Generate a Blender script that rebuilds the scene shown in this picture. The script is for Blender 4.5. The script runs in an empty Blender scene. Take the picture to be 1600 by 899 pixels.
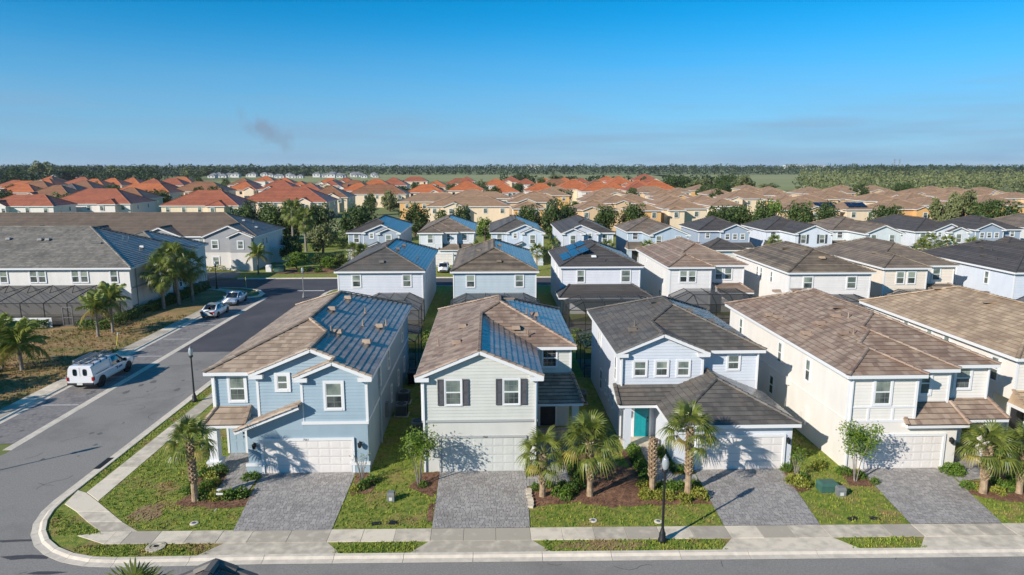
import bpy, math, random
from mathutils import Vector, Matrix
rad = math.radians
sc = bpy.context.scene
COL = sc.collection

# ---------------------------------------------------------------- camera
cam_d = bpy.data.cameras.new("camera")
cam_d.sensor_width = 36.0
cam_d.lens = 24.0
cam_d.clip_start = 0.5
cam_d.clip_end = 30000
cam = bpy.data.objects.new("camera", cam_d)
cam.location = (0, 0, 17.0)
cam.rotation_euler = (rad(90 - 10.12), 0, rad(-1.85))
COL.objects.link(cam)
sc.camera = cam

# ---------------------------------------------------------------- sky, sun, exposure
SUN_EL = 27.5
SUN_AZ = 219.0           # direction the light comes from, degrees counter-clockwise from +X
sx, sy = math.cos(rad(SUN_AZ)), math.sin(rad(SUN_AZ))
world = bpy.data.worlds.new("World")
sc.world = world
world.use_nodes = True
wn, wl = world.node_tree.nodes, world.node_tree.links
wn.clear()
w_out = wn.new("ShaderNodeOutputWorld")
w_bg = wn.new("ShaderNodeBackground")
w_sky = wn.new("ShaderNodeTexSky")
w_sky.sky_type = 'NISHITA'
w_sky.sun_disc = False
w_sky.sun_elevation = rad(SUN_EL)
w_sky.sun_rotation = math.atan2(sx, sy) % (2 * math.pi)
w_sky.altitude = 20
w_sky.air_density = 0.8
w_sky.dust_density = 0.0
w_sky.ozone_density = 9.0
w_bg.inputs["Strength"].default_value = 0.12
# thin clouds: faint bands low over the horizon and one small dark wisp
w_tc = wn.new("ShaderNodeTexCoord")
w_map = wn.new("ShaderNodeMapping")
w_map.inputs["Scale"].default_value = (2.2, 2.2, 26.0)
w_noi = wn.new("ShaderNodeTexNoise")
w_noi.inputs["Scale"].default_value = 1.6
w_noi.inputs["Detail"].default_value = 6
w_sep = wn.new("ShaderNodeSeparateXYZ")
w_band = wn.new("ShaderNodeMapRange")       # only low over the horizon
w_band.inputs["From Min"].default_value = 0.21
w_band.inputs["From Max"].default_value = -0.01
w_band.interpolation_type = 'SMOOTHSTEP' 
w_thr = wn.new("ShaderNodeMapRange")
w_thr.inputs["From Min"].default_value = 0.35
w_thr.inputs["From Max"].default_value = 0.7
w_thr.inputs["To Min"].default_value = 0.72
w_thr.inputs["To Max"].default_value = 1.0
w_mul = wn.new("ShaderNodeMath"); w_mul.operation = 'MULTIPLY'
w_mul2 = wn.new("ShaderNodeMath"); w_mul2.operation = 'MULTIPLY'; w_mul2.inputs[1].default_value = 1.0
w_mix = wn.new("ShaderNodeMixRGB")
w_mix.inputs["Color2"].default_value = (1.75, 3.2, 4.8, 1)
wl.new(w_tc.outputs["Generated"], w_map.inputs["Vector"])
wl.new(w_map.outputs["Vector"], w_noi.inputs["Vector"])
wl.new(w_tc.outputs["Generated"], w_sep.inputs["Vector"])
wl.new(w_sep.outputs["Z"], w_band.inputs["Value"])
wl.new(w_noi.outputs["Fac"], w_thr.inputs["Value"])
wl.new(w_band.outputs["Result"], w_mul.inputs[0])
wl.new(w_thr.outputs["Result"], w_mul.inputs[1])
wl.new(w_mul.outputs[0], w_mul2.inputs[0])
w_hsv = wn.new("ShaderNodeHueSaturation")
w_hsv.inputs["Saturation"].default_value = 1.2
w_hsv.inputs["Hue"].default_value = 0.482
wl.new(w_sky.outputs["Color"], w_hsv.inputs["Color"])
wl.new(w_hsv.outputs["Color"], w_mix.inputs["Color1"])
wl.new(w_mul2.outputs[0], w_mix.inputs["Fac"])
# thin grey-blue streaks low in the sky
w_map3 = wn.new("ShaderNodeMapping"); w_map3.inputs["Scale"].default_value = (3.0, 3.0, 42.0); w_map3.inputs["Location"].default_value = (3.3, 1.7, 0.4)
w_n3 = wn.new("ShaderNodeTexNoise"); w_n3.inputs["Scale"].default_value = 1.3; w_n3.inputs["Detail"].default_value = 7
w_t3 = wn.new("ShaderNodeMapRange"); w_t3.inputs["From Min"].default_value = 0.5; w_t3.inputs["From Max"].default_value = 0.68; w_t3.inputs["To Max"].default_value = 0.4
w_b3 = wn.new("ShaderNodeMapRange"); w_b3.inputs["From Min"].default_value = 0.12; w_b3.inputs["From Max"].default_value = 0.05
w_m3 = wn.new("ShaderNodeMath"); w_m3.operation = 'MULTIPLY'
w_mix3 = wn.new("ShaderNodeMixRGB"); w_mix3.inputs["Color2"].default_value = (2.0, 3.1, 4.5, 1)
wl.new(w_tc.outputs["Generated"], w_map3.inputs["Vector"]); wl.new(w_map3.outputs["Vector"], w_n3.inputs["Vector"])
wl.new(w_n3.outputs["Fac"], w_t3.inputs["Value"]); wl.new(w_sep.outputs["Z"], w_b3.inputs["Value"])
wl.new(w_t3.outputs["Result"], w_m3.inputs[0]); wl.new(w_b3.outputs["Result"], w_m3.inputs[1])
wl.new(w_m3.outputs[0], w_mix3.inputs["Fac"]); wl.new(w_mix.outputs["Color"], w_mix3.inputs["Color1"])
# the wisp
w_d = wn.new("ShaderNodeVectorMath"); w_d.operation = 'SUBTRACT'
w_d.inputs[1].default_value = (-0.296, 0.952, 0.044)
w_m2 = wn.new("ShaderNodeMapping"); w_m2.vector_type = 'TEXTURE'; w_m2.inputs["Rotation"].default_value = (0, rad(33), 0)
w_m2.inputs["Scale"].default_value = (1 / 26.0, 1 / 8.0, 1 / 72.0)
w_len = wn.new("ShaderNodeVectorMath"); w_len.operation = 'LENGTH'
w_n2 = wn.new("ShaderNodeTexNoise"); w_n2.inputs["Scale"].default_value = 55; w_n2.inputs["Detail"].default_value = 5
w_a = wn.new("ShaderNodeMath"); w_a.operation = 'MULTIPLY_ADD'; w_a.inputs[1].default_value = 2.4; w_a.inputs[2].default_value = -1.2
w_b = wn.new("ShaderNodeMath"); w_b.operation = 'ADD'
w_r = wn.new("ShaderNodeMapRange")
w_r.inputs["From Min"].default_value = 1.15; w_r.inputs["From Max"].default_value = 0.25
w_r.inputs["To Max"].default_value = 0.6
w_mix2 = wn.new("ShaderNodeMixRGB"); w_mix2.inputs["Color2"].default_value = (1.7, 2.2, 3.0, 1)
wl.new(w_tc.outputs["Generated"], w_d.inputs[0])
wl.new(w_d.outputs["Vector"], w_m2.inputs["Vector"])
wl.new(w_m2.outputs["Vector"], w_len.inputs[0])
wl.new(w_tc.outputs["Generated"], w_n2.inputs["Vector"])
wl.new(w_n2.outputs["Fac"], w_a.inputs[0])
wl.new(w_len.outputs["Value"], w_b.inputs[0])
wl.new(w_a.outputs[0], w_b.inputs[1])
wl.new(w_b.outputs[0], w_r.inputs["Value"])
wl.new(w_r.outputs["Result"], w_mix2.inputs["Fac"])
wl.new(w_mix3.outputs["Color"], w_mix2.inputs["Color1"])
wl.new(w_mix2.outputs["Color"], w_bg.inputs["Color"])
wl.new(w_bg.outputs["Background"], w_out.inputs["Surface"])

sun_d = bpy.data.lights.new("sun", 'SUN')
sun_d.energy = 5.0
sun_d.angle = rad(0.53)
sun_d.color = (1.0, 0.925, 0.82)
sun = bpy.data.objects.new("sun", sun_d)
ldir = Vector((-sx * math.cos(rad(SUN_EL)), -sy * math.cos(rad(SUN_EL)), -math.sin(rad(SUN_EL))))
sun.rotation_euler = ldir.to_track_quat('-Z', 'Y').to_euler()
sun.location = (-60, -60, 60)
COL.objects.link(sun)
sc.view_settings.view_transform = 'Standard'
sc.view_settings.look = 'None'
sc.view_settings.exposure = 0.2
sc.view_settings.gamma = 1.0
sc.view_settings.use_curve_mapping = False
sc.cycles.max_bounces = 6
sc.cycles.transparent_max_bounces = 16
sc.cycles.caustics_reflective = False
sc.cycles.caustics_refractive = False

# ---------------------------------------------------------------- colours and materials
def s2l(r, g, b):
    f = lambda c: (c / 255 / 12.92) if c <= 10 else ((c / 255 + 0.055) / 1.055) ** 2.4
    return (f(r), f(g), f(b))

MATS = {}
def mat(name, c1, c2=None, rough=0.6, tint=0.0, nscale=1.0, namp=1.0, c3=None, n3=0.15, bump=0.0, bscale=30.0,
        coat=0.0, coat_rough=0.2, metal=0.0, spec=0.5, trans=0.0, stretch=(1, 1, 1), n3lo=0.5, n3hi=0.7, detail=5, transl=0.0, wet=False):
    """principled material: c1..c2 by noise and by the per-piece 'tint' attribute, c3 in large patches"""
    if name in MATS:
        return MATS[name]
    m = bpy.data.materials.new(name)
    MATS[name] = m
    m.use_nodes = True
    nt = m.node_tree
    n, l = nt.nodes, nt.links
    p = n["Principled BSDF"]
    p.inputs["Roughness"].default_value = rough
    p.inputs["Metallic"].default_value = metal
    p.inputs["Specular IOR Level"].default_value = spec
    p.inputs["Coat Weight"].default_value = coat
    p.inputs["Coat Roughness"].default_value = coat_rough
    if trans:
        p.inputs["Transmission Weight"].default_value = trans
    geo = n.new("ShaderNodeNewGeometry")
    mp = n.new("ShaderNodeMapping")
    mp.inputs["Scale"].default_value = stretch
    l.new(geo.outputs["Position"], mp.inputs["Vector"])
    if c2 is None:
        p.inputs["Base Color"].default_value = (*c1, 1)
        last = None
    else:
        nz = n.new("ShaderNodeTexNoise")
        nz.inputs["Scale"].default_value = nscale
        nz.inputs["Detail"].default_value = detail
        l.new(mp.outputs["Vector"], nz.inputs["Vector"])
        mr = n.new("ShaderNodeMapRange")
        mr.inputs["From Min"].default_value = 0.3
        mr.inputs["From Max"].default_value = 0.7
        mr.inputs["To Min"].default_value = 0.5 - 0.5 * namp
        mr.inputs["To Max"].default_value = 0.5 + 0.5 * namp
        l.new(nz.outputs["Fac"], mr.inputs["Value"])
        fac = mr.outputs["Result"]
        if tint:
            at = n.new("ShaderNodeAttribute")
            at.attribute_name = "tint"
            ma = n.new("ShaderNodeMath"); ma.operation = 'MULTIPLY_ADD'
            ma.inputs[1].default_value = tint
            src = at.outputs["Fac"]
            if wet:                     # pieces still damp with dew carry tint + 2: only their gloss differs
                gt = n.new("ShaderNodeMath"); gt.operation = 'GREATER_THAN'; gt.inputs[1].default_value = 1.5
                l.new(src, gt.inputs[0])
                cw = n.new("ShaderNodeMath"); cw.operation = 'MULTIPLY'; cw.inputs[1].default_value = coat
                l.new(gt.outputs[0], cw.inputs[0]); l.new(cw.outputs[0], p.inputs["Coat Weight"])
                sb2 = n.new("ShaderNodeMath"); sb2.operation = 'MULTIPLY_ADD'; sb2.inputs[1].default_value = -2.0
                l.new(gt.outputs[0], sb2.inputs[0]); l.new(src, sb2.inputs[2])
                src = sb2.outputs[0]
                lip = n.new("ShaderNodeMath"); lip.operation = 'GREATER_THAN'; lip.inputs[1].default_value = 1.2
                l.new(src, lip.inputs[0])          # butt edge of each course, painted dark as its shadow line and stained gap
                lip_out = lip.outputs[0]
            l.new(src, ma.inputs[0])
            l.new(fac, ma.inputs[2])
            sb = n.new("ShaderNodeMath"); sb.operation = 'SUBTRACT'; sb.inputs[1].default_value = tint * 0.5
            sb.use_clamp = True
            l.new(ma.outputs[0], sb.inputs[0])
            fac = sb.outputs[0]
        mx = n.new("ShaderNodeMixRGB")
        mx.inputs["Color1"].default_value = (*c1, 1)
        mx.inputs["Color2"].default_value = (*c2, 1)
        l.new(fac, mx.inputs["Fac"])
        last = mx.outputs["Color"]
        if c3 is not None:
            n3n = n.new("ShaderNodeTexNoise")
            n3n.inputs["Scale"].default_value = n3
            n3n.inputs["Detail"].default_value = 6
            n3n.inputs["Roughness"].default_value = 0.65
            l.new(mp.outputs["Vector"], n3n.inputs["Vector"])
            r3 = n.new("ShaderNodeMapRange")
            r3.inputs["From Min"].default_value = n3lo
            r3.inputs["From Max"].default_value = n3hi
            l.new(n3n.outputs["Fac"], r3.inputs["Value"])
            m3 = n.new("ShaderNodeMixRGB")
            m3.inputs["Color2"].default_value = (*c3, 1)
            l.new(r3.outputs["Result"], m3.inputs["Fac"])
            l.new(last, m3.inputs["Color1"])
            last = m3.outputs["Color"]
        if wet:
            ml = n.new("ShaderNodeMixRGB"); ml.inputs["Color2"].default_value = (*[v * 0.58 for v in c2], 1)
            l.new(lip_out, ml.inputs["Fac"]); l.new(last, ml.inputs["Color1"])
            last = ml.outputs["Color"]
        l.new(last, p.inputs["Base Color"])
    if bump:
        bn = n.new("ShaderNodeTexNoise")
        bn.inputs["Scale"].default_value = bscale
        bn.inputs["Detail"].default_value = 3
        l.new(geo.outputs["Position"], bn.inputs["Vector"])
        bp = n.new("ShaderNodeBump")
        bp.inputs["Strength"].default_value = bump
        bp.inputs["Distance"].default_value = 0.05
        l.new(bn.outputs["Fac"], bp.inputs["Height"])
        l.new(bp.outputs["Normal"], p.inputs["Normal"])
    if transl:
        tr = n.new("ShaderNodeBsdfTranslucent")
        if last is not None:
            l.new(last, tr.inputs["Color"])
        else:
            tr.inputs["Color"].default_value = (*c1, 1)
        ms = n.new("ShaderNodeMixShader")
        ms.inputs["Fac"].default_value = transl
        l.new(p.outputs["BSDF"], ms.inputs[1])
        l.new(tr.outputs["BSDF"], ms.inputs[2])
        l.new(ms.outputs["Shader"], n["Material Output"].inputs["Surface"])
    return m

def screen_mat(name, col, opacity):
    if name in MATS:
        return MATS[name]
    m = bpy.data.materials.new(name); MATS[name] = m
    m.use_nodes = True
    n, l = m.node_tree.nodes, m.node_tree.links
    p = n["Principled BSDF"]
    p.inputs["Base Color"].default_value = (*col, 1)
    p.inputs["Roughness"].default_value = 0.7
    t = n.new("ShaderNodeBsdfTransparent")
    ms = n.new("ShaderNodeMixShader"); ms.inputs["Fac"].default_value = opacity
    l.new(t.outputs["BSDF"], ms.inputs[1]); l.new(p.outputs["BSDF"], ms.inputs[2])
    l.new(ms.outputs["Shader"], n["Material Output"].inputs["Surface"])
    return m

WHITE = mat("white_paint", s2l(226, 226, 226), s2l(212, 212, 214), rough=0.5, nscale=3)
TRIM = mat("trim_white", s2l(224, 224, 224), rough=0.5)
CONC = mat("concrete", s2l(226, 212, 190), s2l(180, 169, 152), rough=0.9, nscale=2.2, tint=1.7, c3=s2l(150, 142, 130), n3=0.5, n3lo=0.52, n3hi=0.9, bump=0.15, bscale=60)
CURB = mat("curb_concrete", s2l(224, 212, 194), s2l(202, 191, 175), rough=0.9, nscale=3, tint=0.6, c3=s2l(150, 143, 134), n3=0.8, n3lo=0.55, n3hi=0.9)
ASPH = mat("asphalt_old", s2l(152, 147, 140), s2l(128, 124, 119), rough=0.9, nscale=14, c3=s2l(114, 110, 106), n3=0.22, n3lo=0.5, n3hi=0.78, bump=0.2, bscale=90)
ASPHD = mat("asphalt_new", s2l(76, 75, 80), s2l(66, 65, 70), rough=0.85, nscale=6, c3=s2l(94, 90, 92), n3=0.2, n3lo=0.45, n3hi=0.8, bump=0.2, bscale=90)
ASPHM = mat("asphalt_bay", s2l(146, 140, 136), s2l(122, 118, 116), rough=0.9, nscale=4, c3=s2l(88, 86, 88), n3=0.5, n3lo=0.5, n3hi=0.8, bump=0.2, bscale=90)
LINE = mat("road_paint", s2l(222, 220, 214), s2l(190, 188, 184), rough=0.7, nscale=6)
JOINT = mat("joint_sand", s2l(70, 66, 62), s2l(88, 82, 76), rough=0.95, nscale=6)
PAVER = mat("paver_grey", s2l(140, 136, 133), s2l(178, 172, 166), rough=0.85, tint=0.9, namp=0.3, nscale=14, c3=s2l(122, 115, 110), n3=0.6, n3lo=0.5, n3hi=0.85)
GRASS = mat("lawn", s2l(94, 118, 34), s2l(148, 150, 62), rough=0.95, nscale=3.0, namp=1.3, c3=s2l(160, 130, 88), n3=0.5, n3lo=0.5, n3hi=0.72, bump=1.0, bscale=22, detail=10)
GRASSB = mat("grass_blades", s2l(92, 126, 30), s2l(160, 162, 66), rough=0.9, tint=0.9, namp=0.7, nscale=0.9, c3=s2l(166, 136, 90), n3=0.5, n3lo=0.52, n3hi=0.7)
DRYG = mat("dry_grass", s2l(164, 128, 88), s2l(112, 112, 54), rough=0.95, nscale=0.5, namp=1.0, c3=s2l(190, 152, 114), n3=0.6, n3lo=0.5, n3hi=0.75, bump=0.8, bscale=16, detail=8)
FARG = mat("far_ground", s2l(98, 112, 58), s2l(126, 130, 72), rough=0.95, nscale=0.02, c3=s2l(130, 118, 84), n3=0.008, detail=8)
FIELD = mat("field_grass", s2l(128, 136, 80), s2l(150, 148, 96), rough=0.95, nscale=0.015, namp=1, c3=s2l(158, 142, 98), n3=0.006, stretch=(0.4, 1, 1))
MULCH = mat("mulch", s2l(146, 106, 80), s2l(92, 64, 50), rough=0.95, nscale=9, tint=0.9, c3=s2l(172, 132, 100), n3=1.1, n3lo=0.5, n3hi=0.75, bump=0.8, bscale=30)
BLACKM = mat("black_metal", s2l(38, 40, 42), rough=0.45, metal=0.3)
BRONZE = mat("bronze_frame", s2l(46, 44, 44), rough=0.5, metal=0.2)
ALU = mat("grey_aluminium", s2l(150, 152, 154), rough=0.4, metal=0.5)
GREYM = mat("grey_metal", s2l(128, 130, 130), s2l(112, 114, 114), rough=0.6, nscale=5)
DARK = mat("dark_void", s2l(30, 31, 34), rough=0.8)
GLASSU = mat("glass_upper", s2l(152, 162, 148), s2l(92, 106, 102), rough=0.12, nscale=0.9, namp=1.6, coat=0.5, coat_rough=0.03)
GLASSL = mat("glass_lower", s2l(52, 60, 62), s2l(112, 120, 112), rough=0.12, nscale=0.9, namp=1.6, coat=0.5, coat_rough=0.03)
GLASSD = mat("glass_dark", s2l(34, 40, 46), s2l(50, 56, 62), rough=0.06, nscale=3, coat=1.0, coat_rough=0.02)
SCREEN = screen_mat("insect_screen", (0.022, 0.024, 0.028), 0.68)
SCREENR = screen_mat("insect_screen_roof", (0.05, 0.052, 0.056), 0.62)
TRUNK = mat("bark", s2l(112, 96, 80), s2l(84, 72, 60), rough=0.95, nscale=7, bump=0.6, bscale=25)
PALMT = mat("palm_trunk", s2l(176, 154, 126), s2l(126, 104, 82), rough=0.95, nscale=4, tint=0.8, bump=0.5, bscale=22)
PALMG = mat("palm_trunk_grey", s2l(150, 142, 132), s2l(112, 104, 96), rough=0.95, nscale=5, tint=0.4)
FROND = mat("palm_leaf", s2l(70, 94, 36), s2l(140, 146, 68), rough=0.42, nscale=3, namp=0.6, tint=0.9, transl=0.3)
FRONDY = mat("palm_leaf_old", s2l(168, 160, 70), s2l(150, 126, 70), rough=0.6, nscale=3, tint=0.6, transl=0.25)
QUEEN = mat("feather_palm_leaf", s2l(88, 116, 46), s2l(156, 158, 78), rough=0.5, nscale=2, tint=0.9, transl=0.25)
LEAF_OAK = mat("oak_leaf", s2l(42, 62, 26), s2l(92, 112, 48), rough=0.6, nscale=0.5, namp=0.5, tint=0.9, transl=0.15)
LEAF_LITE = mat("light_leaf", s2l(70, 108, 28), s2l(134, 154, 54), rough=0.55, nscale=1.5, namp=0.4, tint=0.9, transl=0.25)
LEAF_OLIVE = mat("olive_leaf", s2l(88, 98, 58), s2l(134, 138, 88), rough=0.65, nscale=0.05, namp=0.7, tint=0.8, transl=0.15)
LEAF_FOREST = mat("forest_leaf", s2l(28, 46, 22), s2l(58, 78, 36), rough=0.7, nscale=0.012, namp=0.8, tint=0.8, transl=0.1)
BUSH = mat("boxwood_leaf", s2l(48, 82, 24), s2l(108, 136, 44), rough=0.55, nscale=2, namp=0.5, tint=0.9, transl=0.2)
BUSHY = mat("yellow_bush_leaf", s2l(110, 122, 40), s2l(160, 160, 66), rough=0.55, nscale=2, namp=0.5, tint=0.9, transl=0.2)
HEDGE = mat("hedge_leaf", s2l(50, 76, 32), s2l(104, 124, 52), rough=0.6, nscale=0.6, namp=0.6, tint=0.9, transl=0.2)

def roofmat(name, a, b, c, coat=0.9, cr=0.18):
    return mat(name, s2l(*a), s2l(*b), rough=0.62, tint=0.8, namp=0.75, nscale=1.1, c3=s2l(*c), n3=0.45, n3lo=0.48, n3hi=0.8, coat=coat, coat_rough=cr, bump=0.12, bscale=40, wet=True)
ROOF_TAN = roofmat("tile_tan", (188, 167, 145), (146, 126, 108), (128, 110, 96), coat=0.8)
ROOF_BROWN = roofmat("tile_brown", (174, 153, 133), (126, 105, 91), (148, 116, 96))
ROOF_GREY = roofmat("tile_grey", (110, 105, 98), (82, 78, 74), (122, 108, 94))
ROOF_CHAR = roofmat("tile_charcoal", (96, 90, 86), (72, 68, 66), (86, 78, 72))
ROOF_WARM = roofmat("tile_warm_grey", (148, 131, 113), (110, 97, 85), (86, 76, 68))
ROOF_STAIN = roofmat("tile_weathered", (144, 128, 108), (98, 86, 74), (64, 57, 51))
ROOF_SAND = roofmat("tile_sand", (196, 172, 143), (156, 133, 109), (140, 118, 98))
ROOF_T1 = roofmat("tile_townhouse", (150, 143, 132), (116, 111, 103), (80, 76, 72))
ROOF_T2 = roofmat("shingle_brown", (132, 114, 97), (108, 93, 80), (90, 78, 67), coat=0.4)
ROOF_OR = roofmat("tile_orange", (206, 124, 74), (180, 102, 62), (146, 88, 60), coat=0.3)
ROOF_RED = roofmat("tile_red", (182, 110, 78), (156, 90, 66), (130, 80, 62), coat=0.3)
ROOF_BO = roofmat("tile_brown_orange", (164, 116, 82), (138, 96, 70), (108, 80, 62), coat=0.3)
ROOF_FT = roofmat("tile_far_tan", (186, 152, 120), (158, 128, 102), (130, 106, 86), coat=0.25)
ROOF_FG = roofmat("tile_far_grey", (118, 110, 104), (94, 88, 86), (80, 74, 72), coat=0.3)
ROOFS = [ROOF_TAN]

def wallmat(name, rgb, d=10):
    c = s2l(*rgb); e = s2l(*[max(0, x - d) for x in rgb])
    return mat(name, c, e, rough=0.75, nscale=1.3, namp=0.8, tint=0.5, bump=0.05, bscale=50, c3=tuple(v * 0.84 for v in e), n3=0.8, n3lo=0.56, n3hi=0.95, stretch=(1, 1, 0.35))

# ---------------------------------------------------------------- mesh builder
class MB:
    def __init__(self):
        self.v, self.f, self.t = [], [], []
    def poly(self, pts, t=0.5):
        i = len(self.v)
        self.v.extend(pts)
        self.f.append(tuple(range(i, i + len(pts))))
        self.t.append(t)
    def box(self, x0, y0, z0, x1, y1, z1, t=0.5):
        i = len(self.v)
        self.v += [(x0, y0, z0), (x1, y0, z0), (x1, y1, z0), (x0, y1, z0), (x0, y0, z1), (x1, y0, z1), (x1, y1, z1), (x0, y1, z1)]
        for q in ((0, 3, 2, 1), (4, 5, 6, 7), (0, 1, 5, 4), (1, 2, 6, 5), (2, 3, 7, 6), (3, 0, 4, 7)):
            self.f.append(tuple(i + k for k in q)); self.t.append(t)
        return self
    def prism(self, poly, z0, z1, t=0.5, cap=True, bottom=False):
        n = len(poly)
        i = len(self.v)
        self.v += [(x, y, z0) for x, y in poly] + [(x, y, z1) for x, y in poly]
        for k in range(n):
            j = (k + 1) % n
            self.f.append((i + k, i + j, i + n + j, i + n + k)); self.t.append(t)
        if cap:
            self.f.append(tuple(i + n + k for k in range(n))); self.t.append(t)
        if bottom:
            self.f.append(tuple(i + k for k in reversed(range(n)))); self.t.append(t)
        return self
    def beam(self, p0, p1, w, h, t=0.5, up=(0, 0, 1)):
        p0, p1 = Vector(p0), Vector(p1)
        d = (p1 - p0)
        if d.length < 1e-5:
            return self
        d.normalize()
        u = Vector(up)
        s = d.cross(u)
        if s.length < 1e-3:
            s = d.cross(Vector((1, 0, 0)))
        s.normalize()
        u = s.cross(d)
        i = len(self.v)
        for p in (p0, p1):
            for a, b in ((-1, -1), (1, -1), (1, 1), (-1, 1)):
                self.v.append(tuple(p + s * (a * w / 2) + u * (b * h / 2)))
        for q in ((0, 1, 2, 3), (7, 6, 5, 4), (0, 4, 5, 1), (1, 5, 6, 2), (2, 6, 7, 3), (3, 7, 4, 0)):
            self.f.append(tuple(i + k for k in q)); self.t.append(t)
        return self
    def tube(self, pts, radii, n=8, t=0.5, cap=True):
        rings = []
        pts = [Vector(p) for p in pts]
        for k, p in enumerate(pts):
            d = (pts[min(k + 1, len(pts) - 1)] - pts[max(k - 1, 0)]).normalized()
            a = d.cross(Vector((0, 1, 0)) if abs(d.y) < 0.9 else Vector((1, 0, 0))).normalized()
            b = d.cross(a)
            i = len(self.v)
            for q in range(n):
                an = 2 * math.pi * q / n
                self.v.append(tuple(p + (a * math.cos(an) + b * math.sin(an)) * radii[k]))
            rings.append(i)
        for k in range(len(rings) - 1):
            for q in range(n):
                r = (q + 1) % n
                self.f.append((rings[k] + q, rings[k] + r, rings[k + 1] + r, rings[k + 1] + q)); self.t.append(t)
        if cap:
            self.f.append(tuple(rings[-1] + q for q in range(n))); self.t.append(t)
            self.f.append(tuple(rings[0] + q for q in reversed(range(n)))); self.t.append(t)
        return self
    def lathe(self, prof, n=12, c=(0, 0), t=0.5):
        i = len(self.v)
        for r, z in prof:
            for q in range(n):
                an = 2 * math.pi * q / n
                self.v.append((c[0] + r * math.cos(an), c[1] + r * math.sin(an), z))
        for k in range(len(prof) - 1):
            for q in range(n):
                r = (q + 1) % n
                self.f.append((i + k * n + q, i + k * n + r, i + (k + 1) * n + r, i + (k + 1) * n + q)); self.t.append(t)
        return self
    def mesh(self, name, m, smooth=False):
        me = bpy.data.meshes.new(name)
        me.from_pydata(self.v, [], self.f)
        a = me.attributes.new("tint", 'FLOAT', 'FACE')
        a.data.foreach_set("value", self.t)
        if smooth:
            me.polygons.foreach_set("use_smooth", [True] * len(self.f))
        me.materials.append(m)
        me.update()
        return me
    def build(self, name, m, parent=None, smooth=False, kind=None):
        return link(name, self.mesh(name, m, smooth), parent, kind=kind)

def link(name, me, parent=None, loc=None, rz=None, scale=None, kind=None):
    o = bpy.data.objects.new(name, me)
    COL.objects.link(o)
    if parent is not None:
        o.parent = parent
    if loc is not None:
        o.location = loc
    if rz is not None:
        o.rotation_euler = (0, 0, rz)
    if scale is not None:
        o.scale = scale if isinstance(scale, (tuple, list)) else (scale,) * 3
    if kind:
        o["kind"] = kind
    return o

def thing(name, label, cat, loc=(0, 0, 0), rz=0.0, group=None, scale=None):
    o = link(name, None, None, loc, rz, scale)
    return tag(o, label, cat, group)

def tag(o, label, cat, group=None):
    o["label"] = label
    o["category"] = cat
    if group:
        o["group"] = group
    return o

def struct(o, label=None, kind="structure"):
    o["kind"] = kind
    if label:
        o["label"] = label
    return o

# ---------------------------------------------------------------- roof tiles
def clip_half(poly, ax, val, ge):
    out = []
    n = len(poly)
    for i in range(n):
        a, b = poly[i - 1], poly[i]
        ia = (a[ax] >= val) if ge else (a[ax] <= val)
        ib = (b[ax] >= val) if ge else (b[ax] <= val)
        if ia != ib:
            k = (val - a[ax]) / (b[ax] - a[ax])
            out.append((a[0] + (b[0] - a[0]) * k, a[1] + (b[1] - a[1]) * k))
        if ib:
            out.append(b)
    return out

def tiles(mb, poly, fr, course, tw, th, rng, gap=0.0, jit=0.006, skirt=-0.02, vary=0.0):
    """rows of tiles on a plane polygon given in (s along the row, t up the slope)"""
    o0, o1, o2 = Vector(fr(0, 0, 0)), Vector(fr(1, 0, 0)), Vector(fr(0, 1, 0))
    nn = (o1 - o0).cross(o2 - o0).normalized()
    if nn.z < 0:
        nn = -nn
    damp = 2.0 if nn.x > 0.2 else 0.0          # slopes the morning sun has not dried yet
    tmin = min(p[1] for p in poly); tmax = max(p[1] for p in poly)
    k = int(math.floor(tmin / course))
    while k * course < tmax - 1e-4:
        t0, t1 = k * course, (k + 1) * course
        row = clip_half(clip_half(poly, 1, t0, True), 1, t1, False)
        k += 1
        if len(row) < 3:
            continue
        smin = min(p[0] for p in row); smax = max(p[0] for p in row)
        if smax - smin < 0.01:
            continue
        if tw is None:
            cells = [(smin - 1, smax + 1)]
        else:
            cells = []
            s = math.floor(smin / tw) * tw - (0.5 * tw if k % 2 else 0.0)
            if vary:
                s -= rng.random() * tw
            while s < smax:
                w = tw * (1 + vary * rng.uniform(-1, 1))
                cells.append((s, s + w))
                s += w
        for a, b in cells:
            if tw is None:
                pc = row
            else:
                if b < smin or a > smax:
                    continue
                pc = clip_half(clip_half(row, 0, a + gap, True), 0, b - gap, False)
                if len(pc) < 3:
                    continue
            j = rng.uniform(-jit, jit)
            tint = rng.random() * 0.99 + damp
            tb = t1 - gap
            top = []
            for s_, t_ in pc:
                t_ = min(t_, tb)
                top.append(fr(s_, t_, th * (t1 - t_) / course + j))
            mb.poly(top, tint)
            n = len(pc)
            for q in range(n):
                p0, p1 = pc[q - 1], pc[q]
                if abs(p0[1] - t0) < 1e-4 and abs(p1[1] - t0) < 1e-4 and abs(p0[0] - p1[0]) > 1e-3:
                    mb.poly([top[q - 1], top[q], fr(p1[0], t0, skirt), fr(p0[0], t0, skirt)], 1.4 + damp)

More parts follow.
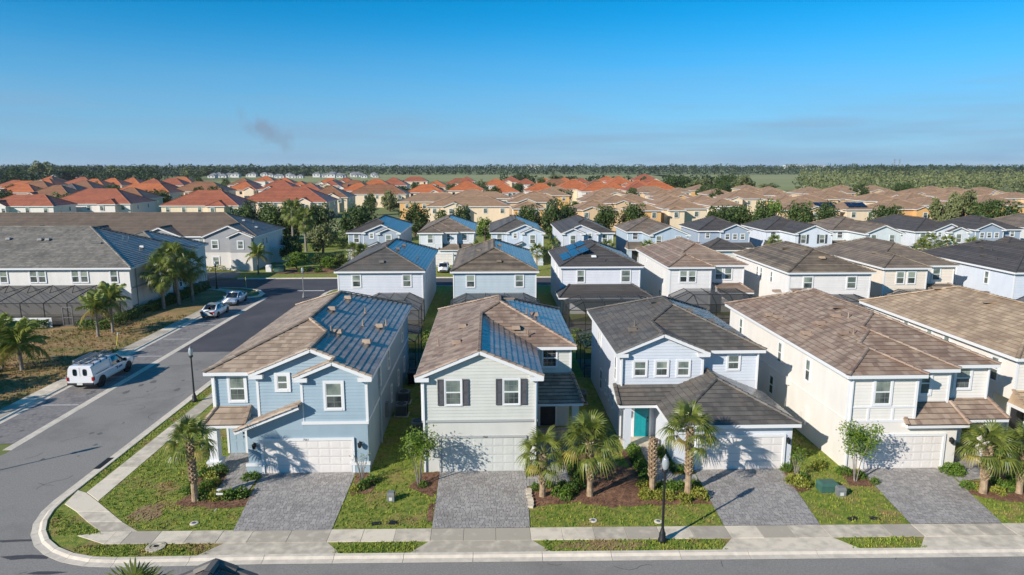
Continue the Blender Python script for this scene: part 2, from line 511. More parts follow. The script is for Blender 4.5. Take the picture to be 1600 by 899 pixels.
def caps(mb, p0, p1, rng, step=0.40, w=0.27, h=0.10):
    p0, p1 = Vector(p0), Vector(p1)
    L = (p1 - p0).length
    if L < 0.2:
        return
    d = (p1 - p0) / L
    s = d.cross(Vector((0, 0, 1))).normalized()
    u = s.cross(d)
    n = max(1, int(round(L / step)))
    for i in range(n):
        a = p0 + d * (L * i / n - 0.02)
        b = p0 + d * (L * (i + 1) / n + 0.02)
        j = rng.uniform(-0.006, 0.006)
        ra = [a + s * x * w / 2 + u * (z * h + j + 0.025) for x, z in ((-1, 0.0), (-0.55, 0.85), (0.55, 0.85), (1, 0.0))]
        rb = [b + s * x * w * 0.47 + u * (z * h * 0.9 + j) for x, z in ((-1, 0.0), (-0.55, 0.85), (0.55, 0.85), (1, 0.0))]
        t = rng.random()
        for q in range(3):
            mb.poly([tuple(ra[q]), tuple(ra[q + 1]), tuple(rb[q + 1]), tuple(rb[q])], t)
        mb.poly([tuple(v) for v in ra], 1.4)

def stepped_roof(root, name, X, W, ym, yb, steps, roofm, ze, p=0.4167, tw=0.33, course=0.34, back='hip', fascia=None, rng=None, oh=0.35, th=0.036):
    """hip roof over a W wide block with narrower front wings that share one eave; X maps distance from that eave to local x"""
    rng = rng or random.Random(1)
    fascia = fascia or TRIM
    L = list(steps) + [(W, ym, 'hip')]
    tl, cp, fa = MB(), MB(), MB()
    planes = []
    hz = lambda i: (L[i][0] / 2 if L[i][2] == 'hip' else 0.0)
    pts = [(0.0, L[0][1])]
    for i, (ui, yi, ti) in enumerate(L):
        if i > 0:
            rp = L[i - 1][0] / 2
            pts.append((rp, yi + (rp if ti == 'hip' else 0)))
        pts.append((ui / 2, yi + hz(i)))
    if back == 'hip':
        pts += [(W / 2, yb - W / 2), (0, yb)]
    else:
        pts += [(W / 2, yb), (0, yb)]
    planes.append(([(y, u) for u, y in pts], lambda s, t, h: (X(t), s, ze + p * t + h)))
    for i, (ui, yi, ti) in enumerate(L[:-1]):
        un, yn, tn = L[i + 1]
        r = ui / 2
        e = (yn + r) if tn == 'hip' else yn + oh
        b0 = yn if tn == 'hip' else yn + oh
        planes.append(([(yi, 0), (b0, 0), (e, r), (yi + hz(i), r)],
                       (lambda ui: lambda s, t, h: (X(ui - t), s, ze + p * t + h))(ui)))
    if back == 'hip':
        planes.append(([(ym, 0), (yb, 0), (yb - W / 2, W / 2), (ym + W / 2, W / 2)], lambda s, t, h: (X(W - t), s, ze + p * t + h)))
        planes.append(([(0, 0), (W, 0), (W / 2, W / 2)], lambda s, t, h: (X(s), yb - t, ze + p * t + h)))
    else:
        planes.append(([(ym, 0), (yb, 0), (yb, W / 2), (ym + W / 2, W / 2)], lambda s, t, h: (X(W - t), s, ze + p * t + h)))
    for i, (ui, yi, ti) in enumerate(L):
        if ti != 'hip':
            continue
        r = ui / 2
        if i == 0:
            pl = [(0, 0), (ui, 0), (r, r)]
        else:
            up = L[i - 1][0]
            pl = [(up, 0), (ui, 0), (r, r), (up / 2, up / 2)]
        planes.append((pl, (lambda yi: lambda s, t, h: (X(s), yi + t, ze + p * t + h))(yi)))
    for pl, fr in planes:
        tiles(tl, pl, fr, course, tw, th, rng)
    P3 = lambda u, y, z: (X(u), y, z + 0.03)
    for i, (ui, yi, ti) in enumerate(L):
        r = ui / 2
        zr = ze + p * r
        if i < len(L) - 1:
            tn = L[i + 1]
            caps(cp, P3(r, yi + hz(i), zr), P3(r, tn[1] + (r if tn[2] == 'hip' else 0), zr), rng)
        else:
            caps(cp, P3(r, yi + r, zr), P3(r, (yb - r) if back == 'hip' else yb, zr), rng)
        rp = L[i - 1][0] / 2 if i else 0.0
        if ti == 'hip':
            caps(cp, P3(rp, yi + rp, ze + p * rp), P3(r, yi + r, zr), rng)
            caps(cp, P3(ui, yi, ze), P3(r, yi + r, zr), rng)
        else:
            caps(cp, P3(rp, yi + 0.1, ze + p * rp), P3(r, yi + 0.1, zr), rng)
            caps(cp, P3(ui, yi + 0.1, ze), P3(r, yi + 0.1, zr), rng)
    if back == 'hip':
        caps(cp, P3(0, yb, ze), P3(W / 2, yb - W / 2, ze + p * W / 2), rng)
        caps(cp, P3(W, yb, ze), P3(W / 2, yb - W / 2, ze + p * W / 2), rng)
    # fascia boards and soffit
    zf = ze - 0.09
    F3 = lambda u, y, z: (X(u), y, z)
    fa.beam(F3(0, L[0][1], zf), F3(0, yb, zf), 0.04, 0.2)
    for i, (ui, yi, ti) in enumerate(L):
        un = L[i + 1][1] if i < len(L) - 1 else yb
        fa.beam(F3(ui, yi, zf), F3(ui, un, zf), 0.04, 0.2)
        up = L[i - 1][0] if i else 0.0
        if ti == 'hip':
            fa.beam(F3(up, yi + 0.003, zf), F3(ui, yi + 0.003, zf), 0.04, 0.196)
        else:
            r = ui / 2
            rp = up / 2
            fa.beam(F3(rp, yi + 0.03, ze + p * rp - 0.07), F3(r, yi + 0.03, ze + p * r - 0.07), 0.05, 0.2)
            fa.beam(F3(ui, yi + 0.03, ze - 0.07), F3(r, yi + 0.03, ze + p * r - 0.07), 0.05, 0.2)
            ret = 0.75
            for u0, u1 in (((0.0, ret),) if i == 0 else ()) + ((ui - ret, ui),):
                fa.box(min(X(u0), X(u1)), yi + 0.01, ze - 0.24, max(X(u0), X(u1)), yi + oh - 0.04, ze - 0.02)
    if back == 'hip':
        fa.beam(F3(0, yb - 0.003, zf), F3(W, yb - 0.003, zf), 0.04, 0.196)
    out = []
    for i, (ui, yi, ti) in enumerate(L):
        up = L[i - 1][0] if i else 0.0
        y_ = yi + (oh - 0.02 if ti == 'gable' else 0)
        out += [(X(up), y_), (X(ui), y_)]
    out += [(X(W), yb), (X(0), yb)]
    fa.poly([(x, y, ze - 0.165) for x, y in out])
    ro = fa.build(name, fascia, root)
    ro["label"] = "roof with white fascia boards"
    tl.build("roof_tiles", roofm, ro, kind="stuff")
    cp.build("ridge_caps", roofm, ro, kind="stuff")
    return ro

# ---------------------------------------------------------------- windows and doors
WCACHE = {}
def win_meshes(w, h, tr, grid, dark):
    key = (round(w, 2), round(h, 2), tr, grid, dark)
    if key in WCACHE:
        return WCACHE[key]
    f = MB()
    W, Hh = w / 2, h / 2
    f.box(-W - tr, -0.075, -Hh - tr, -W, 0.0, Hh + tr); f.box(W, -0.075, -Hh - tr, W + tr, 0.0, Hh + tr)
    f.box(-W, -0.073, Hh, W, 0.0, Hh + tr); f.box(-W, -0.085, -Hh - tr, W, 0.0, -Hh)
    s = MB()
    b = 0.045
    s.box(-W, -0.06, -Hh, -W + b, -0.03, Hh); s.box(W - b, -0.06, -Hh, W, -0.03, Hh)
    s.box(-W + b, -0.058, Hh - b, W - b, -0.03, Hh); s.box(-W + b, -0.058, -Hh, W - b, -0.03, -Hh + b)
    s.box(-W + b, -0.064, -0.035, W - b, -0.03, 0.035)
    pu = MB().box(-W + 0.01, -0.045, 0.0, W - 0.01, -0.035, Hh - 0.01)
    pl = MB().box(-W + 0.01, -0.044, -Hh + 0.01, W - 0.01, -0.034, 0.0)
    mu = None
    if grid:
        mu = MB()
        nx, nz = grid
        for k in range(1, nx):
            x = -W + w * k / nx
            mu.box(x - 0.012, -0.05, -Hh + b, x + 0.012, -0.04, Hh - b)
        for k in range(1, nz):
            z = -Hh + h * k / nz
            if abs(z) > 0.05:
                mu.box(-W + b, -0.051, z - 0.012, W - b, -0.04, z + 0.012)
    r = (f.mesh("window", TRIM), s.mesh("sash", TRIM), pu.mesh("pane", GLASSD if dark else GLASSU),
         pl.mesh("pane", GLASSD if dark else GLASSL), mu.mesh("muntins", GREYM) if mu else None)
    WCACHE[key] = r
    return r

ROT = {'-y': 0.0, '+x': math.pi / 2, '-x': -math.pi / 2, '+y': math.pi}
def window(root, x, y, z, w, h, face='-y', tr=0.11, grid=None, dark=False, simple=False):
    f, s, pu, pl, mu = win_meshes(w, h, tr, grid, dark)
    o = link("window", f, root, (x, y, z), ROT[face])
    link("pane", pu, o); link("pane", pl, o)
    if not simple:
        link("sash", s, o)
        if mu:
            link("muntins", mu, o)
    return o

def shutter(root, x, y, z, w, h, m):
    key = ("shutter", w, h)
    if key not in WCACHE:
        b = MB()
        b.box(-w / 2, -0.05, -h / 2, -w / 2 + 0.06, 0, h / 2); b.box(w / 2 - 0.06, -0.05, -h / 2, w / 2, 0, h / 2)
        for zz in (-h / 2, -0.04, h / 2 - 0.08):
            b.box(-w / 2 + 0.06, -0.048, zz, w / 2 - 0.06, 0, zz + 0.08)
        n = 16
        for k in range(n):
            zz = -h / 2 + 0.08 + (h - 0.16) * k / n
            b.poly([(-w / 2 + 0.06, -0.04, zz), (w / 2 - 0.06, -0.04, zz), (w / 2 - 0.06, -0.012, zz + 0.07), (-w / 2 + 0.06, -0.012, zz + 0.07)])
        WCACHE[key] = b.mesh("shutter", m)
    return link("shutter", WCACHE[key], root, (x, y - 0.035, z))

def garage(root, x0, x1, h, y, m, trim=TRIM, cols=8, rows=4, z0=0.06, tr=0.14):
    w = x1 - x0
    t = MB()
    t.box(x0 - tr, y - 0.10, z0, x0, y, h + tr); t.box(x1, y - 0.10, z0, x1 + tr, y, h + tr)
    t.box(x0, y - 0.098, h, x1, y, h + tr)
    t.build("garage_trim", trim, root)
    g = MB().box(x0, y - 0.035, z0, x1, y + 0.01, h).build("garage_door", m, root)
    cw, ch = w / cols, (h - z0) / rows
    key = ("gpanel", round(cw, 3), round(ch, 3), m.name)
    if key not in WCACHE:
        b = MB()
        a, c = cw / 2 - 0.05, ch / 2 - 0.05
        e = 0.022
        q0 = [(-a, 0, -c), (a, 0, -c), (a, 0, c), (-a, 0, c)]
        q1 = [(-a + e, -0.006, -c + e), (a - e, -0.006, -c + e), (a - e, -0.006, c - e), (-a + e, -0.006, c - e)]
        for k in range(4):
            j = (k + 1) % 4
            b.poly([q0[k], q0[j], q1[j], q1[k]])
        b.poly(q1)
        WCACHE[key] = b.mesh("panel", m)
    for r in range(rows):
        for c in range(cols):
            link("panel", WCACHE[key], g, (x0 + cw * (c + 0.5), y - 0.036, z0 + ch * (r + 0.5)))
    s = MB()
    for r in range(1, rows):
        zz = z0 + ch * r
        s.box(x0, y - 0.0365, zz - 0.006, x1, y - 0.034, zz + 0.006)
    s.build("section_joints", GREYM, g)
    return g

def door(root, x, y, m, w=0.95, h=2.1, face='-y', z0=0.1, frame=TRIM):
    d = MB().box(-w / 2, -0.05, 0, w / 2, 0, h)
    o = link("front_door", d.mesh("front_door", m), root, (x, y, z0), ROT[face])
    f = MB()
    f.box(-w / 2 - 0.12, -0.08, 0, -w / 2, 0, h + 0.12); f.box(w / 2, -0.08, 0, w / 2 + 0.12, 0, h + 0.12); f.box(-w / 2, -0.079, h, w / 2, 0, h + 0.12)
    f.build("door_frame", frame, o)
    for xx in (-w * 0.22, w * 0.22):
        for za, zb in ((0.15, 0.72), (0.85, 1.5), (1.62, h - 0.12)):
            MB().box(xx - w * 0.15, -0.062, za, xx + w * 0.15, -0.05, zb).build("panel", m, o)
    MB().lathe([(0.0, 0), (0.03, 0.0), (0.03, 0.05), (0.0, 0.05)], 8).build("handle", BLACKM, o).location = (w * 0.4, -0.09, 1.0)
    MB().box(w * 0.36, -0.075, 1.2, w * 0.44, -0.05, 1.32).build("lock", BLACKM, o)
    return o

def wall_lamp(root, x, y, z):
    b = MB()
    b.box(-0.05, -0.05, -0.12, 0.05, 0, 0.12)
    b.tube([(0, -0.05, 0.1), (0, -0.14, 0.2), (0, -0.2, 0.16)], [0.02, 0.02, 0.02], 6)
    b.lathe([(0.0, 0.16), (0.11, 0.1), (0.12, 0.08), (0.09, -0.14), (0.05, -0.18), (0.0, -0.2)], 6, (0, -0.2))
    o = link("wall_lamp", b.mesh("wall_lamp", BLACKM), root, (x, y, z))
    return o

def siding(mb, x0, x1, z0, z1, y, rng, lim=None, bd=0.185, out=0.03, face=-1):
    """lap boards on a wall that looks along -y; lim(z) gives the x limits"""
    z = z0
    while z < z1 - 0.01:
        zt = min(z + bd, z1)
        a0, b0 = (x0, x1) if lim is None else lim(z)
        a1, b1 = (x0, x1) if lim is None else lim(zt)
        a0, b0, a1, b1 = max(a0, x0), min(b0, x1), max(a1, x0), min(b1, x1)
        if b0 - a0 < 0.05:
            break
        if b1 < a1:
            a1 = b1 = (a1 + b1) / 2
        t = rng.random()
        mb.poly([(a0, y - out, z), (b0, y - out, z), (b1, y - 0.006, zt), (a1, y - 0.006, zt)], t)
        mb.poly([(a0, y, z), (b0, y, z), (b0, y - out, z), (a0, y - out, z)], t)
        z += bd

def roof_vent(root, x, y, z, kind=0, m=None, rz=0.0):
    key = ("vent", kind, m.name if m else "")
    if key not in WCACHE:
        b = MB()
        if kind == 0:      # hooded box vent
            b.poly([(-0.28, -0.25, 0), (0.28, -0.25, 0), (0.22, -0.12, 0.24), (-0.22, -0.12, 0.24)])
            b.poly([(-0.22, -0.12, 0.24), (0.22, -0.12, 0.24), (0.28, 0.35, 0.16), (-0.28, 0.35, 0.16)])
            b.poly([(-0.28, -0.25, 0), (-0.22, -0.12, 0.24), (-0.28, 0.35, 0.16), (-0.28, 0.35, 0)])
            b.poly([(0.28, -0.25, 0), (0.28, 0.35, 0), (0.28, 0.35, 0.16), (0.22, -0.12, 0.24)])
            b.poly([(-0.28, 0.35, 0), (0.28, 0.35, 0), (0.28, 0.35, 0.16), (-0.28, 0.35, 0.16)])
        elif kind == 1:    # plumbing pipe
            b.lathe([(0.14, -0.02), (0.06, 0.05), (0.045, 0.06), (0.045, 0.4), (0.0, 0.4)], 8)
        else:              # long low ridge vent
            b.box(-0.6, -0.16, 0.0, 0.6, 0.16, 0.10)
            b.box(-0.66, -0.2, 0.10, 0.66, 0.2, 0.14)
        WCACHE[key] = b.mesh("roof_vent", m or ROOF_TAN)
    return link("roof_vent", WCACHE[key], root, (x, y, z), rz)

# ---------------------------------------------------------------- house shell
class House:
    def __init__(s, name, label, X, Y, W, ym, yb, steps, anchor, wallm, sidem, roofm, ze=5.65, p=0.4167, detail=2, group=None,
                 lower=None, zl=3.0, side_from=3.05, seed=1, trimm=None, sided=True, cat="house", base_z=0.0):
        s.rng = random.Random(seed)
        s.root = thing(name, label, cat, (X, Y, base_z), 0, group)
        s.W, s.ym, s.yb, s.ze, s.p = W, ym, yb, ze, p
        sg = 1 if anchor == 'L' else -1
        s.X = (lambda u: -W / 2 + u) if sg == 1 else (lambda u: W / 2 - u)
        s.L = list(steps) + [(W, ym, 'hip')]
        s.detail = detail
        oh = 0.35
        tw = 0.33 if detail >= 2 else None
        s.roof = stepped_roof(s.root, "roof", s.X, W, ym, yb, steps, roofm, ze, p, tw=tw, course=0.34 if detail >= 1 else 0.5, rng=s.rng, fascia=trimm or TRIM)
        # walls
        up = []
        for i, (ui, yi, ti) in enumerate(s.L):
            a = s.L[i - 1][0] - oh if i else oh
            up += [(s.X(a), yi + oh), (s.X(ui - oh), yi + oh)]
        up += [(s.X(W - oh), yb - oh), (s.X(oh), yb - oh)]
        w = MB()
        if lower:
            w.prism(up, zl, ze - 0.16, cap=False, bottom=True)
            w.prism(lower, -0.05, zl + 0.002, cap=True)
        else:
            w.prism(up, -0.05, ze - 0.16, cap=False)
        sds, tms = [], []
        for i, (ui, yi, ti) in enumerate(s.L):
            y = yi + oh
            ua = (s.L[i - 1][0] - oh) if i else oh
            if ti == 'gable':
                r = ui / 2
                inn = 0.12
                w.poly([(s.X(oh), y - 0.004, ze - 0.3), (s.X(ui - oh), y - 0.004, ze - 0.3), (s.X(ui - oh), y - 0.004, ze + p * oh - 0.1),
                        (s.X(r), y - 0.004, ze + p * r - 0.1), (s.X(oh), y - 0.004, ze + p * oh - 0.1)])
                if sided:
                    def lim(z, ui=ui, r=r):
                        k = 0 if z < ze - 0.02 else (z - ze + 0.1) / p
                        a, b = s.X(oh if k < oh else k), s.X(ui - (oh if k < oh else k))
                        return (min(a, b), max(a, b))
                    a, b = sorted((s.X(oh), s.X(ui - oh)))
                    sd = MB(); siding(sd, a, b, side_from, ze + p * r, y, s.rng, lim); sds.append(sd)
            elif sided:
                a, b = sorted((s.X(ua), s.X(ui - oh)))
                sd = MB(); siding(sd, a, b, side_from, ze - 0.17, y, s.rng); sds.append(sd)
            if sided and detail >= 1:
                for u in ((oh,) if i == 0 else ()) + (ui - oh,):
                    a, b = sorted((s.X(u) - 0.07, s.X(u) + 0.07))
                    tms.append(MB().box(a, y - 0.05, side_from, b, y + 0.08, ze - 0.17))
        s.wall = w.build("wall", wallm, s.root)
        if sided:
            for sd in sds:
                sd.build("siding", sidem, s.wall)
            for tm in tms:
                tm.build("corner_board", trimm or TRIM, s.root)
        s.wallm, s.sidem, s.roofm, s.trimm = wallm, sidem, roofm, trimm or TRIM
    def win(s, x, z, w, h, y, face='-y', **k):
        if s.detail < 2 and 'simple' not in k and s.detail < 1:
            k['simple'] = True
        return window(s.root, x, y - 0.005 if face == '-y' else y, z, w, h, face, **k)
    def band(s, x0, x1, z0, z1, y, m=None, d=0.06, name="trim_band"):
        return MB().box(x0, y - d, z0, x1, y, z1).build(name, m or s.trimm, s.root)
    def side_band(s, x, y0, y1, z0, z1, sg, m=None):
        a, b = sorted((x, x + sg * 0.05))
        return MB().box(a, y0, z0, b, y1, z1).build("trim_band", m or s.trimm, s.root)
    def shed(s, x0, x1, y0, y1, z0, z1, hl=0.0, hr=0.0, name="porch_roof"):
        d = y1 - y0
        pp = (z1 - z0) / d
        tl, cp, fa = MB(), MB(), MB()
        tiles(tl, [(x0, 0), (x1, 0), (x1 - hr, d), (x0 + hl, d)], lambda a, t, h: (a, y0 + t, z0 + pp * t + h), 0.34, 0.33 if s.detail >= 2 else None, 0.045, s.rng)
        for h_, e, sg in ((hl, x0, 1), (hr, x1, -1)):
            caps(cp, (e, y0, z0 + 0.03), (e + sg * h_, y1, z1 + 0.03), s.rng)
            if h_ > 0.02:
                tl.poly([(e, y0, z0), (e + sg * h_, y1, z1), (e, y1, z0)], 0.5)
            else:
                fa.poly([(e, y0 + 0.04, z0 - 0.1), (e, y1, z0 - 0.1), (e, y1, z1 - 0.01)])
        fa.beam((x0, y0 + 0.02, z0 - 0.08), (x1, y0 + 0.02, z0 - 0.08), 0.04, 0.2)
        for e in (x0, x1):
            fa.beam((e, y0 + 0.04, z0 - 0.08), (e, y1, z0 - 0.08), 0.04, 0.19)
        fa.poly([(x0, y0, z0 - 0.15), (x1, y0, z0 - 0.15), (x1, y1, z0 - 0.15), (x0, y1, z0 - 0.15)])
        r = fa.build(name, s.trimm, s.root)
        tl.build("roof_tiles", s.roofm, r, kind="stuff")
        cp.build("ridge_caps", s.roofm, r, kind="stuff")
        return r
    def pillar(s, x, y, w, h, m=None, base=True):
        b = MB().box(x - w / 2, y - w / 2, 0, x + w / 2, y + w / 2, h)
        if base:
            b.box(x - w / 2 - 0.1, y - w / 2 - 0.1, 0.0, x + w / 2 + 0.1, y + w / 2 + 0.1, 0.5)
            b.box(x - w / 2 - 0.15, y - w / 2 - 0.15, 0.5, x + w / 2 + 0.15, y + w / 2 + 0.15, 0.6)
        return b.build("porch_pillar", m or s.trimm, s.root)
    def vents(s, lst, m=None):
        """(u, y, kind): on the plane of the shared eave when side 0, of the far eave when side 1"""
        for side, u, y, kind in lst:
            z = s.ze + s.p * u + 0.03
            x = s.X(u) if side == 0 else s.X(s.W - u)
            roof_vent(s.roof, x, y, z, kind, m or s.roofm, 0.0)

# ================================================================= ground, streets, pavements
rg = random.Random(11)
def sheet(name, poly, z, m, label=None):
    b = MB(); b.poly([(x, y, z) for x, y in poly])
    return struct(b.build(name, m), label)

def arc(cx, cy, r, a0, a1, n=8):
    return [(cx + r * math.cos(rad(a0 + (a1 - a0) * k / n)), cy + r * math.sin(rad(a0 + (a1 - a0) * k / n))) for k in range(n + 1)]

sheet("ground", [(-7000, -300), (7000, -300), (7000, 9000), (-7000, 9000)], -0.03, FARG, "flat green land reaching to the horizon")
sl = lambda b, x: b - 0.0145 * x          # the front street runs a little askew
CORNER = arc(-16.4, 33.45, 6.15, 180, 270, 10)
near_edge = [(300, sl(27.2, 300))] + [(-10, sl(27.2, -10))] + CORNER[::-1]
sheet("road", [(-300, 19.2), (300, 19.2)] + near_edge + [(-22.55, 62.1), (-29.1, 62.1), (-29.1, 39.5), (-30.5, 35.5), (-34, 32.0), (-40, 30), (-300, 30)], 0.012, ASPH,
      "worn pale grey asphalt street round the corner lot")
NEC = arc(-17.0, 91.5, 5.55, 180, 90, 6)
sheet("road", [(-29.1, 62.1), (-22.55, 62.1)] + NEC + [(190, 97.05), (190, 103.6), (-150, 103.6), (-150, 97.2), (-41, 97.2), (-35, 96.4), (-32, 94.5), (-30.4, 91.6), (-30.2, 89.6), (-29.1, 88)], 0.014, ASPHD,
      "dark newer asphalt of the side street and the cross street")
sheet("parking_bay", [(-32.8, 41.0), (-29.55, 41.0), (-29.55, 88.4), (-31.0, 88.4), (-32.8, 86.5)], 0.013, ASPHM, "kerbside parking bay with cracked grey asphalt")
struct(MB().box(-29.62, 40.0, 0.0, -29.08, 88.6, 0.02).build("gutter_strip", CURB), "flat concrete gutter strip between lane and parking bay")
mk = MB()
for y in (48.0, 54.6, 60.8, 67.0, 73.4, 79.9, 86.2):
    mk.box(-32.5, y - 0.05, 0.012, -29.75, y + 0.05, 0.018)
mk.box(-26.6, 93.3, 0.012, -22.9, 93.75, 0.019)
struct(mk.build("road_marking", LINE), "white stall lines and stop bar painted on the asphalt")
# dark tar patches and hairline repairs on the old asphalt
tp = MB()
for (x, y, w, d) in ((-20.6, 28.2, 1.3, 0.22), (-18.9, 27.0, 1.0, 0.16), (-21.9, 29.6, 0.9, 0.15), (-24.0, 27.6, 0.9, 0.2), (-17.4, 26.6, 1.4, 0.1)):
    n = 9
    tp.poly([(x + w * math.cos(6.283 * k / n) * rg.uniform(0.6, 1.1), y + d * math.sin(6.283 * k / n) * rg.uniform(0.5, 1.2), 0.0165) for k in range(n)])
struct(tp.build("asphalt_patch", ASPHD), "dark tar patches near the corner kerb")

# lawn of the front block (one sheet, a little above the road), other lawns
LAWN_EDGE = [(300, sl(27.8, 300)), (-10, sl(27.8, -10))] + arc(-16.4, 33.45, 5.55, 270, 180, 8) + [(-21.95, 91)] + arc(-17.0, 91.5, 4.95, 180, 90, 6) + [(190, 96.4)]
lawn = MB(); lawn.poly([(x, y, 0.055) for x, y in LAWN_EDGE])
struct(lawn.build("lawn", GRASS), "green and brown patchy lawn of the two back-to-back rows")
sheet("lawn", [(-150, 104.2), (190, 104.2), (190, 165), (-150, 165)], 0.03, GRASS, "lawn along the third row of houses")
sheet("lawn", [(-150, 34), (-42, 33), (-36, 35.5), (-33.3, 40), (-33.3, 86.5), (-32.5, 90), (-33.5, 94), (-36, 96.0), (-41, 96.6), (-150, 96.6)], 0.03, DRYG, "dry brown grass verge beside the townhouse")
sheet("lawn", [(-60, 165), (-24, 165), (-24, 215), (-60, 215)], 0.02, FIELD, "sunlit open lawn beyond the hedges")

# kerbs: a swept profile cut into lengths
def sweep(path, prof, step=3.0, gap=0.012):
    pts = [Vector((x, y)) for x, y in path]
    res = [pts[0]]
    for a, b in zip(pts, pts[1:]):
        L = (b - a).length
        n = max(1, int(round(L / step)))
        for k in range(1, n + 1):
            res.append(a + (b - a) * k / n)
    nor = []
    for i in range(len(res)):
        d = (res[min(i + 1, len(res) - 1)] - res[max(i - 1, 0)]).normalized()
        nor.append(Vector((-d.y, d.x)))
    return res, nor

CPROF = [(0.0, 0.0), (0.0, 0.02), (0.30, 0.024), (0.42, 0.105), (0.60, 0.115), (0.62, 0.0)]
def kerb(path, label, name="kerb", prof=CPROF, step=3.0):
    base = link(name, None)
    struct(base, label)
    res, nor = sweep(path, prof, step)
    for i in range(len(res) - 1):
        a, b = res[i], res[i + 1]
        d = (b - a).normalized() * 0.01
        m = MB()
        ra = [(a.x + d.x + nor[i].x * o, a.y + d.y + nor[i].y * o, z) for o, z in prof]
        rb = [(b.x - d.x + nor[i + 1].x * o, b.y - d.y + nor[i + 1].y * o, z) for o, z in prof]
        t = rg.random()
        for k in range(len(prof) - 1):
            m.poly([ra[k], rb[k], rb[k + 1], ra[k + 1]], t)
        m.poly(ra[::-1], t); m.poly(rb, t)
        m.build("kerb_segment", CURB, base)
    return base
kerb([(150, 97.05), (-17, 97.05)] + arc(-17.0, 91.5, 5.55, 90, 180, 4)[1:] + [(-22.55, 45.0), (-22.55, 33.45)] + arc(-16.4, 33.45, 6.15, 180, 270, 8)[1:] + [(-10, sl(27.2, -10)), (45, sl(27.2, 45))],
     "pale rolled concrete kerb round the corner lot and the front row")
kerb([(-32.75, 40.6), (-32.75, 86.5), (-32.2, 88.1), (-31.0, 88.6), (-30.2, 89.6), (-30.4, 91.6), (-32, 94.5), (-35, 96.4), (-41, 97.2), (-100, 97.2)], "kerb of the parking bay and its rounded nose")
kerb([(-100, 103.6), (-44, 103.6)], "kerb along the far townhouse forecourt", prof=[(o, z) for o, z in CPROF])
kerb([(-38.5, 103.6), (100, 103.6)], "far kerb of the cross street")

# pavement slabs, each its own piece
def slabs(label, quads, zt=0.078):
    base = link("sidewalk", None); struct(base, label)
    for q in quads:
        b = MB(); t = rg.random()
        cx = sum(p[0] for p in q) / len(q); cy = sum(p[1] for p in q) / len(q)
        g = lambda p, k: (p[0] + (cx - p[0]) * k, p[1] + (cy - p[1]) * k)
        z = zt + rg.uniform(-0.004, 0.004)
        b.prism([g(p, 0.008) for p in q], 0.0, z - 0.008, t, cap=False)
        i = len(b.v)
        n = len(q)
        b.v += [(*g(p, 0.008), z - 0.008) for p in q] + [(*g(p, 0.022), z) for p in q]
        for k in range(n):
            j = (k + 1) % n
            b.f.append((i + k, i + j, i + n + j, i + n + k)); b.t.append(t)
        b.f.append(tuple(i + n + k for k in range(n))); b.t.append(t)
        b.build("slab", CONC, base)
    return base

def strip_slabs(p0, p1, w, n):
    """slabs along a line, w to the left"""
    a, b = Vector(p0), Vector(p1)
    d = (b - a); nn = Vector((-d.y, d.x)).normalized() * w
    out = []
    for k in range(n):
        q0, q1 = a + d * k / n, a + d * (k + 1) / n
        out.append([tuple(q0), tuple(q1), tuple(q1 + nn), tuple(q0 + nn)])
    return out
fs = []
xs = [-17.6, -16.9, -15.5, -14.05, -12.6, -11.2, -9.4, -7.55, -6.0, -4.5, -2.82, -1.3, 0.2, 1.82, 3.3, 4.8, 6.3, 7.85, 9.4, 11.1, 12.6, 14.1, 15.7, 17.2, 18.6, 20.1, 21.6, 23.0, 24.5, 26.0, 27.5, 29, 30.5, 32, 33.5, 35, 36.5, 38]
for a, b in zip(xs, xs[1:]):
    fs.append([(a, sl(28.81, a)), (b, sl(28.81, b)), (b, sl(29.91, b)), (a, sl(29.91, a))])
slabs("pale concrete sidewalk slabs along the front of the row", fs)
slabs("sidewalk slabs turning the corner to the side street",
      [[(-19.25, 29.85), (-17.6, sl(28.81, -17.6)), (-17.6, sl(29.91, -17.6)), (-18.3, 30.1)],
       [(-18.3, 30.12), (-16.65, 30.16), (-17.8, 31.03), (-19.5, 31.1)],
       [(-19.5, 31.1), (-17.8, 31.03), (-18.95, 32.06), (-20.65, 32.15)],
       [(-20.65, 32.15), (-18.95, 32.06), (-20.15, 33.15), (-21.3, 34.15), (-21.9, 34.45), (-21.7, 32.95)]])
slabs("long narrow sidewalk slabs beside the side street lawn",
      [[(-21.3 + 0.012 * k * 1.5, 34.2 + 1.5 * k), (-20.15 + 0.0 * k, 33.2 + 1.5 * k if k == 0 else 34.2 + 1.5 * k), (-20.15, 35.7 + 1.5 * k), (-21.3 + 0.012 * (k + 1) * 1.5, 35.7 + 1.5 * k)] for k in range(26)])
lw = strip_slabs((-33.42, 40.5), (-33.42, 87.0), 1.15, 31)
lw += [[(-33.42, 87), (-34.57, 87), (-34.9, 90.2), (-33.3, 90.2)], [(-33.3, 90.2), (-34.9, 90.2), (-36.2, 93), (-35.0, 93.8)], [(-35.0, 93.8), (-36.2, 93), (-38.5, 94.4), (-38, 95.4)],
       [(-38, 95.4), (-38.5, 94.4), (-42, 94.9), (-42, 95.9)], [(-42, 95.9), (-42, 94.9), (-46, 94.9), (-46, 95.9)], [(-46, 95.9), (-46, 94.9), (-50, 94.9), (-50, 95.9)]]
slabs("sidewalk slabs between the parking bay and the dry grass", lw, 0.09)

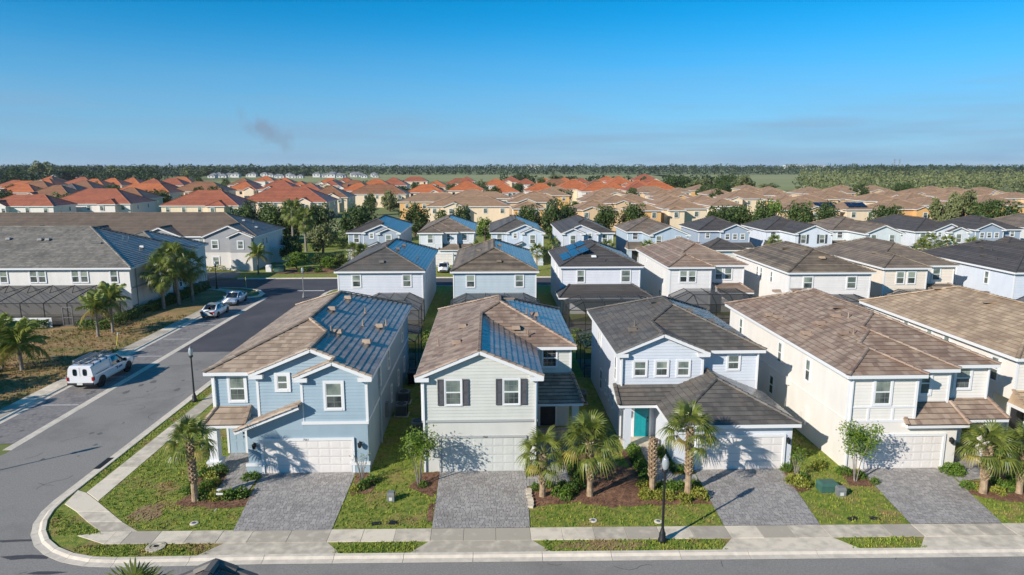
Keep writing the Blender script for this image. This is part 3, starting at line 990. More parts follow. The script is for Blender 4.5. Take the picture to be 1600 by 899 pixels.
# driveways: paver fields with concrete aprons across the verge
def paver_field(name, label, poly, seed, course=0.165, tw=0.2, z=0.062):
    rr = random.Random(seed)
    b = MB(); b.poly([(x, y, z) for x, y in poly])
    o = struct(b.build(name, JOINT), label)
    pm = MB()
    tiles(pm, [(x, y) for x, y in poly], lambda s, t, h: (s, t, z + 0.022 + h), course, tw, 0.0, rr, gap=0.008, jit=0.004, skirt=-0.02, vary=0.45)
    pm.build("pavers", PAVER, o, kind="stuff")
    return o
DRV = {}
for nm, q, lab in (("A", [(-12.15, 29.98), (-7.55, 29.95), (-7.6, 36.5), (-12.9, 36.5)], "grey paver driveway in front of the light blue house"),
                   ("B", [(-2.83, 29.96), (1.82, 29.88), (1.95, 36.3), (-2.9, 36.3)], "grey paver driveway in front of the pale grey house"),
                   ("C", [(11.1, 29.76), (15.72, 29.68), (16.5, 36.2), (11.45, 36.2)], "grey paver driveway in front of the garage beside the teal door"),
                   ("D", [(20.1, 29.63), (24.55, 29.57), (25.75, 36.0), (20.9, 36.0)], "grey paver driveway in front of the cream house"),
                   ("E", [(32.6, 29.4), (37.2, 29.35), (38.4, 35.8), (33.6, 35.8)], "grey paver driveway of the cream house at the edge")):
    DRV[nm] = q
    paver_field("driveway", lab, q, 40 + ord(nm))
    x0, x1 = q[0][0], q[1][0]
    ap = MB()
    pl = [(x0 - 0.85, sl(27.83, x0)), (x1 + 0.85, sl(27.83, x1)), (x1 + 0.05, sl(28.79, x1)), (x0 - 0.05, sl(28.79, x0))]
    ap.prism(pl, 0.0, 0.07, rg.random())
    struct(ap.build("driveway_apron", CONC), "flared concrete apron from kerb to sidewalk, " + lab.split("driveway ")[1])
PATHS = {
 "A": ([(-12.85, 34.0), (-12.85, 36.2), (-13.5, 36.2), (-13.5, 39.0), (-15.55, 39.0), (-15.55, 37.4), (-14.7, 36.0), (-14.55, 34.3)], "grey paver path to the porch of the light blue house"),
 "B": ([(1.9, 34.1), (4.3, 34.3), (4.25, 37.5), (5.1, 39.0), (5.1, 42.4), (2.75, 42.4), (2.75, 36.4), (1.95, 35.1)], "grey paver path to the dark door of the pale grey house"),
 "C": ([(9.0, 34.3), (10.55, 34.0), (11.3, 34.3), (11.35, 35.3), (10.1, 35.2), (9.95, 38.8), (10.2, 40.6), (8.3, 40.6), (8.55, 39.0), (9.05, 38.7)], "grey paver path to the teal front door"),
 "D": ([(25.45, 33.9), (27.7, 34.4), (28.0, 36.2), (29.0, 36.2), (29.0, 38.0), (26.5, 38.0), (26.4, 35.3), (25.6, 35.0)], "grey paver path to the porch of the cream house"),
}
for i, (k, (pl, lab)) in enumerate(PATHS.items()):
    paver_field("garden_path", lab, pl, 90 + i, course=0.2, tw=0.22, z=0.064)

# mulch beds
def blob_poly(pts, rr, sub=4, j=0.09):
    out = []
    n = len(pts)
    for i in range(n):
        a, b = pts[i], pts[(i + 1) % n]
        for k in range(sub):
            f = k / sub
            out.append((a[0] + (b[0] - a[0]) * f + rr.uniform(-j, j), a[1] + (b[1] - a[1]) * f + rr.uniform(-j, j)))
    return out
def inpoly(x, y, P):
    c = False
    n = len(P)
    for i in range(n):
        x0, y0 = P[i - 1]; x1, y1 = P[i]
        if (y0 > y) != (y1 > y) and x < (x1 - x0) * (y - y0) / (y1 - y0) + x0:
            c = not c
    return c
BEDS = []
SOIL = mat('bare_soil', s2l(160, 132, 96), s2l(134, 108, 78), rough=0.95, nscale=5, tint=0.8, c3=s2l(140, 136, 80), n3=1.5, n3lo=0.48, n3hi=0.7)
def bed(label, pts, seed, chips=500, j=0.09, m=None):
    rr = random.Random(seed)
    P = blob_poly(pts, rr, 4, j)
    BEDS.append(P)
    b = MB(); b.poly([(x, y, 0.068) for x, y in P])
    o = struct(b.build("mulch_bed", m or MULCH), label)
    c = MB()
    x0, x1 = min(p[0] for p in P), max(p[0] for p in P); y0, y1 = min(p[1] for p in P), max(p[1] for p in P)
    k = 0
    while k < chips:
        x, y = rr.uniform(x0, x1), rr.uniform(y0, y1)
        k += 1
        if not inpoly(x, y, P):
            continue
        a = rr.uniform(0, 3.14); L, w, h = rr.uniform(0.04, 0.11), rr.uniform(0.015, 0.03), rr.uniform(0.01, 0.04)
        ca, sa = math.cos(a), math.sin(a)
        q = [(x + ca * u * L - sa * v * w, y + sa * u * L + ca * v * w, 0.07 + h * (0.4 if u < 0 else 1.2)) for u, v in ((-1, -1), (1, -1), (1, 1), (-1, 1))]
        c.poly(q, rr.random())
    c.build("bark_chips", m or MULCH, o, kind="stuff")
    return o
bed("mulch bed round the palm of the light blue house", [(-16.1, 32.7), (-14.0, 32.3), (-12.5, 32.3), (-12.35, 33.6), (-12.95, 33.9), (-14.5, 34.2), (-14.7, 36), (-15.6, 37.2), (-16.3, 36.2), (-15.7, 34.2)], 1, 900)
bed("small mulch bed at the driveway corner of the light blue house", [(-7.5, 33.5), (-6.4, 33.6), (-6.1, 35.2), (-6.9, 36.0), (-7.5, 36.0)], 2, 260)
bed("mulch bed under the bare-stemmed crape myrtle", [(-4.4, 34.2), (-3.0, 33.1), (-2.92, 36.0), (-3.8, 36.0)], 3, 260)
bed("narrow mulch bed along the edge of the grey house driveway", [(-3.1, 30.6), (-2.88, 30.6), (-2.88, 32.4), (-3.2, 32.2)], 4, 60, 0.05)
bed("wide reddish mulch area between the grey house and the teal door house", [(1.95, 31.8), (4.3, 32.3), (6.2, 31.7), (7.5, 31.9), (9.5, 31.8), (11.15, 31.9), (11.3, 33.6), (10.6, 33.9), (9.0, 34.2), (8.95, 38.7), (7.9, 38.7), (7.9, 36.0), (5.4, 38.2), (4.4, 38.5), (4.45, 34.2), (1.95, 34.0)], 5, 3200)
bed("mulch strip under the hedge beside the garage of the teal door house", [(10.1, 35.4), (11.3, 35.5), (10.6, 36.0), (10.3, 38.8), (10.0, 38.8)], 6, 160, 0.05)
bed("mulch bed beside the driveway of the teal door house", [(16.0, 33.0), (17.0, 33.2), (17.3, 34.6), (16.9, 36.0), (16.4, 35.9)], 7, 260)
bed("thin mulch bed at the foot of the cream house myrtle", [(19.3, 33.6), (20.6, 33.6), (20.9, 35.5), (19.6, 35.6)], 8, 220)
bed("mulch bed round the palms of the cream house", [(24.9, 32.6), (26.2, 31.7), (28.5, 31.4), (32.0, 31.4), (32.0, 35.6), (28.1, 35.9), (27.8, 34.2), (25.4, 33.8)], 9, 1200)
bed("bare brown soil patch in the corner lawn", [(-17.9, 31.6), (-17.2, 31.2), (-16.4, 31.3), (-16.2, 32.0), (-16.8, 32.7), (-17.5, 32.6)], 10, 260, 0.2, SOIL)
bed("mulch bed with shrubs beyond the cross street", [(-34, 108.6), (-26, 108.8), (-24, 110), (-25, 113.5), (-29, 114), (-33, 114), (-35.5, 111)], 12, 300, 0.2)
bed("bare soil in the verge beside the lamp", [(2.7, 28.0), (6.3, 27.95), (7.2, 28.2), (6.4, 28.55), (3.4, 28.6)], 13, 160, 0.12, SOIL)

# grass: short blades over the near lawns
NOGRASS = [DRV[k] for k in DRV] + [PATHS[k][0] for k in PATHS] + BEDS[:10]
gb = MB()
rr = random.Random(5)
def blades(x0, x1, y0, y1, n, ok):
    for _ in range(n):
        x, y = rr.uniform(x0, x1), rr.uniform(y0, y1)
        if not ok(x, y):
            continue
        if any(inpoly(x, y, P) for P in NOGRASS):
            continue
        t = rr.random()
        for b_ in range(3):
            a = rr.uniform(0, 6.28); h = rr.uniform(0.04, 0.12) * (1.5 if rr.random() < 0.08 else 1); w = 0.026; l = rr.uniform(0.02, 0.07)
            px, py = x + rr.uniform(-0.04, 0.04), y + rr.uniform(-0.04, 0.04)
            ca, sa = math.cos(a), math.sin(a)
            gb.poly([(px - sa * w, py + ca * w, 0.045), (px + sa * w, py - ca * w, 0.045), (px + ca * l, py + sa * l, 0.05 + h)], t)
hs = [(-15.7, -6.8), (-3.85, 5.2), (7.9, 17.1), (19.9, 29.3), (31.6, 41)]
def ok_front(x, y):
    if y < sl(29.97, x):
        return False
    if y > 36.0 and any(a - 0.1 < x < b + 0.1 for a, b in hs):
        return False
    if x < -16.6 and (x - -20.15) * 0.75 + (y - 33.15) * 0.83 < 0.05:
        return False
    return x > -20.1
blades(-20.1, 34, 29.5, 42, 26000, ok_front)
def ok_verge(x, y):
    if not (sl(27.86, x) < y < sl(28.78, x)) or (x < -16.9 and ((x + 16.4) ** 2 + (y - 33.45) ** 2 > 5.4 ** 2 or y > 29.0)):
        return False
    for k in DRV:
        if DRV[k][0][0] - 0.5 < x < DRV[k][1][0] + 0.5:
            return False
    return True
blades(-18.8, 32, 27.3, 29.2, 9300, ok_verge)
blades(-22, -16.5, 33.0, 64, 900, lambda x, y: -20.1 < x < -16.2)
blades(-21.9, -21.35, 34.8, 62, 900, lambda x, y: True)
blades(-21.9, -18.2, 29.9, 33.0, 700, lambda x, y: (x + 19.5) * 0.55 + (y - 31.1) * 0.83 < -0.15 and (x + 16.4) ** 2 + (y - 33.45) ** 2 < 5.4 ** 2)
struct(gb.build("grass", GRASSB), "short uneven lawn grass of the front yards", "stuff")

paver = sheet("forecourt", [(-62, 104.3), (-39.0, 104.3), (-39.4, 105.5), (-40.2, 110.6), (-62, 110.6)], 0.036, ASPHM, "parking forecourt of the grey townhouse")
fk = MB()
for k in range(7):
    fk.box(-43.0 - 2.9 * k - 0.06, 104.6, 0.037, -43.0 - 2.9 * k + 0.06, 110.2, 0.042)
struct(fk.build("road_marking", LINE), "white stall lines of the townhouse forecourt")

# rough tufts on the dry verge
gb = MB()
SAVE = NOGRASS; NOGRASS = []
for _ in range(9000):
    x, y = rr.uniform(-62, -34.7), rr.uniform(41, 78)
    if x < -44 and y > 71: continue
    t = rr.random()
    for b_ in range(3):
        a = rr.uniform(0, 6.28); h = rr.uniform(0.05, 0.2); w = 0.05; l_ = rr.uniform(0.04, 0.14)
        px, py = x + rr.uniform(-0.1, 0.1), y + rr.uniform(-0.1, 0.1)
        ca, sa = math.cos(a), math.sin(a)
        gb.poly([(px - sa * w, py + ca * w, 0.025), (px + sa * w, py - ca * w, 0.025), (px + ca * l_, py + sa * l_, 0.03 + h)], t)
NOGRASS = SAVE
struct(gb.build("grass", DRYG), "rough dry tufts of the townhouse verge", "stuff")
# hairline cracks and oil spots on the old asphalt
ck = MB()
for _ in range(26):
    x, y = rr.uniform(-28.5, -23), rr.uniform(33, 62)
    if rr.random() < 0.3: x, y = rr.uniform(-20, 26), rr.uniform(25.9, 27.0)
    a = rr.uniform(0, 6.28)
    for k in range(rr.randint(4, 10)):
        a += rr.uniform(-0.7, 0.7); L = rr.uniform(0.15, 0.4)
        x2, y2 = x + math.cos(a) * L, y + math.sin(a) * L
        if not (-28.9 < x2 < -22.8 or y2 < 27.1): break
        nx, ny = -math.sin(a) * 0.014, math.cos(a) * 0.014
        ck.poly([(x - nx, y - ny, 0.0165), (x2 - nx, y2 - ny, 0.0165), (x2 + nx, y2 + ny, 0.0165), (x + nx, y + ny, 0.0165)])
        x, y = x2, y2
struct(ck.build("asphalt_crack", ASPHD), "thin sealed cracks in the pale asphalt", "stuff")
oil = MB()
for _ in range(46):
    x, y = (rr.uniform(-32.2, -30.0), rr.uniform(42, 88)) if rr.random() < 0.7 else (rr.uniform(-28, -23.5), rr.uniform(34, 61))
    r0 = rr.uniform(0.06, 0.28)
    n_ = 9
    oil.poly([(x + r0 * math.cos(6.283 * k / n_) * rr.uniform(0.6, 1.2), y + r0 * 1.5 * math.sin(6.283 * k / n_) * rr.uniform(0.6, 1.2), 0.0172) for k in range(n_)])
struct(oil.build("oil_stain", mat("oil_stained_asphalt", s2l(96, 93, 91), s2l(112, 109, 106), rough=0.8, nscale=6)), "small oil spots on bay and lane", "stuff")

# ================================================================= houses
def hiproof(root, x0, x1, y0, y1, ze, p, roofm, rng, course=0.34, tw=None, ends=('hip', 'hip'), fascia=None, name="roof", th=0.045):
    """hip (or gable) roof over a box, ridge along its longer side"""
    tl, cp, fa = MB(), MB(), MB()
    w, d = x1 - x0, y1 - y0
    P = []
    if w >= d:
        r = d / 2; ym = (y0 + y1) / 2
        a = x0 + (r if ends[0] == 'hip' else 0); b = x1 - (r if ends[1] == 'hip' else 0)
        P.append(([(x0, 0), (x1, 0), (b, r), (a, r)], lambda s, t, h: (s, y0 + t, ze + p * t + h)))
        P.append(([(x0, 0), (x1, 0), (b, r), (a, r)], lambda s, t, h: (s, y1 - t, ze + p * t + h)))
        if ends[0] == 'hip': P.append(([(y0, 0), (y1, 0), (ym, r)], lambda s, t, h: (x0 + t, s, ze + p * t + h)))
        if ends[1] == 'hip': P.append(([(y0, 0), (y1, 0), (ym, r)], lambda s, t, h: (x1 - t, s, ze + p * t + h)))
        R0, R1 = (a, ym), (b, ym)
        E = [((x0, y0), R0), ((x0, y1), R0), ((x1, y0), R1), ((x1, y1), R1)]
    else:
        r = w / 2; xm = (x0 + x1) / 2
        a = y0 + (r if ends[0] == 'hip' else 0); b = y1 - (r if ends[1] == 'hip' else 0)
        P.append(([(y0, 0), (y1, 0), (b, r), (a, r)], lambda s, t, h: (x0 + t, s, ze + p * t + h)))
        P.append(([(y0, 0), (y1, 0), (b, r), (a, r)], lambda s, t, h: (x1 - t, s, ze + p * t + h)))
        if ends[0] == 'hip': P.append(([(x0, 0), (x1, 0), (xm, r)], lambda s, t, h: (s, y0 + t, ze + p * t + h)))
        if ends[1] == 'hip': P.append(([(x0, 0), (x1, 0), (xm, r)], lambda s, t, h: (s, y1 - t, ze + p * t + h)))
        R0, R1 = (xm, a), (xm, b)
        E = [((x0, y0), R0), ((x1, y0), R0), ((x0, y1), R1), ((x1, y1), R1)]
    for pl, fr in P:
        tiles(tl, pl, fr, course, tw, th, rng)
    zr = ze + p * r
    caps(cp, (*R0, zr + 0.03), (*R1, zr + 0.03), rng, step=0.5)
    for e, q in E:
        caps(cp, (*e, ze + 0.03), (*q, zr + 0.03), rng, step=0.5)
    for q0, q1 in (((x0, y0), (x1, y0)), ((x1, y0), (x1, y1)), ((x1, y1), (x0, y1)), ((x0, y1), (x0, y0))):
        fa.beam((*q0, ze - 0.09), (*q1, ze - 0.09), 0.04, 0.2)
    fa.poly([(x0, y0, ze - 0.16), (x1, y0, ze - 0.16), (x1, y1, ze - 0.16), (x0, y1, ze - 0.16)])
    ro = fa.build(name, fascia or TRIM, root)
    tl.build("roof_tiles", roofm, ro, kind="stuff")
    cp.build("ridge_caps", roofm, ro, kind="stuff")
    return ro

def gable_wing(root, x0, x1, yf, ymain, ze, p, roofm, wallm, rng, sidem=None, oh=0.35, z0=0.0, ybase=None):
    r = (x1 - x0) / 2; xm = (x0 + x1) / 2
    tl, cp, fa, w = MB(), MB(), MB(), MB()
    pl = [(yf, 0), (ymain, 0), (ymain + r, r), (yf, r)]
    tiles(tl, pl, lambda s, t, h: (x0 + t, s, ze + p * t + h), 0.34, None, 0.045, rng)
    tiles(tl, pl, lambda s, t, h: (x1 - t, s, ze + p * t + h), 0.34, None, 0.045, rng)
    zr = ze + p * r
    caps(cp, (xm, yf, zr + 0.03), (xm, ymain + r, zr + 0.03), rng)
    for e in (x0, x1):
        caps(cp, (e, yf + 0.1, ze + 0.03), (xm, yf + 0.1, zr + 0.03), rng)
        fa.beam((e, yf + 0.03, ze - 0.07), (xm, yf + 0.03, zr - 0.07), 0.05, 0.2)
        fa.beam((e, yf, ze - 0.09), (e, ymain, ze - 0.09), 0.04, 0.2)
    y = yf + oh
    w.prism([(x0 + oh, y), (x1 - oh, y), (x1 - oh, ymain + 0.5), (x0 + oh, ymain + 0.5)], z0 - 0.05, ze - 0.1, cap=False)
    w.poly([(x0 + oh, y, ze - 0.1), (x1 - oh, y, ze - 0.1), (x1 - oh, y, ze + p * oh - 0.08), (xm, y, zr - 0.08), (x0 + oh, y, ze + p * oh - 0.08)])
    wo = w.build("wing_wall", wallm, root)
    if sidem:
        sd = MB()
        def lim(z):
            k = 0 if z < ze else (z - ze + 0.08) / p
            k = max(k, oh)
            return (x0 + k, x1 - k)
        siding(sd, x0 + oh, x1 - oh, 3.05, zr, y, rng, lim)
        sd.build("siding", sidem, wo)
    ro = fa.build("wing_roof", TRIM, root)
    tl.build("roof_tiles", roofm, ro, kind="stuff")
    cp.build("ridge_caps", roofm, ro, kind="stuff")

def number_text(root, txt, x, y, z, size=0.16):
    cu = bpy.data.curves.new("house_number", 'FONT')
    cu.body = txt; cu.size = size; cu.align_x = 'CENTER'; cu.extrude = 0.004
    cu.materials.append(BLACKM)
    tmp = bpy.data.objects.new("house_number", cu)
    COL.objects.link(tmp)
    me = bpy.data.meshes.new_from_object(tmp.evaluated_get(bpy.context.evaluated_depsgraph_get()))
    bpy.data.objects.remove(tmp)
    me.name = "house_number"
    o = link("house_number", me, root, (x, y, z))
    o.rotation_euler = (math.pi / 2, 0, 0)
    return o

def typeA(name, label, X, Y, wallm, sidem, roofm, anchor='R', detail=2, seed=1, group=None, doorm=None):
    g = 1 if anchor == 'R' else -1
    lower = [(-2.25 * g, 0.0), (4.4 * g, 0.0), (4.4 * g, 19.25), (-4.4 * g, 19.25), (-4.4 * g, 2.8), (-2.25 * g, 2.8)]
    h = House(name, label, X, Y, 9.5, 0.9, 19.6, [(4.23, -0.3, 'gable'), (6.85, 0.4, 'gable')], anchor, wallm, sidem, roofm, detail=detail, lower=lower, zl=3.0, seed=seed, group=group)
    gr = (2, 4) if detail >= 1 else None
    h.win(2.62 * g, 4.55, 0.88, 1.45, 0.05, tr=0.13, grid=gr)
    h.win(-0.35 * g, 5.12, 0.56, 0.8, 0.75, tr=0.16, grid=(2, 2) if gr else None)
    h.win(-3.05 * g, 4.62, 0.84, 1.4, 1.25, tr=0.13, grid=gr)
    a, b = sorted((0.8 * g, 4.47 * g))
    h.band(a, b, 2.9, 3.07, 0.05, d=0.09)
    # the slanting roof strip over the entry
    tl, cp, fa = MB(), MB(), MB()
    fx = lambda t: g * (-2.75 + t)
    tiles(tl, [(-0.55, 0), (0.72, 0), (0.72, 3.55), (-0.55, 3.55)], lambda s, t, hh: (fx(t), s, 2.72 + 0.4 * t + hh), 0.34, 0.33 if detail >= 2 else None, 0.045, h.rng)
    caps(cp, (fx(0), -0.5, 2.75), (fx(3.55), -0.5, 4.17), h.rng)
    caps(cp, (fx(3.5), -0.5, 4.15), (fx(3.5), 0.05, 4.15), h.rng)
    fa.beam((fx(0), -0.52, 2.63), (fx(3.55), -0.52, 4.05), 0.05, 0.17)
    fa.poly([(fx(0), -0.5, 2.6), (fx(3.5), -0.5, 4.0), (fx(3.5), 0.7, 4.0), (fx(0), 0.7, 2.6)])
    r = fa.build("slanting_roof", TRIM, h.root)
    tl.build("roof_tiles", roofm, r, kind="stuff"); cp.build("ridge_caps", roofm, r, kind="stuff")
    w = MB()
    w.poly([(-2.25 * g, -0.006, 2.6), (0.87 * g, -0.006, 2.6), (0.87 * g, -0.006, 4.1), (-2.25 * g, -0.006, 2.86)])
    w.build("entry_wall", sidem, h.wall)
    a, b = sorted((-4.72 * g, -2.4 * g))
    h.shed(a, b, 0.15, 1.25, 2.85, 3.55, hl=0.45 if g == 1 else 0.0, hr=0.0 if g == 1 else 0.45)
    h.pillar(-4.35 * g, 0.75, 0.5, 2.75)
    a, b = sorted((-1.37 * g, 3.5 * g))
    garage(h.root, a, b, 1.98, 0.0, WHITE_G)
    for px in (-1.85 * g, 3.95 * g):
        MB().box(px - 0.5, -0.08, 0.0, px + 0.5, 0, 0.52).build("plinth", sidem, h.root)
        MB().box(px - 0.54, -0.12, 0.52, px + 0.54, 0, 0.68).build("plinth_cap", TRIM, h.root)
    door(h.root, -3.85 * g, 2.8, doorm or sidem)
    MB().box(-2.9 * g - 0.2, 2.74, 0.1, -2.9 * g + 0.2, 2.8, 2.3).build("sidelight", YELLOW, h.root)
    for px in (-1.85 * g, 3.95 * g):
        wall_lamp(h.root, px, 0.0, 1.75)
    return h

def typeB(name, label, X, Y, wallm, sidem, roofm, anchor='L', detail=2, seed=1, group=None, shut=True, wins=None):
    g = 1 if anchor == 'L' else -1
    lower = [(-4.45 * g, 0.03), (1.85 * g, 0.03), (1.85 * g, 6.7), (4.45 * g, 6.7), (4.45 * g, 17.25), (-4.45 * g, 17.25)]
    h = House(name, label, X, Y, 9.6, 5.9, 17.6, [(7.0, -0.3, 'gable')], anchor, wallm, sidem, roofm, detail=detail, lower=lower, zl=3.0, side_from=3.12, seed=seed, group=group)
    gr = (3, 4) if detail >= 1 else None
    for x in (-2.75 * g, 0.45 * g):
        h.win(x, 4.72, 0.86, 1.42, 0.05, tr=0.07, grid=gr)
        if shut:
            for e in (-0.68, 0.68):
                shutter(h.root, x + e, 0.05, 4.72, 0.36, 1.5, SHUT)
    h.win(3.1 * g, 4.85, 0.9, 1.15, 6.25, tr=0.06, grid=(3, 4) if gr else None, dark=True)
    a, b = sorted((-4.5 * g, 1.9 * g))
    h.band(a, b, 3.0, 3.12, 0.05, GREYT, 0.1)
    a, b = sorted((2.1 * g, 4.9 * g))
    h.shed(a, b, 3.25, 6.25, 2.85, 3.85, hl=0.0 if g == 1 else 0.4, hr=0.4 if g == 1 else 0.0)
    a, b = sorted((-3.48 * g, 1.2 * g))
    garage(h.root, a, b, 2.08, 0.03, GARB, trim=GREYT, tr=0.1)
    door(h.root, 3.05 * g, 6.7, DARKDOOR, w=1.0, h=2.15)
    h.pillar(4.45 * g, 3.6, 0.42, 2.75, m=sidem, base=False)
    wall_lamp(h.root, 4.0 * g, 6.7, 1.9)
    return h

def typeC(name, label, X, Y, wallm, sidem, roofm, anchor='L', detail=2, seed=1, group=None, doorm=None):
    g = 1 if anchor == 'L' else -1
    lower = [(-2.1 * g, 0.0), (4.5 * g, 0.0), (4.5 * g, 5.5), (4.4 * g, 5.5), (4.4 * g, 16.75), (-4.4 * g, 16.75), (-4.4 * g, 4.85), (-2.1 * g, 4.85)]
    h = House(name, label, X, Y, 9.5, 4.9, 17.1, [(5.8, 4.3, 'gable')], anchor, wallm, sidem, roofm, detail=detail, lower=lower, zl=2.92, side_from=3.6, seed=seed, group=group)
    gr = (2, 2) if detail >= 1 else None
    for x in (-3.2, -1.85, -0.5):
        h.win(x * g, 4.62, 0.72, 0.92, 4.65, tr=0.1, grid=gr)
    h.win(2.85 * g, 4.8, 0.7, 0.9, 5.25, tr=0.1, grid=gr)
    x0 = -2.5
    Xg = (lambda u: x0 + u) if g == 1 else (lambda u: -(x0 + u))
    stepped_roof(h.root, "garage_roof", Xg, 7.3, -0.4, 5.1, [], roofm, 2.85, tw=0.33 if detail >= 2 else None, back='gable', rng=h.rng)
    a, b = sorted((-4.75 * g, 0.7 * g))
    h.shed(a, b, 2.95, 4.65, 2.85, 3.6)
    h.pillar(-4.2 * g, 3.2, 0.4, 2.75, m=sidem, base=False)
    a, b = sorted((-0.86 * g, 3.98 * g))
    garage(h.root, a, b, 2.0, 0.0, WHITE_G)
    door(h.root, -2.95 * g, 4.85, doorm or sidem, w=0.95, h=2.15)
    wall_lamp(h.root, 4.25 * g, 0.0, 1.8)
    MB().box(min(-4.4 * g, -2.1 * g), 3.1, 0.0, max(-4.4 * g, -2.1 * g), 4.85, 0.1).build("porch_floor", CONC, h.root)
    return h

def typeD(name, label, X, Y, wallm, sidem, roofm, anchor='L', detail=2, seed=1, group=None, y1=-0.3, y2=0.7, y3=1.5, yb=19.6, W=9.9):
    g = 1 if anchor == 'L' else -1
    lower = [(-4.6 * g, y1 + 0.3), (1.75 * g, y1 + 0.3), (1.75 * g, y3 + 2.0), (4.6 * g, y3 + 2.0), (4.6 * g, yb - 0.35), (-4.6 * g, yb - 0.35)]
    h = House(name, label, X, Y, W, y3, yb, [(4.5, y1, 'hip'), (7.0, y2, 'hip')], anchor, wallm, sidem, roofm, detail=detail, lower=lower, zl=2.9, side_from=2.95, seed=seed, group=group)
    gr = (3, 4) if detail >= 1 else None
    f1, f2, f3 = y1 + 0.35, y2 + 0.35, y3 + 0.35
    h.win(-2.75 * g, 4.6, 0.88, 1.4, f1, tr=0.12, grid=gr)
    h.win(0.3 * g, 4.75, 0.56, 1.25, f2, tr=0.12)
    h.win(3.05 * g, 4.78, 0.86, 1.25, f3, tr=0.12, grid=gr)
    a, b = sorted((-4.62 * g, -0.8 * g))
    h.band(a, b, 2.82, 2.95, f1, d=0.07)
    h.band(a, b, 3.66, 3.76, f1, d=0.058)
    for x in (-3.45 * g, -2.05 * g):
        h.band(x - 0.06, x + 0.06, 2.95, 3.66, f1, d=0.056)
    a, b = sorted((-1.35 * g, 2.2 * g))
    h.shed(a, b, y1 - 0.05, f2, 2.75, 3.6, hl=0.28, hr=0.28, name="garage_roof")
    a, b = sorted((1.95 * g, 4.92 * g))
    h.shed(a, b, y3 - 1.2, f3, 2.8, 3.55, hl=0.0 if g == 1 else 0.28, hr=0.28 if g == 1 else 0.0)
    h.pillar(3.95 * g, y3 - 0.75, 0.5, 2.7, m=sidem, base=False)
    a, b = sorted((-3.5 * g, 0.95 * g))
    garage(h.root, a, b, 2.0, y1 + 0.3, WHITE_G)
    door(h.root, 2.9 * g, y3 + 2.0, DARKDOOR)
    wall_lamp(h.root, 1.4 * g, y1 + 0.3, 1.75)
    return h

WHITE_G = mat("garage_white", s2l(228, 222, 216), s2l(218, 212, 208), rough=0.5, nscale=2)
GARB = mat("garage_greywhite", s2l(206, 208, 202), s2l(196, 198, 194), rough=0.5, nscale=2)
GREYT = mat("grey_trim", s2l(168, 170, 168), rough=0.6)
SHUT = mat("shutter_grey", s2l(84, 84, 88), s2l(72, 72, 76), rough=0.6, nscale=4)
YELLOW = mat("warm_sidelight", s2l(214, 182, 122), rough=0.6)
DARKDOOR = mat("dark_door", s2l(40, 42, 46), s2l(52, 52, 56), rough=0.4, nscale=3)
TEAL = mat("teal_door", s2l(24, 150, 158), s2l(20, 138, 148), rough=0.4, nscale=3)
BLUEA = wallmat("siding_light_blue", (158, 178, 190)); BLUEAD = wallmat("wall_light_blue", (152, 172, 184))
GREYB = wallmat("siding_pale_grey", (204, 205, 198)); GREYBW = wallmat("wall_pale_grey", (208, 208, 202))
WHITEC = wallmat("siding_ice_white", (206, 212, 220)); WHITECW = wallmat("wall_ice_white", (210, 214, 222))
CREAMD = wallmat("siding_cream", (228, 223, 215)); CREAMDW = wallmat("wall_cream", (230, 225, 217))

hA = typeA("house", "light blue clapboard house on the corner lot with white garage door", -11.25, 36.2, BLUEAD, BLUEA, ROOF_TAN, seed=2, doorm=BLUEA, group="front row houses")
for y, z in ((4.4, 4.3), (8.1, 4.3), (15.2, 4.3)):
    h_ = hA.win(4.4, z, 0.6, 1.25, y, face='+x', tr=0.06)
hA.side_band(4.4, 0.05, 19.2, 2.95, 3.07, 1)
for y in (9.0, 12.5, 16.0):
    hA.win(4.4, 1.6, 0.5, 1.1, y, face='+x', tr=0.05, dark=True)
hA.vents([(0, 4.0, 13.6, 0), (0, 4.2, 9.3, 0), (0, 2.0, 8.4, 1), (0, 2.4, 11.6, 1), (0, 1.1, 9.6, 0), (0, 0.8, 10.6, 1), (0, 1.2, 5.2, 0), (0, 2.9, 5.0, 0), (0, 3.2, 4.6, 1)])
number_text(hA.root, "7561", 1.0, -0.103, 2.0)
MB().box(4.4, 6.2, 0.9, 4.58, 6.55, 1.9).build("meter_box", GREYM, hA.root)
MB().tube([(4.5, 4.0, 0.1), (4.5, 4.0, 5.5)], [0.04, 0.04], 6).build("downspout", BLUEA, hA.root)

hB = typeB("house", "pale grey gabled house with dark shutters and grey garage door", 0.68, 36.04, GREYBW, GREYB, ROOF_BROWN, seed=3, group="front row houses")
hB.vents([(0, 2.1, 3.6, 0), (0, 2.3, 7.4, 0), (0, 0.9, 5.0, 1), (1, 2.4, 10.6, 0), (1, 3.0, 10.0, 1), (1, 4.4, 12.0, 2)])
roof_vent(hB.roof, 1.0, 7.6, 6.45, 0, ROOF_BROWN); roof_vent(hB.roof, 1.75, 6.9, 6.15, 1, ROOF_BROWN)
number_text(hB.root, "7565", -1.0, -0.073, 2.09, 0.14)

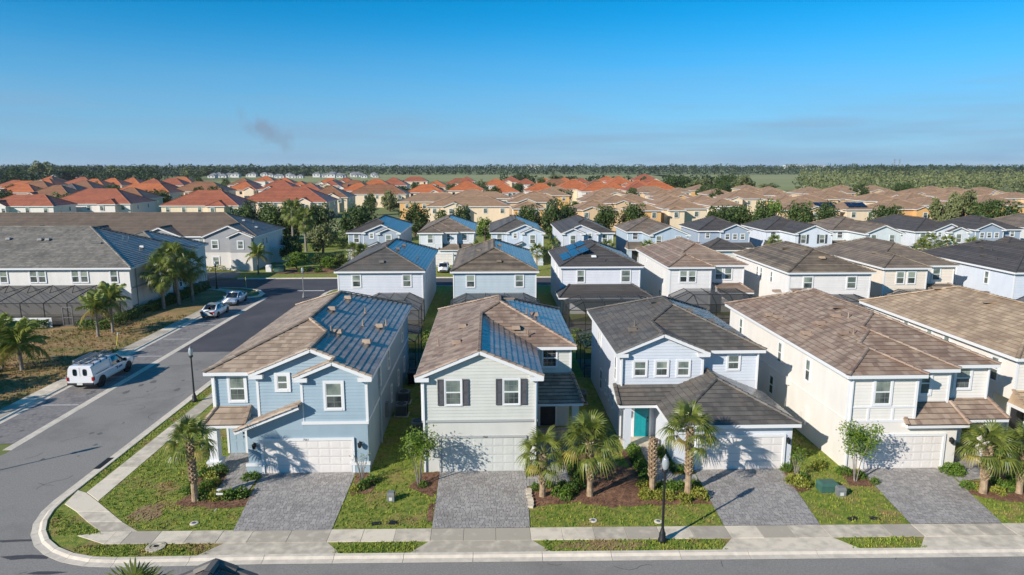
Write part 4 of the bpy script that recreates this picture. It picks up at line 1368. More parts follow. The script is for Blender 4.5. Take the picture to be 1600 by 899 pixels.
hC = typeC("house", "icy white house with charcoal tile roof and teal front door", 12.45, 35.87, WHITECW, WHITEC, ROOF_GREY, seed=4, doorm=TEAL, group="front row houses")
for y, z, w, h_ in ((12.3, 4.3, 0.42, 1.4), (13.0, 4.3, 0.42, 1.4), (6.2, 4.2, 0.5, 1.5), (11.6, 1.7, 0.8, 1.4), (9.6, 1.75, 0.4, 0.9), (8.3, 1.75, 0.4, 0.9), (6.9, 1.75, 0.4, 0.9)):
    hC.win(-4.4, z, w, h_, y, face='-x', tr=0.06, dark=True)
hC.vents([(0, 4.2, 11.6, 2), (0, 1.6, 7.4, 0), (0, 1.9, 8.2, 1), (1, 3.6, 9.6, 0), (1, 2.6, 8.0, 0), (1, 1.6, 6.8, 0)], )
hD = typeD("house", "cream stucco house with stepped brown hip roofs beside the crape myrtle", 24.55, 35.7, CREAMDW, CREAMD, ROOF_BROWN, seed=5, group="front row houses")
for y, z in ((16.6, 4.35), (9.2, 4.35), (5.0, 4.35)):
    hD.win(-4.6, z, 0.55, 1.35, y, face='-x', tr=0.07)
hD.win(-4.6, 1.7, 0.6, 1.3, 10.2, face='-x', tr=0.07, dark=True)
hD.side_band(-4.6, 0.0, 19.2, 2.8, 2.92, -1, CREAMD)
MB().box(-4.78, 4.6, 0.9, -4.6, 5.0, 1.9).build("meter_box", CREAMD, hD.root)
MB().box(-4.76, 5.2, 0.6, -4.6, 5.5, 1.5).build("meter_box", CREAMD, hD.root)
MB().box(-4.8, 7.4, 2.6, -4.6, 7.9, 3.1).build("vent_hood", CREAMD, hD.root)
hD.vents([(0, 4.3, 15.6, 2), (0, 4.3, 9.2, 2), (0, 3.3, 17.2, 0), (0, 1.0, 13.0, 0), (0, 1.2, 11.8, 0), (0, 1.1, 7.2, 0), (0, 2.3, 7.8, 0), (0, 3.4, 8.0, 0), (0, 3.7, 7.0, 1), (0, 2.4, 5.0, 0), (0, 2.7, 4.4, 1)])
hE = typeD("house", "cream house with sand coloured hip roof cut by the right picture edge", 36.4, 35.5, CREAMDW, CREAMD, ROOF_SAND, anchor='R', seed=6, group="front row houses", y1=1.0, y2=2.0, y3=2.9, yb=20.6, W=9.9)
for y, z, w, h_ in ((14.4, 4.95, 0.55, 0.7), (11.6, 4.95, 0.55, 0.7), (9.7, 4.95, 0.55, 0.7), (5.0, 4.4, 0.6, 1.5), (5.2, 1.7, 0.6, 1.5)):
    hE.win(-4.6, z, w, h_, y, face='-x', tr=0.07)
hE.vents([(0, 4.4, 14.0, 2), (1, 4.2, 16.5, 2), (1, 4.2, 11.0, 2)])

# gutters' downspouts at the front corners
for h_, x_, y_ in ((hB, -4.38, 0.0), (hB, 1.78, 0.0), (hC, 4.36, 5.16), (hC, -4.36, 4.56), (hD, -4.5, 0.0), (hD, 4.5, 1.78), (hA, -4.3, 1.18)):
    MB().beam((x_, y_ - 0.05, 3.1 if h_ is hA else 0.1), (x_, y_ - 0.05, 5.5), 0.09, 0.07, up=(0, 1, 0)).build("downspout", TRIM, h_.root)

# house on the near side of the street: only its ridge end shows at the bottom edge
nb = thing("house", "ridge of a dark tiled house poking up at the bottom picture edge", "house", (-6.76, 0, 0))
hiproof(nb, -4.6, 4.6, -6, 15.5, 5.1, 0.5, ROOF_GREY, random.Random(4), tw=0.33, ends=('hip', 'gable'), fascia=ROOF_GREY)
MB().prism([(-4.3, -5.6), (4.3, -5.6), (4.3, 15.1), (-4.3, 15.1)], -0.03, 4.95, cap=False).build("wall", GREYBW, nb)
w_ = MB(); w_.poly([(-4.3, 15.1, 4.95), (4.3, 15.1, 4.95), (0, 15.1, 7.2)]); w_.build("gable_wall", GREYBW, nb)

# ---- second row: backs to the camera
def backhouse(label, X, Y, W, yb, roofm, wallm, steps=(), anchor='L', seed=1, wins=(), lwins=(), rwins=(), sided=True):
    h = House("house", label, X, Y, W, 0.0, yb, list(steps), anchor, wallm, wallm, roofm, detail=1, seed=seed, group="second row houses", side_from=0.1, sided=sided)
    for x, z, w, hh, y in wins:
        h.win(x, z, w, hh, y, tr=0.1)
    for y, z, w, hh in lwins:
        h.win(-W / 2 + 0.35, z, w, hh, y, face='-x', tr=0.07)
    for y, z, w, hh in rwins:
        h.win(W / 2 - 0.35, z, w, hh, y, face='+x', tr=0.07)
    return h
W1_ = lambda *xs: [(x, 4.55, 0.85, 1.3, 0.35) for x in xs]
g1 = backhouse("lavender white house with grey hip roof behind the light blue house", -12.05, 74.0, 9.9, 19.2, ROOF_GREY, wallmat("wall_lavender", (208, 211, 218)), seed=11, wins=W1_(-2.6, 2.9), rwins=((5, 4.3, 0.5, 1.2), (10, 4.3, 0.5, 1.2), (14, 4.3, 0.5, 1.2)))
g1.vents([(0, 4.2, 9.0, 0), (1, 3.8, 6.8, 0), (1, 3.6, 11, 0), (1, 1.4, 6.0, 1)]); roof_vent(g1.roof, 0.0, 1.7, 6.4, 0, ROOF_GREY)
g2 = backhouse("light blue house with weathered brown hip roof behind the grey house", 0.5, 73.5, 9.7, 19.0, ROOF_STAIN, wallmat("wall_sky", (184, 197, 204)), seed=12, wins=W1_(-2.65, 2.7), rwins=((6, 4.3, 0.5, 1.2), (12, 4.3, 0.5, 1.2)))
g2.vents([(0, 3.0, 8, 0), (0, 3.8, 13, 0), (1, 4.2, 9, 0)]); roof_vent(g2.roof, 0.5, 1.8, 6.45, 0, ROOF_STAIN)
g3 = backhouse("white house with charcoal roof carrying rooftop solar panels", 12.7, 76.8, 9.7, 14.5, ROOF_CHAR, wallmat("wall_white3", (218, 220, 226)), seed=13, wins=[(-2.3, 4.5, 0.8, 1.35, 0.35), (2.9, 4.5, 1.0, 1.35, 0.35)], lwins=((4, 4.4, 0.5, 1.2), (8, 4.4, 0.5, 1.2)))
g3.vents([(1, 4.0, 9, 2)]); roof_vent(g3.roof, -0.6, 1.9, 6.5, 0, WHITE); roof_vent(g3.roof, 0.5, 1.1, 6.15, 1, ROOF_CHAR)
PVM = mat("solar_cell", s2l(24, 38, 62), s2l(20, 32, 54), rough=0.25, nscale=4, coat=0.35, coat_rough=0.03)
pv = thing("solar_array", "dark blue solar panels on the sloping charcoal roof", "solar panel", (12.7, 76.8, 0))
slope = math.atan(0.4167)
def panel_quad(parent, u, y, w, d):
    b = MB()
    x = -4.85 + u
    z = 5.65 + 0.4167 * u + 0.12
    cx, sz = math.cos(slope) * w, math.sin(slope) * w
    b.poly([(x, y, z), (x, y + d, z), (x + cx, y + d, z + sz), (x + cx, y, z + sz)])
    b.poly([(x, y, z - 0.05), (x, y, z), (x + cx, y, z + sz), (x + cx, y, z + sz - 0.05)])
    b.poly([(x, y, z - 0.05), (x, y + d, z - 0.05), (x, y + d, z), (x, y, z)])
    o = b.build("solar_panel", PVM, parent)
for r_ in range(3):
    for c_ in range(2 + (r_ < 2) * 1):
        panel_quad(pv, 0.7 + 1.05 * c_, 2.2 + 1.72 * r_, 1.02, 1.68)
for r_ in range(3):
    for c_ in range(2):
        panel_quad(pv, 2.0 + 1.05 * c_, 7.6 + 1.72 * r_ * 0.8, 1.02, 1.33)
g4 = backhouse("white house with stepped brown roof and paired windows behind the teal door house", 25.0, 77.4, 9.7, 16.0, ROOF_BROWN, wallmat("wall_white4", (224, 222, 220)), steps=((5.4, -1.45, 'hip'),), seed=14,
               wins=[(-2.95, 4.55, 0.8, 1.3, -1.1), (-1.95, 4.55, 0.8, 1.3, -1.1), (1.6, 4.6, 0.8, 1.3, 0.35), (2.7, 4.6, 0.8, 1.3, 0.35)], lwins=((3, 1.7, 0.6, 1.2), (11, 4.8, 0.4, 0.4)))
g4.shed(1.0, 4.9, -2.2, 0.3, 2.85, 3.5, hr=0.8)
g4.vents([(1, 4.2, 7, 2), (0, 2.4, 6.0, 1)])
g5 = backhouse("white house with dark stained brown roof behind the cream house", 36.85, 71.6, 9.6, 17.0, ROOF_STAIN, wallmat("wall_white5", (230, 226, 222)), seed=15, wins=[(-2.4, 4.5, 0.95, 1.25, 0.35), (2.4, 4.5, 0.95, 1.25, 0.35)], lwins=((5, 4.4, 0.5, 1.2), (8, 4.4, 0.5, 1.2), (9.2, 4.4, 0.5, 1.2)))
roof_vent(g5.roof, 0.1, 2.6, 6.85, 0, ROOF_SAND); g5.vents([(0, 3.6, 9, 2), (0, 4.3, 5, 0)])
g6 = backhouse("cream house with stepped warm brown roof and two pairs of windows", 49.2, 76.4, 9.95, 16.0, ROOF_WARM, wallmat("wall_cream6", (230, 218, 202)), steps=((5.6, -1.8, 'hip'),), seed=16,
               wins=[(-2.75, 4.5, 0.85, 1.35, -1.45), (-1.45, 4.5, 0.85, 1.35, -1.45), (1.2, 4.6, 0.85, 1.35, 0.35), (2.6, 4.6, 0.85, 1.35, 0.35)])
g6.shed(1.0, 4.9, -2.4, 0.3, 2.85, 3.5, hr=0.8); g6.vents([(1, 4.4, 7, 2), (0, 2.2, 4, 0)])
g7 = backhouse("pale blue house with charcoal roof at the right edge of the second row", 61.6, 70.9, 10.2, 17.5, ROOF_CHAR, wallmat("wall_ice7", (210, 216, 226)), seed=17, lwins=((4.5, 4.4, 0.6, 1.4), (10, 4.4, 0.5, 1.2)), wins=W1_(-2.6, 2.6))
g7.vents([(0, 3.6, 10, 0), (0, 3.2, 8, 1), (0, 2.0, 7.6, 0), (0, 1.6, 5, 1), (0, 4.6, 12, 2)])

# ---- third row: fronts to the camera
RW = dict(
 H1=("A", -20.0, 117.2, "grey blue gabled house with charcoal roof, first of the third row", (164, 176, 188), ROOF_CHAR, 'R'),
 H2=("D", -7.5, 117.4, "white house with tan hip roofs, second of the third row", (214, 218, 222), ROOF_WARM, 'L'),
 H3=("A", 4.7, 116.6, "ice blue house with grey roof and stacked gables, third of the third row", (196, 208, 222), ROOF_GREY, 'R'),
 H4=("A", 16.8, 115.8, "lavender white house with charcoal roof and two front gables", (204, 209, 220), ROOF_CHAR, 'L'),
 H5=("B", 28.6, 112.6, "sky blue house with warm brown roof and one broad gable", (178, 194, 208), ROOF_WARM, 'R'),
 H6=("C", 41.5, 114.6, "slate blue house with charcoal roof and three square gable windows", (162, 176, 192), ROOF_CHAR, 'R'),
 H7=("B", 53.7, 114.0, "white gabled house with dark shutters in the third row", (214, 220, 230), ROOF_CHAR, 'R'),
 H8=("B", 65.6, 113.6, "pale mint white house with brown roof and broad gable", (210, 218, 220), ROOF_WARM, 'R'),
 H9=("A", 79.0, 116.0, "white house with charcoal roof and stacked gables near the right edge", (216, 220, 226), ROOF_CHAR, 'R'),
 H10=("C", 92.0, 115.6, "steel blue house with charcoal roof and three square windows at right", (156, 172, 188), ROOF_CHAR, 'L'),
 H11=("D", 104.5, 117.0, "brown roofed house at the right end of the third row", (214, 214, 214), ROOF_WARM, 'L'),
)
for i, (k, (ty, X, Y, lab, rgb, rm, an)) in enumerate(RW.items()):
    wm = wallmat("wall_r3_" + k, rgb)
    kw = dict(anchor=an, detail=1, seed=30 + i, group="third row houses")
    if ty == "A":
        typeA("house", lab, X, Y, wm, wm, rm, **kw)
    elif ty == "B":
        typeB("house", lab, X, Y, wm, wm, rm, shut=(k == "H7"), **kw)
    elif ty == "C":
        typeC("house", lab, X, Y, wm, wm, rm, **kw)
    else:
        typeD("house", lab, X, Y, wm, wm, rm, **kw)

# ---- townhouses on the left
WT1 = wallmat("wall_townhouse_white", (226, 222, 215)); WT2 = wallmat("wall_townhouse_grey", (158, 159, 160)); WT3 = wallmat("wall_townhouse_cream", (218, 214, 208))
SAGE = mat("sage_shutter", s2l(142, 164, 164), rough=0.6)
t1 = thing("townhouse", "long white townhouse with weathered grey roof and big rear screen enclosure", "townhouse", (-41.1, 78.6, 0), 0, "townhouses on the left")
r1 = hiproof(t1, -50, 0, 0, 18.6, 5.5, 0.42, ROOF_T1, random.Random(21), tw=0.33)
MB().prism([(-49.6, 0.4), (-0.4, 0.4), (-0.4, 18.2), (-49.6, 18.2)], -0.05, 5.35, cap=False).build("wall", WT1, t1)
hiproof(t1, -13, -1.2, 12, 25, 5.46, 0.42, ROOF_T1, random.Random(22), name="wing_roof")
MB().prism([(-12.6, 12.4), (-1.6, 12.4), (-1.6, 24.6), (-12.6, 24.6)], -0.05, 5.3, cap=False).build("wing_wall", WT1, t1)
for x in (-14.55, -11.2, -10.25, -6.5, -5.5, -2.15):
    window(t1, x, 0.395, 4.5, 0.78, 1.4, tr=0.1)
for x in (-19.3, -18.3, -23.5, -27, -28, -31.2, -35, -36):
    window(t1, x, 0.395, 4.5, 0.78, 1.4, tr=0.1)
for y, z, w, h_ in ((7.4, 1.6, 0.7, 1.5), (9.8, 1.9, 0.5, 0.9), (13, 1.7, 0.6, 1.3), (16, 1.7, 0.6, 1.3), (7.4, 4.3, 0.6, 1.3), (13, 4.3, 0.6, 1.3)):
    window(t1, -0.4, y, z, w, h_, '+x', tr=0.06, dark=True)
MB().box(-0.4, 0.4, 2.95, -0.34, 18.2, 3.15).build("trim_band", GREYT, t1)
MB().tube([(-0.3, 1.6, 0), (-0.3, 1.6, 5.3)], [0.05, 0.05], 6).build("downspout", GREYM, t1)
for x in (-10.5, -13.2, -15.3, -17.5, -20.5, -26):
    roof_vent(r1, x, 8.6, 9.0, 2, ROOF_T1)
for x, y, k in ((-6.5, 5.2, 2), (-13.6, 6.0, 0), (-17.5, 6.2, 0), (-12.7, 6.0, 0), (-22, 6, 0)):
    roof_vent(r1, x, y, 5.55 + 0.42 * y, k, GREYM)
for u, y, k in ((3.0, 9.0, 0), (2.4, 7.2, 1), (5.5, 9.5, 1), (5.3, 10.4, 1)):
    roof_vent(r1, -u, y, 5.55 + 0.42 * u, k, ALU)

t2 = thing("townhouse", "grey and white townhouse with long brown roof and front gables", "townhouse", (-38.3, 113.2, 0), 0, "townhouses on the left")
r2 = hiproof(t2, -62, 0, 0, 15.8, 5.6, 0.42, ROOF_T2, random.Random(23), course=0.3)
MB().prism([(-61.6, 0.4), (-0.4, 0.4), (-0.4, 15.4), (-61.6, 15.4)], -0.05, 5.45, cap=False).build("wall", WT3, t2)
for j, x0 in enumerate((-8.6, -19.0, -29.5, -40, -50.5)):
    gable_wing(t2, x0, x0 + 8.6 if j == 0 else x0 + 7.2, -1.0, 0.0, 5.6, 0.42, ROOF_T2, WT3, random.Random(24 + j), sidem=WT2)
    for xx, z in ((x0 + 2.0, 4.3), (x0 + 2.0, 1.6), (x0 + 5.9, 4.3)):
        window(t2, xx, -0.66, z, 0.95, 1.3, tr=0.14)
    if j == 0:
        door(t2, x0 + 5.7, -0.66, DARKDOOR, w=1.5, h=2.2)
    # the recessed bay between gables
    for xx, z in ((x0 - 1.4, 4.3), (x0 - 1.4, 1.6)):
        window(t2, xx, 0.39, z, 0.85, 1.3, tr=0.1)
        for e in (-0.75, 0.75):
            MB().box(xx + e - 0.22, 0.33, z - 0.75, xx + e + 0.22, 0.39, z + 0.75).build("shutter", SAGE, t2)
gable_wing(t2, -4.4, -0.2, -1.55, -1.0, 5.6, 0.42, ROOF_T2, WT3, random.Random(33), sidem=WT2)
window(t2, -2.3, -1.21, 4.3, 0.85, 1.2, tr=0.14)
for y in (4, 6):
    window(t2, -0.4, y, 4.3, 0.5, 1.1, '+x', tr=0.06, dark=True)
for u, y, k in ((2, 6, 0), (3.5, 9, 1), (4.5, 7.2, 0)):
    roof_vent(r2, -u, y, 5.65 + 0.42 * u, k, ALU)
MB().box(-0.4, 8.5, -0.03, 1.8, 13.5, 2.6).build("side_porch", WT3, t2)

# ---- screen enclosures behind the houses
def cage(label, x0, x1, y0, y1, h=2.5, top=3.25, nb=4, base_wall=False, group="pool screen enclosures", ridge_in=1.7):
    t = thing("screen_enclosure", label, "screen enclosure", ((x0 + x1) / 2, y0, 0), 0, group)
    cx = (x0 + x1) / 2
    a, b, d = x0 - cx, x1 - cx, y1 - y0
    fr = MB()
    ri = min(ridge_in, d * 0.5)
    side = min(ridge_in, (b - a) * 0.25)
    xs_ = [a + side + (b - a - 2 * side) * k / (nb - 2) for k in range(nb - 1)] if nb > 2 else [a, b]
    X_ = [a] + xs_ + [b]
    def zt(x):
        return top if a + side - 0.01 <= x <= b - side + 0.01 else h
    s = 0.06
    for x in X_:
        fr.beam((x, 0, 0), (x, 0, h), s, s)
        if a < x < b:
            fr.beam((x, 0, h), (x, ri, top), s, s); fr.beam((x, ri, top), (x, d, top), s, s)
    for x in (a, b):
        fr.beam((x, d * 0.5, 0), (x, d * 0.5, h), s, s); fr.beam((x, 0, h), (x, d, h), s, s); fr.beam((x, d, 0), (x, d, h), s, s)
        x_ = a + side if x == a else b - side
        fr.beam((x, 0, h), (x_, ri, top), s, s)
        fr.beam((x, d, h), (x_, d, top), s, s)
        fr.beam((x, d * 0.55, h), (x_, d * 0.55, top), s, s)
    for z_ in (0.05, 1.0, h):
        fr.beam((a, 0, z_), (b, 0, z_), s, s)
    fr.beam((a + side, ri, top), (b - side, ri, top), s, s)
    fr.build("frame", BRONZE, t)
    e = 0.02
    for i in range(len(X_) - 1):
        p_, q_ = X_[i], X_[i + 1]
        w = MB(); w.poly([(p_ + e, 0, 0.06), (q_ - e, 0, 0.06), (q_ - e, 0, h), (p_ + e, 0, h)]); w.build("screen_panel", SCREEN, t)
        if 0 < i < len(X_) - 2:
            w = MB(); w.poly([(p_ + e, 0, h), (q_ - e, 0, h), (q_ - e, ri, top), (p_ + e, ri, top)]); w.build("screen_panel", SCREENR, t)
            w = MB(); w.poly([(p_ + e, ri, top), (q_ - e, ri, top), (q_ - e, d, top), (p_ + e, d, top)]); w.build("screen_panel", SCREENR, t)
    for x, x_ in ((a, a + side), (b, b - side)):
        w = MB(); w.poly([(x, 0, h), (x_, 0 + 0.0, h), (x_, ri, top)]); w.build("screen_panel", SCREENR, t)
        w = MB(); w.poly([(x, 0, h), (x_, ri, top), (x_, d, top), (x, d, h)]); w.build("screen_panel", SCREENR, t)
        w = MB(); w.poly([(x, 0, 0.06), (x, d, 0.06), (x, d, h), (x, 0, h)]); w.build("screen_panel", SCREEN, t)
    MB().box(a, 0, 0.0, b, d, 0.06).build("slab", CONC, t)
    return t
cage("dark screen enclosure behind the lavender white house", -13.8, -7.3, 68.2, 74.2)
cage("wide dark screen enclosure behind the light blue second row house", -4.3, 5.3, 68.0, 73.7, nb=5)
g3.shed(-5.2, 5.2, -3.6, 0.35, 2.75, 3.55, hl=1.6, hr=1.6)
cage("screen enclosure under the tiled lean-to of the solar panel house", 8.0, 17.8, 67.8, 73.2, nb=5, top=3.0)
cage("screen enclosure behind the house with paired windows", 20.3, 29.6, 70.2, 75.8, nb=5)
cage("dark screen enclosure behind the stained roof house", 33.0, 41.2, 66.0, 71.8, nb=5)
cage("screen enclosure behind the cream second row house", 44.5, 53.6, 69.0, 74.6, nb=5)
cage("screen enclosure behind the pale blue house at the right edge", 57.0, 66, 65.4, 71.2, nb=5)
cage("black screen enclosure at the rear of the light blue corner house", -14.5, -6.3, 55.6, 61.0, nb=4, top=2.9)
cage("black screen enclosure at the rear of the pale grey house", -3.6, 5.0, 53.5, 58.6, nb=4, top=2.9)
cage("screen enclosure at the rear of the icy white house", 7.6, 16.6, 53.2, 58.4, nb=4, top=2.9)
cage("screen enclosure at the rear of the cream house", 20.2, 29.0, 55.2, 60.2, nb=4, top=2.9)
# the townhouse's large enclosure, frame with zigzag braces
te = thing("screen_enclosure", "large dark screen enclosure with zigzag braces on the white townhouse", "screen enclosure", (-52.5, 73.2, 0), 0, "pool screen enclosures")
fr = MB(); a, b, d, h0, h1 = -17.5, 9.6, 5.8, 2.5, 3.45
for k in range(12):
    x = a + (b - a) * k / 11
    fr.beam((x, 0, 0), (x, 0, h0), 0.07, 0.07); fr.beam((x, 0, h0), (x, d, h1), 0.07, 0.07)
    if k < 11:
        x2 = a + (b - a) * (k + 1) / 11
        fr.beam((x, d * 0.98, h1), ((x + x2) / 2, d * 0.55, h0 + 0.55 * (h1 - h0)), 0.07, 0.05); fr.beam(((x + x2) / 2, d * 0.55, h0 + 0.55 * (h1 - h0)), (x2, d * 0.98, h1), 0.07, 0.05)
        for (za, ya, zb, yb_, mm) in ((0.06, 0, h0, 0, SCREEN), (h0, 0, h1, d, SCREENR)):
            w = MB(); w.poly([(x + 0.03, ya, za), (x2 - 0.03, ya, za), (x2 - 0.03, yb_, zb), (x + 0.03, yb_, zb)]); w.build("screen_panel", mm, te)
for z_ in (0.05, 1.0, h0):
    fr.beam((a, 0, z_), (b, 0, z_), 0.07, 0.07)
fr.beam((b, 0, h0), (b, d, h0), 0.07, 0.07); fr.beam((b, d, 0), (b, d, h1), 0.07, 0.07)
fr.build("frame", BRONZE, te)
w = MB(); w.poly([(b, 0, 0.06), (b, d, 0.06), (b, d, h1), (b, 0, h0)]); w.build("screen_panel", SCREEN, te)
fd = MB()
for q0, q1 in (((6.6, -0.05, 0.05), (6.6, -0.05, 2.05)), ((7.6, -0.05, 0.05), (7.6, -0.05, 2.05)), ((6.6, -0.05, 2.05), (7.6, -0.05, 2.05)), ((6.6, -0.05, 0.95), (7.6, -0.05, 0.95)), ((6.6, -0.05, 0.1), (7.6, -0.05, 0.1))):
    fd.beam(q0, q1, 0.07, 0.05)
fd.build("screen_door", ALU, te)
MB().box(a, 0, -0.02, b, d, 0.06).build("slab", CONC, te)
fence_o = thing("white_fence", "low white panel fence in front of the townhouse enclosure", "fence", (-58, 72.6, 0))
for k in range(8):
    MB().box(-11.5 + k * 2.85, -0.04, 0.0, -8.71 + k * 2.85, 0.04, 1.05).build("fence_panel", WHITE, fence_o)
    MB().box(-11.58 + k * 2.85, -0.07, 0.0, -11.5 + k * 2.85, 0.07, 1.2 if k % 2 else 1.7).build("post", WHITE, fence_o)

# ================================================================= background houses
FAR = [(-135.8, 201.7, 20.6, 'R', 11.7), (-123.0, 214.3, 25.7, 'R', 16.6), (-84.9, 203.3, 23.0, 'R', 16.1), (-214.3, 326.9, 20.8, 'B', 16.8), (-258.3, 439.3, 20.0, 'R', 16.9), (-223.5, 410.3, 17.6, 'O', 15.2), (-147.4, 294.8, 25.6, 'O', 14.0), (-235.3, 454.1, 13.2, 'R', 17.5), (-188.2, 409.1, 19.4, 'R', 15.8), (-130.8, 312.1, 24.0, 'B', 15.7), (-118.8, 332.3, 15.2, 'O', 18.0), (-176.3, 289.1, 15.8, 'G', 16.4), (-67.0, 224.4, 28.5, 'R', 17.5), (-60.5, 256.2, 16.1, 'B', 16.4), (-46.4, 284.9, 24.2, 'B', 13.9), (-99.3, 360.0, 11.9, 'O', 15.5), (-124.8, 407.1, 14.2, 'R', 16.9), (-93.4, 406.1, 11.2, 'R', 17.6), (-67.3, 339.5, 18.8, 'B', 16.6), (-28.3, 301.5, 17.0, 'O', 13.2), (-28.7, 368.2, 12.9, 'O', 17.0), (-10.8, 319.4, 17.8, 'O', 15.2), (6.1, 304.1, 14.1, 'O', 17.3), (-18.1, 218.9, 21.9, 'T', 13.4), (-6.1, 196.0, 24.2, 'T', 14.0), (0.2, 239.5, 15.1, 'T', 11.2), (24.0, 319.2, 15.4, 'O', 13.1), (41.7, 335.0, 18.9, 'O', 17.6), (22.9, 430.3, 12.4, 'R', 16.4), (38.1, 467.4, 11.1, 'O', 17.2), (47.7, 444.9, 10.3, 'O', 16.6), (62.1, 461.1, 12.9, 'R', 17.1), (57.5, 363.5, 15.2, 'B', 17.8), (62.6, 344.8, 12.9, 'O', 14.2), (87.8, 460.2, 17.2, 'O', 17.4), (82.7, 375.8, 14.7, 'O', 16.3), (123.5, 540.0, 20.6, 'R', 17.8), (11.8, 251.7, 8.1, 'T', 10.5), (23.5, 266.0, 15.6, 'T', 11.4), (10.5, 185.1, 9.0, 'T', 9.5), (28.0, 179.1, 11.9, 'T', 11.9), (34.7, 221.1, 10.3, 'T', 14.9), (48.8, 275.5, 15.4, 'T', 12.7), (47.0, 220.7, 11.4, 'T', 13.5), (40.4, 176.1, 8.9, 'T', 11.2), (61.0, 229.8, 10.3, 'T', 13.0), (52.0, 180.4, 12.1, 'T', 12.5), (70.2, 294.7, 17.6, 'T', 12.4), (85.3, 301.5, 8.2, 'T', 13.3), (101.7, 325.2, 12.8, 'T', 13.3), (69.1, 216.1, 11.2, 'T', 12.6), (93.2, 274.0, 11.6, 'T', 13.7), (90.4, 236.6, 16.2, 'T', 14.7), (127.9, 333.2, 10.0, 'T', 14.4), (67.3, 192.0, 9.9, 'T', 15.0), (113.4, 267.3, 12.1, 'T', 13.7), (97.4, 219.1, 8.9, 'T', 11.7), (84.6, 177.2, 16.1, 'T', 14.4), (134.9, 279.0, 13.2, 'T', 14.9), (120.9, 233.8, 16.4, 'T', 14.6), (97.9, 176.8, 9.0, 'T', 13.3), (126.7, 216.8, 12.2, 'T', 12.9), (109.8, 176.4, 13.4, 'T', 11.8), (162.6, 306.7, 12.2, 'T', 14.3), (176.4, 306.2, 14.5, 'T', 13.3), (148.0, 244.3, 12.7, 'T', 12.1), (178.6, 274.6, 18.8, 'T', 11.3), (132.9, 199.5, 9.9, 'T', 13.4), (190.5, 256.6, 11.6, 'T', 14.0), (192.9, 242.9, 12.3, 'T', 10.4), (147.7, 192.5, 15.6, 'T', 14.2), (166.0, 234.1, 8.5, 'T', 12.6), (-327.3, 519.8, 15.0, 'O', 16.9), (174.8, 250.2, 13.6, 'T', 12.4), (-132.8, 446.4, 14.8, 'O', 14.7), (-17.3, 513.2, 13.1, 'R', 16.8), (-57.4, 407.7, 17.8, 'R', 16.9), (-101.4, 436.5, 16.0, 'O', 13.7), (-6.7, 263.1, 15.2, 'T', 12.0), (45.8, 414.2, 16.2, 'O', 16.5), (-273.7, 464.6, 15.4, 'O', 16.5), (54.6, 199.2, 12.1, 'T', 13.8), (142.0, 220.7, 12.4, 'T', 12.6), (-179.8, 366.8, 14.7, 'O', 13.5), (79.2, 412.0, 16.8, 'O', 16.9), (-151.9, 316.7, 13.1, 'O', 16.3), (197.7, 296.8, 12.3, 'T', 11.8), (-101.5, 331.9, 18.4, 'R', 16.4), (-261.3, 411.3, 14.3, 'O', 14.4), (-202.7, 344.9, 17.0, 'B', 16.2), (-17.8, 395.3, 13.2, 'B', 13.5), (69.2, 312.3, 13.9, 'R', 14.9), (97.8, 202.7, 14.3, 'T', 13.4), (113.7, 290.7, 11.0, 'T', 12.8), (15.3, 487.0, 15.6, 'R', 15.6), (39.3, 207.4, 11.6, 'T', 11.1), (-18.7, 425.9, 18.4, 'R', 13.1), (-164.9, 260.9, 18.3, 'B', 15.5), (-149.4, 417.2, 15.6, 'B', 16.9), (196.2, 280.8, 14.7, 'T', 11.3), (-221.2, 428.4, 16.8, 'O', 16.4), (-63.6, 384.2, 17.9, 'O', 14.7), (15.7, 232.8, 14.3, 'T', 13.7), (-167.8, 343.5, 19.0, 'R', 16.8), (40.9, 249.1, 11.4, 'T', 13.2), (-217.0, 487.5, 19.6, 'O', 13.4), (83.1, 479.2, 17.5, 'O', 16.7), (68.6, 263.4, 13.4, 'T', 11.6), (150.4, 288.8, 13.8, 'T', 11.5), (38.8, 397.5, 19.3, 'B', 14.3), (13.1, 214.1, 15.1, 'T', 11.6), (213.1, 286.1, 14.3, 'T', 11.8), (-81.8, 309.7, 14.6, 'R', 14.4), (-298.5, 474.5, 13.5, 'B', 14.9), (67.8, 244.6, 12.3, 'T', 11.1), (-263.2, 386.2, 17.3, 'R', 13.6), (-167.2, 516.4, 15.7, 'O', 14.0), (-205.6, 304.5, 17.8, 'O', 13.4), (128.0, 307.1, 11.5, 'T', 11.1), (-238.4, 356.7, 19.8, 'O', 13.8), (3.8, 401.7, 15.9, 'O', 13.7), (-189.8, 388.7, 16.5, 'O', 16.3), (155.6, 217.1, 11.2, 'T', 13.8), (29.8, 302.4, 14.2, 'T', 11.5), (50.1, 311.1, 17.4, 'O', 14.9), (-61.4, 319.1, 15.6, 'O', 13.1), (-55.9, 515.0, 19.9, 'R', 13.0), (81.5, 328.4, 18.2, 'O', 16.8), (-222.4, 388.7, 19.5, 'O', 16.3), (100.3, 424.7, 16.4, 'R', 13.7), (-94.5, 451.8, 14.3, 'R', 14.7), (-125.6, 239.1, 15.5, 'B', 14.0)]
OW = wallmat("wall_far_cream", (232, 212, 184)); OW2 = wallmat("wall_far_ochre", (222, 176, 118)); OW3 = wallmat("wall_far_white", (228, 222, 214)); OW4 = wallmat("wall_far_beige", (214, 186, 150))
rf = random.Random(77)
fam = {'R': "red tile", 'O': "bright orange tile", 'B': "brown orange tile", 'T': "tan tile", 'G': "dark grey tile"}
def band_of(Y):
    return 0 if Y < 215 else 1 if Y < 262 else 2 if Y < 330 else 3 if Y < 400 else 4
bandname = ["in the nearest far row", "in the second far row", "in the middle far rows", "in the rear far rows", "in the last far rows"]
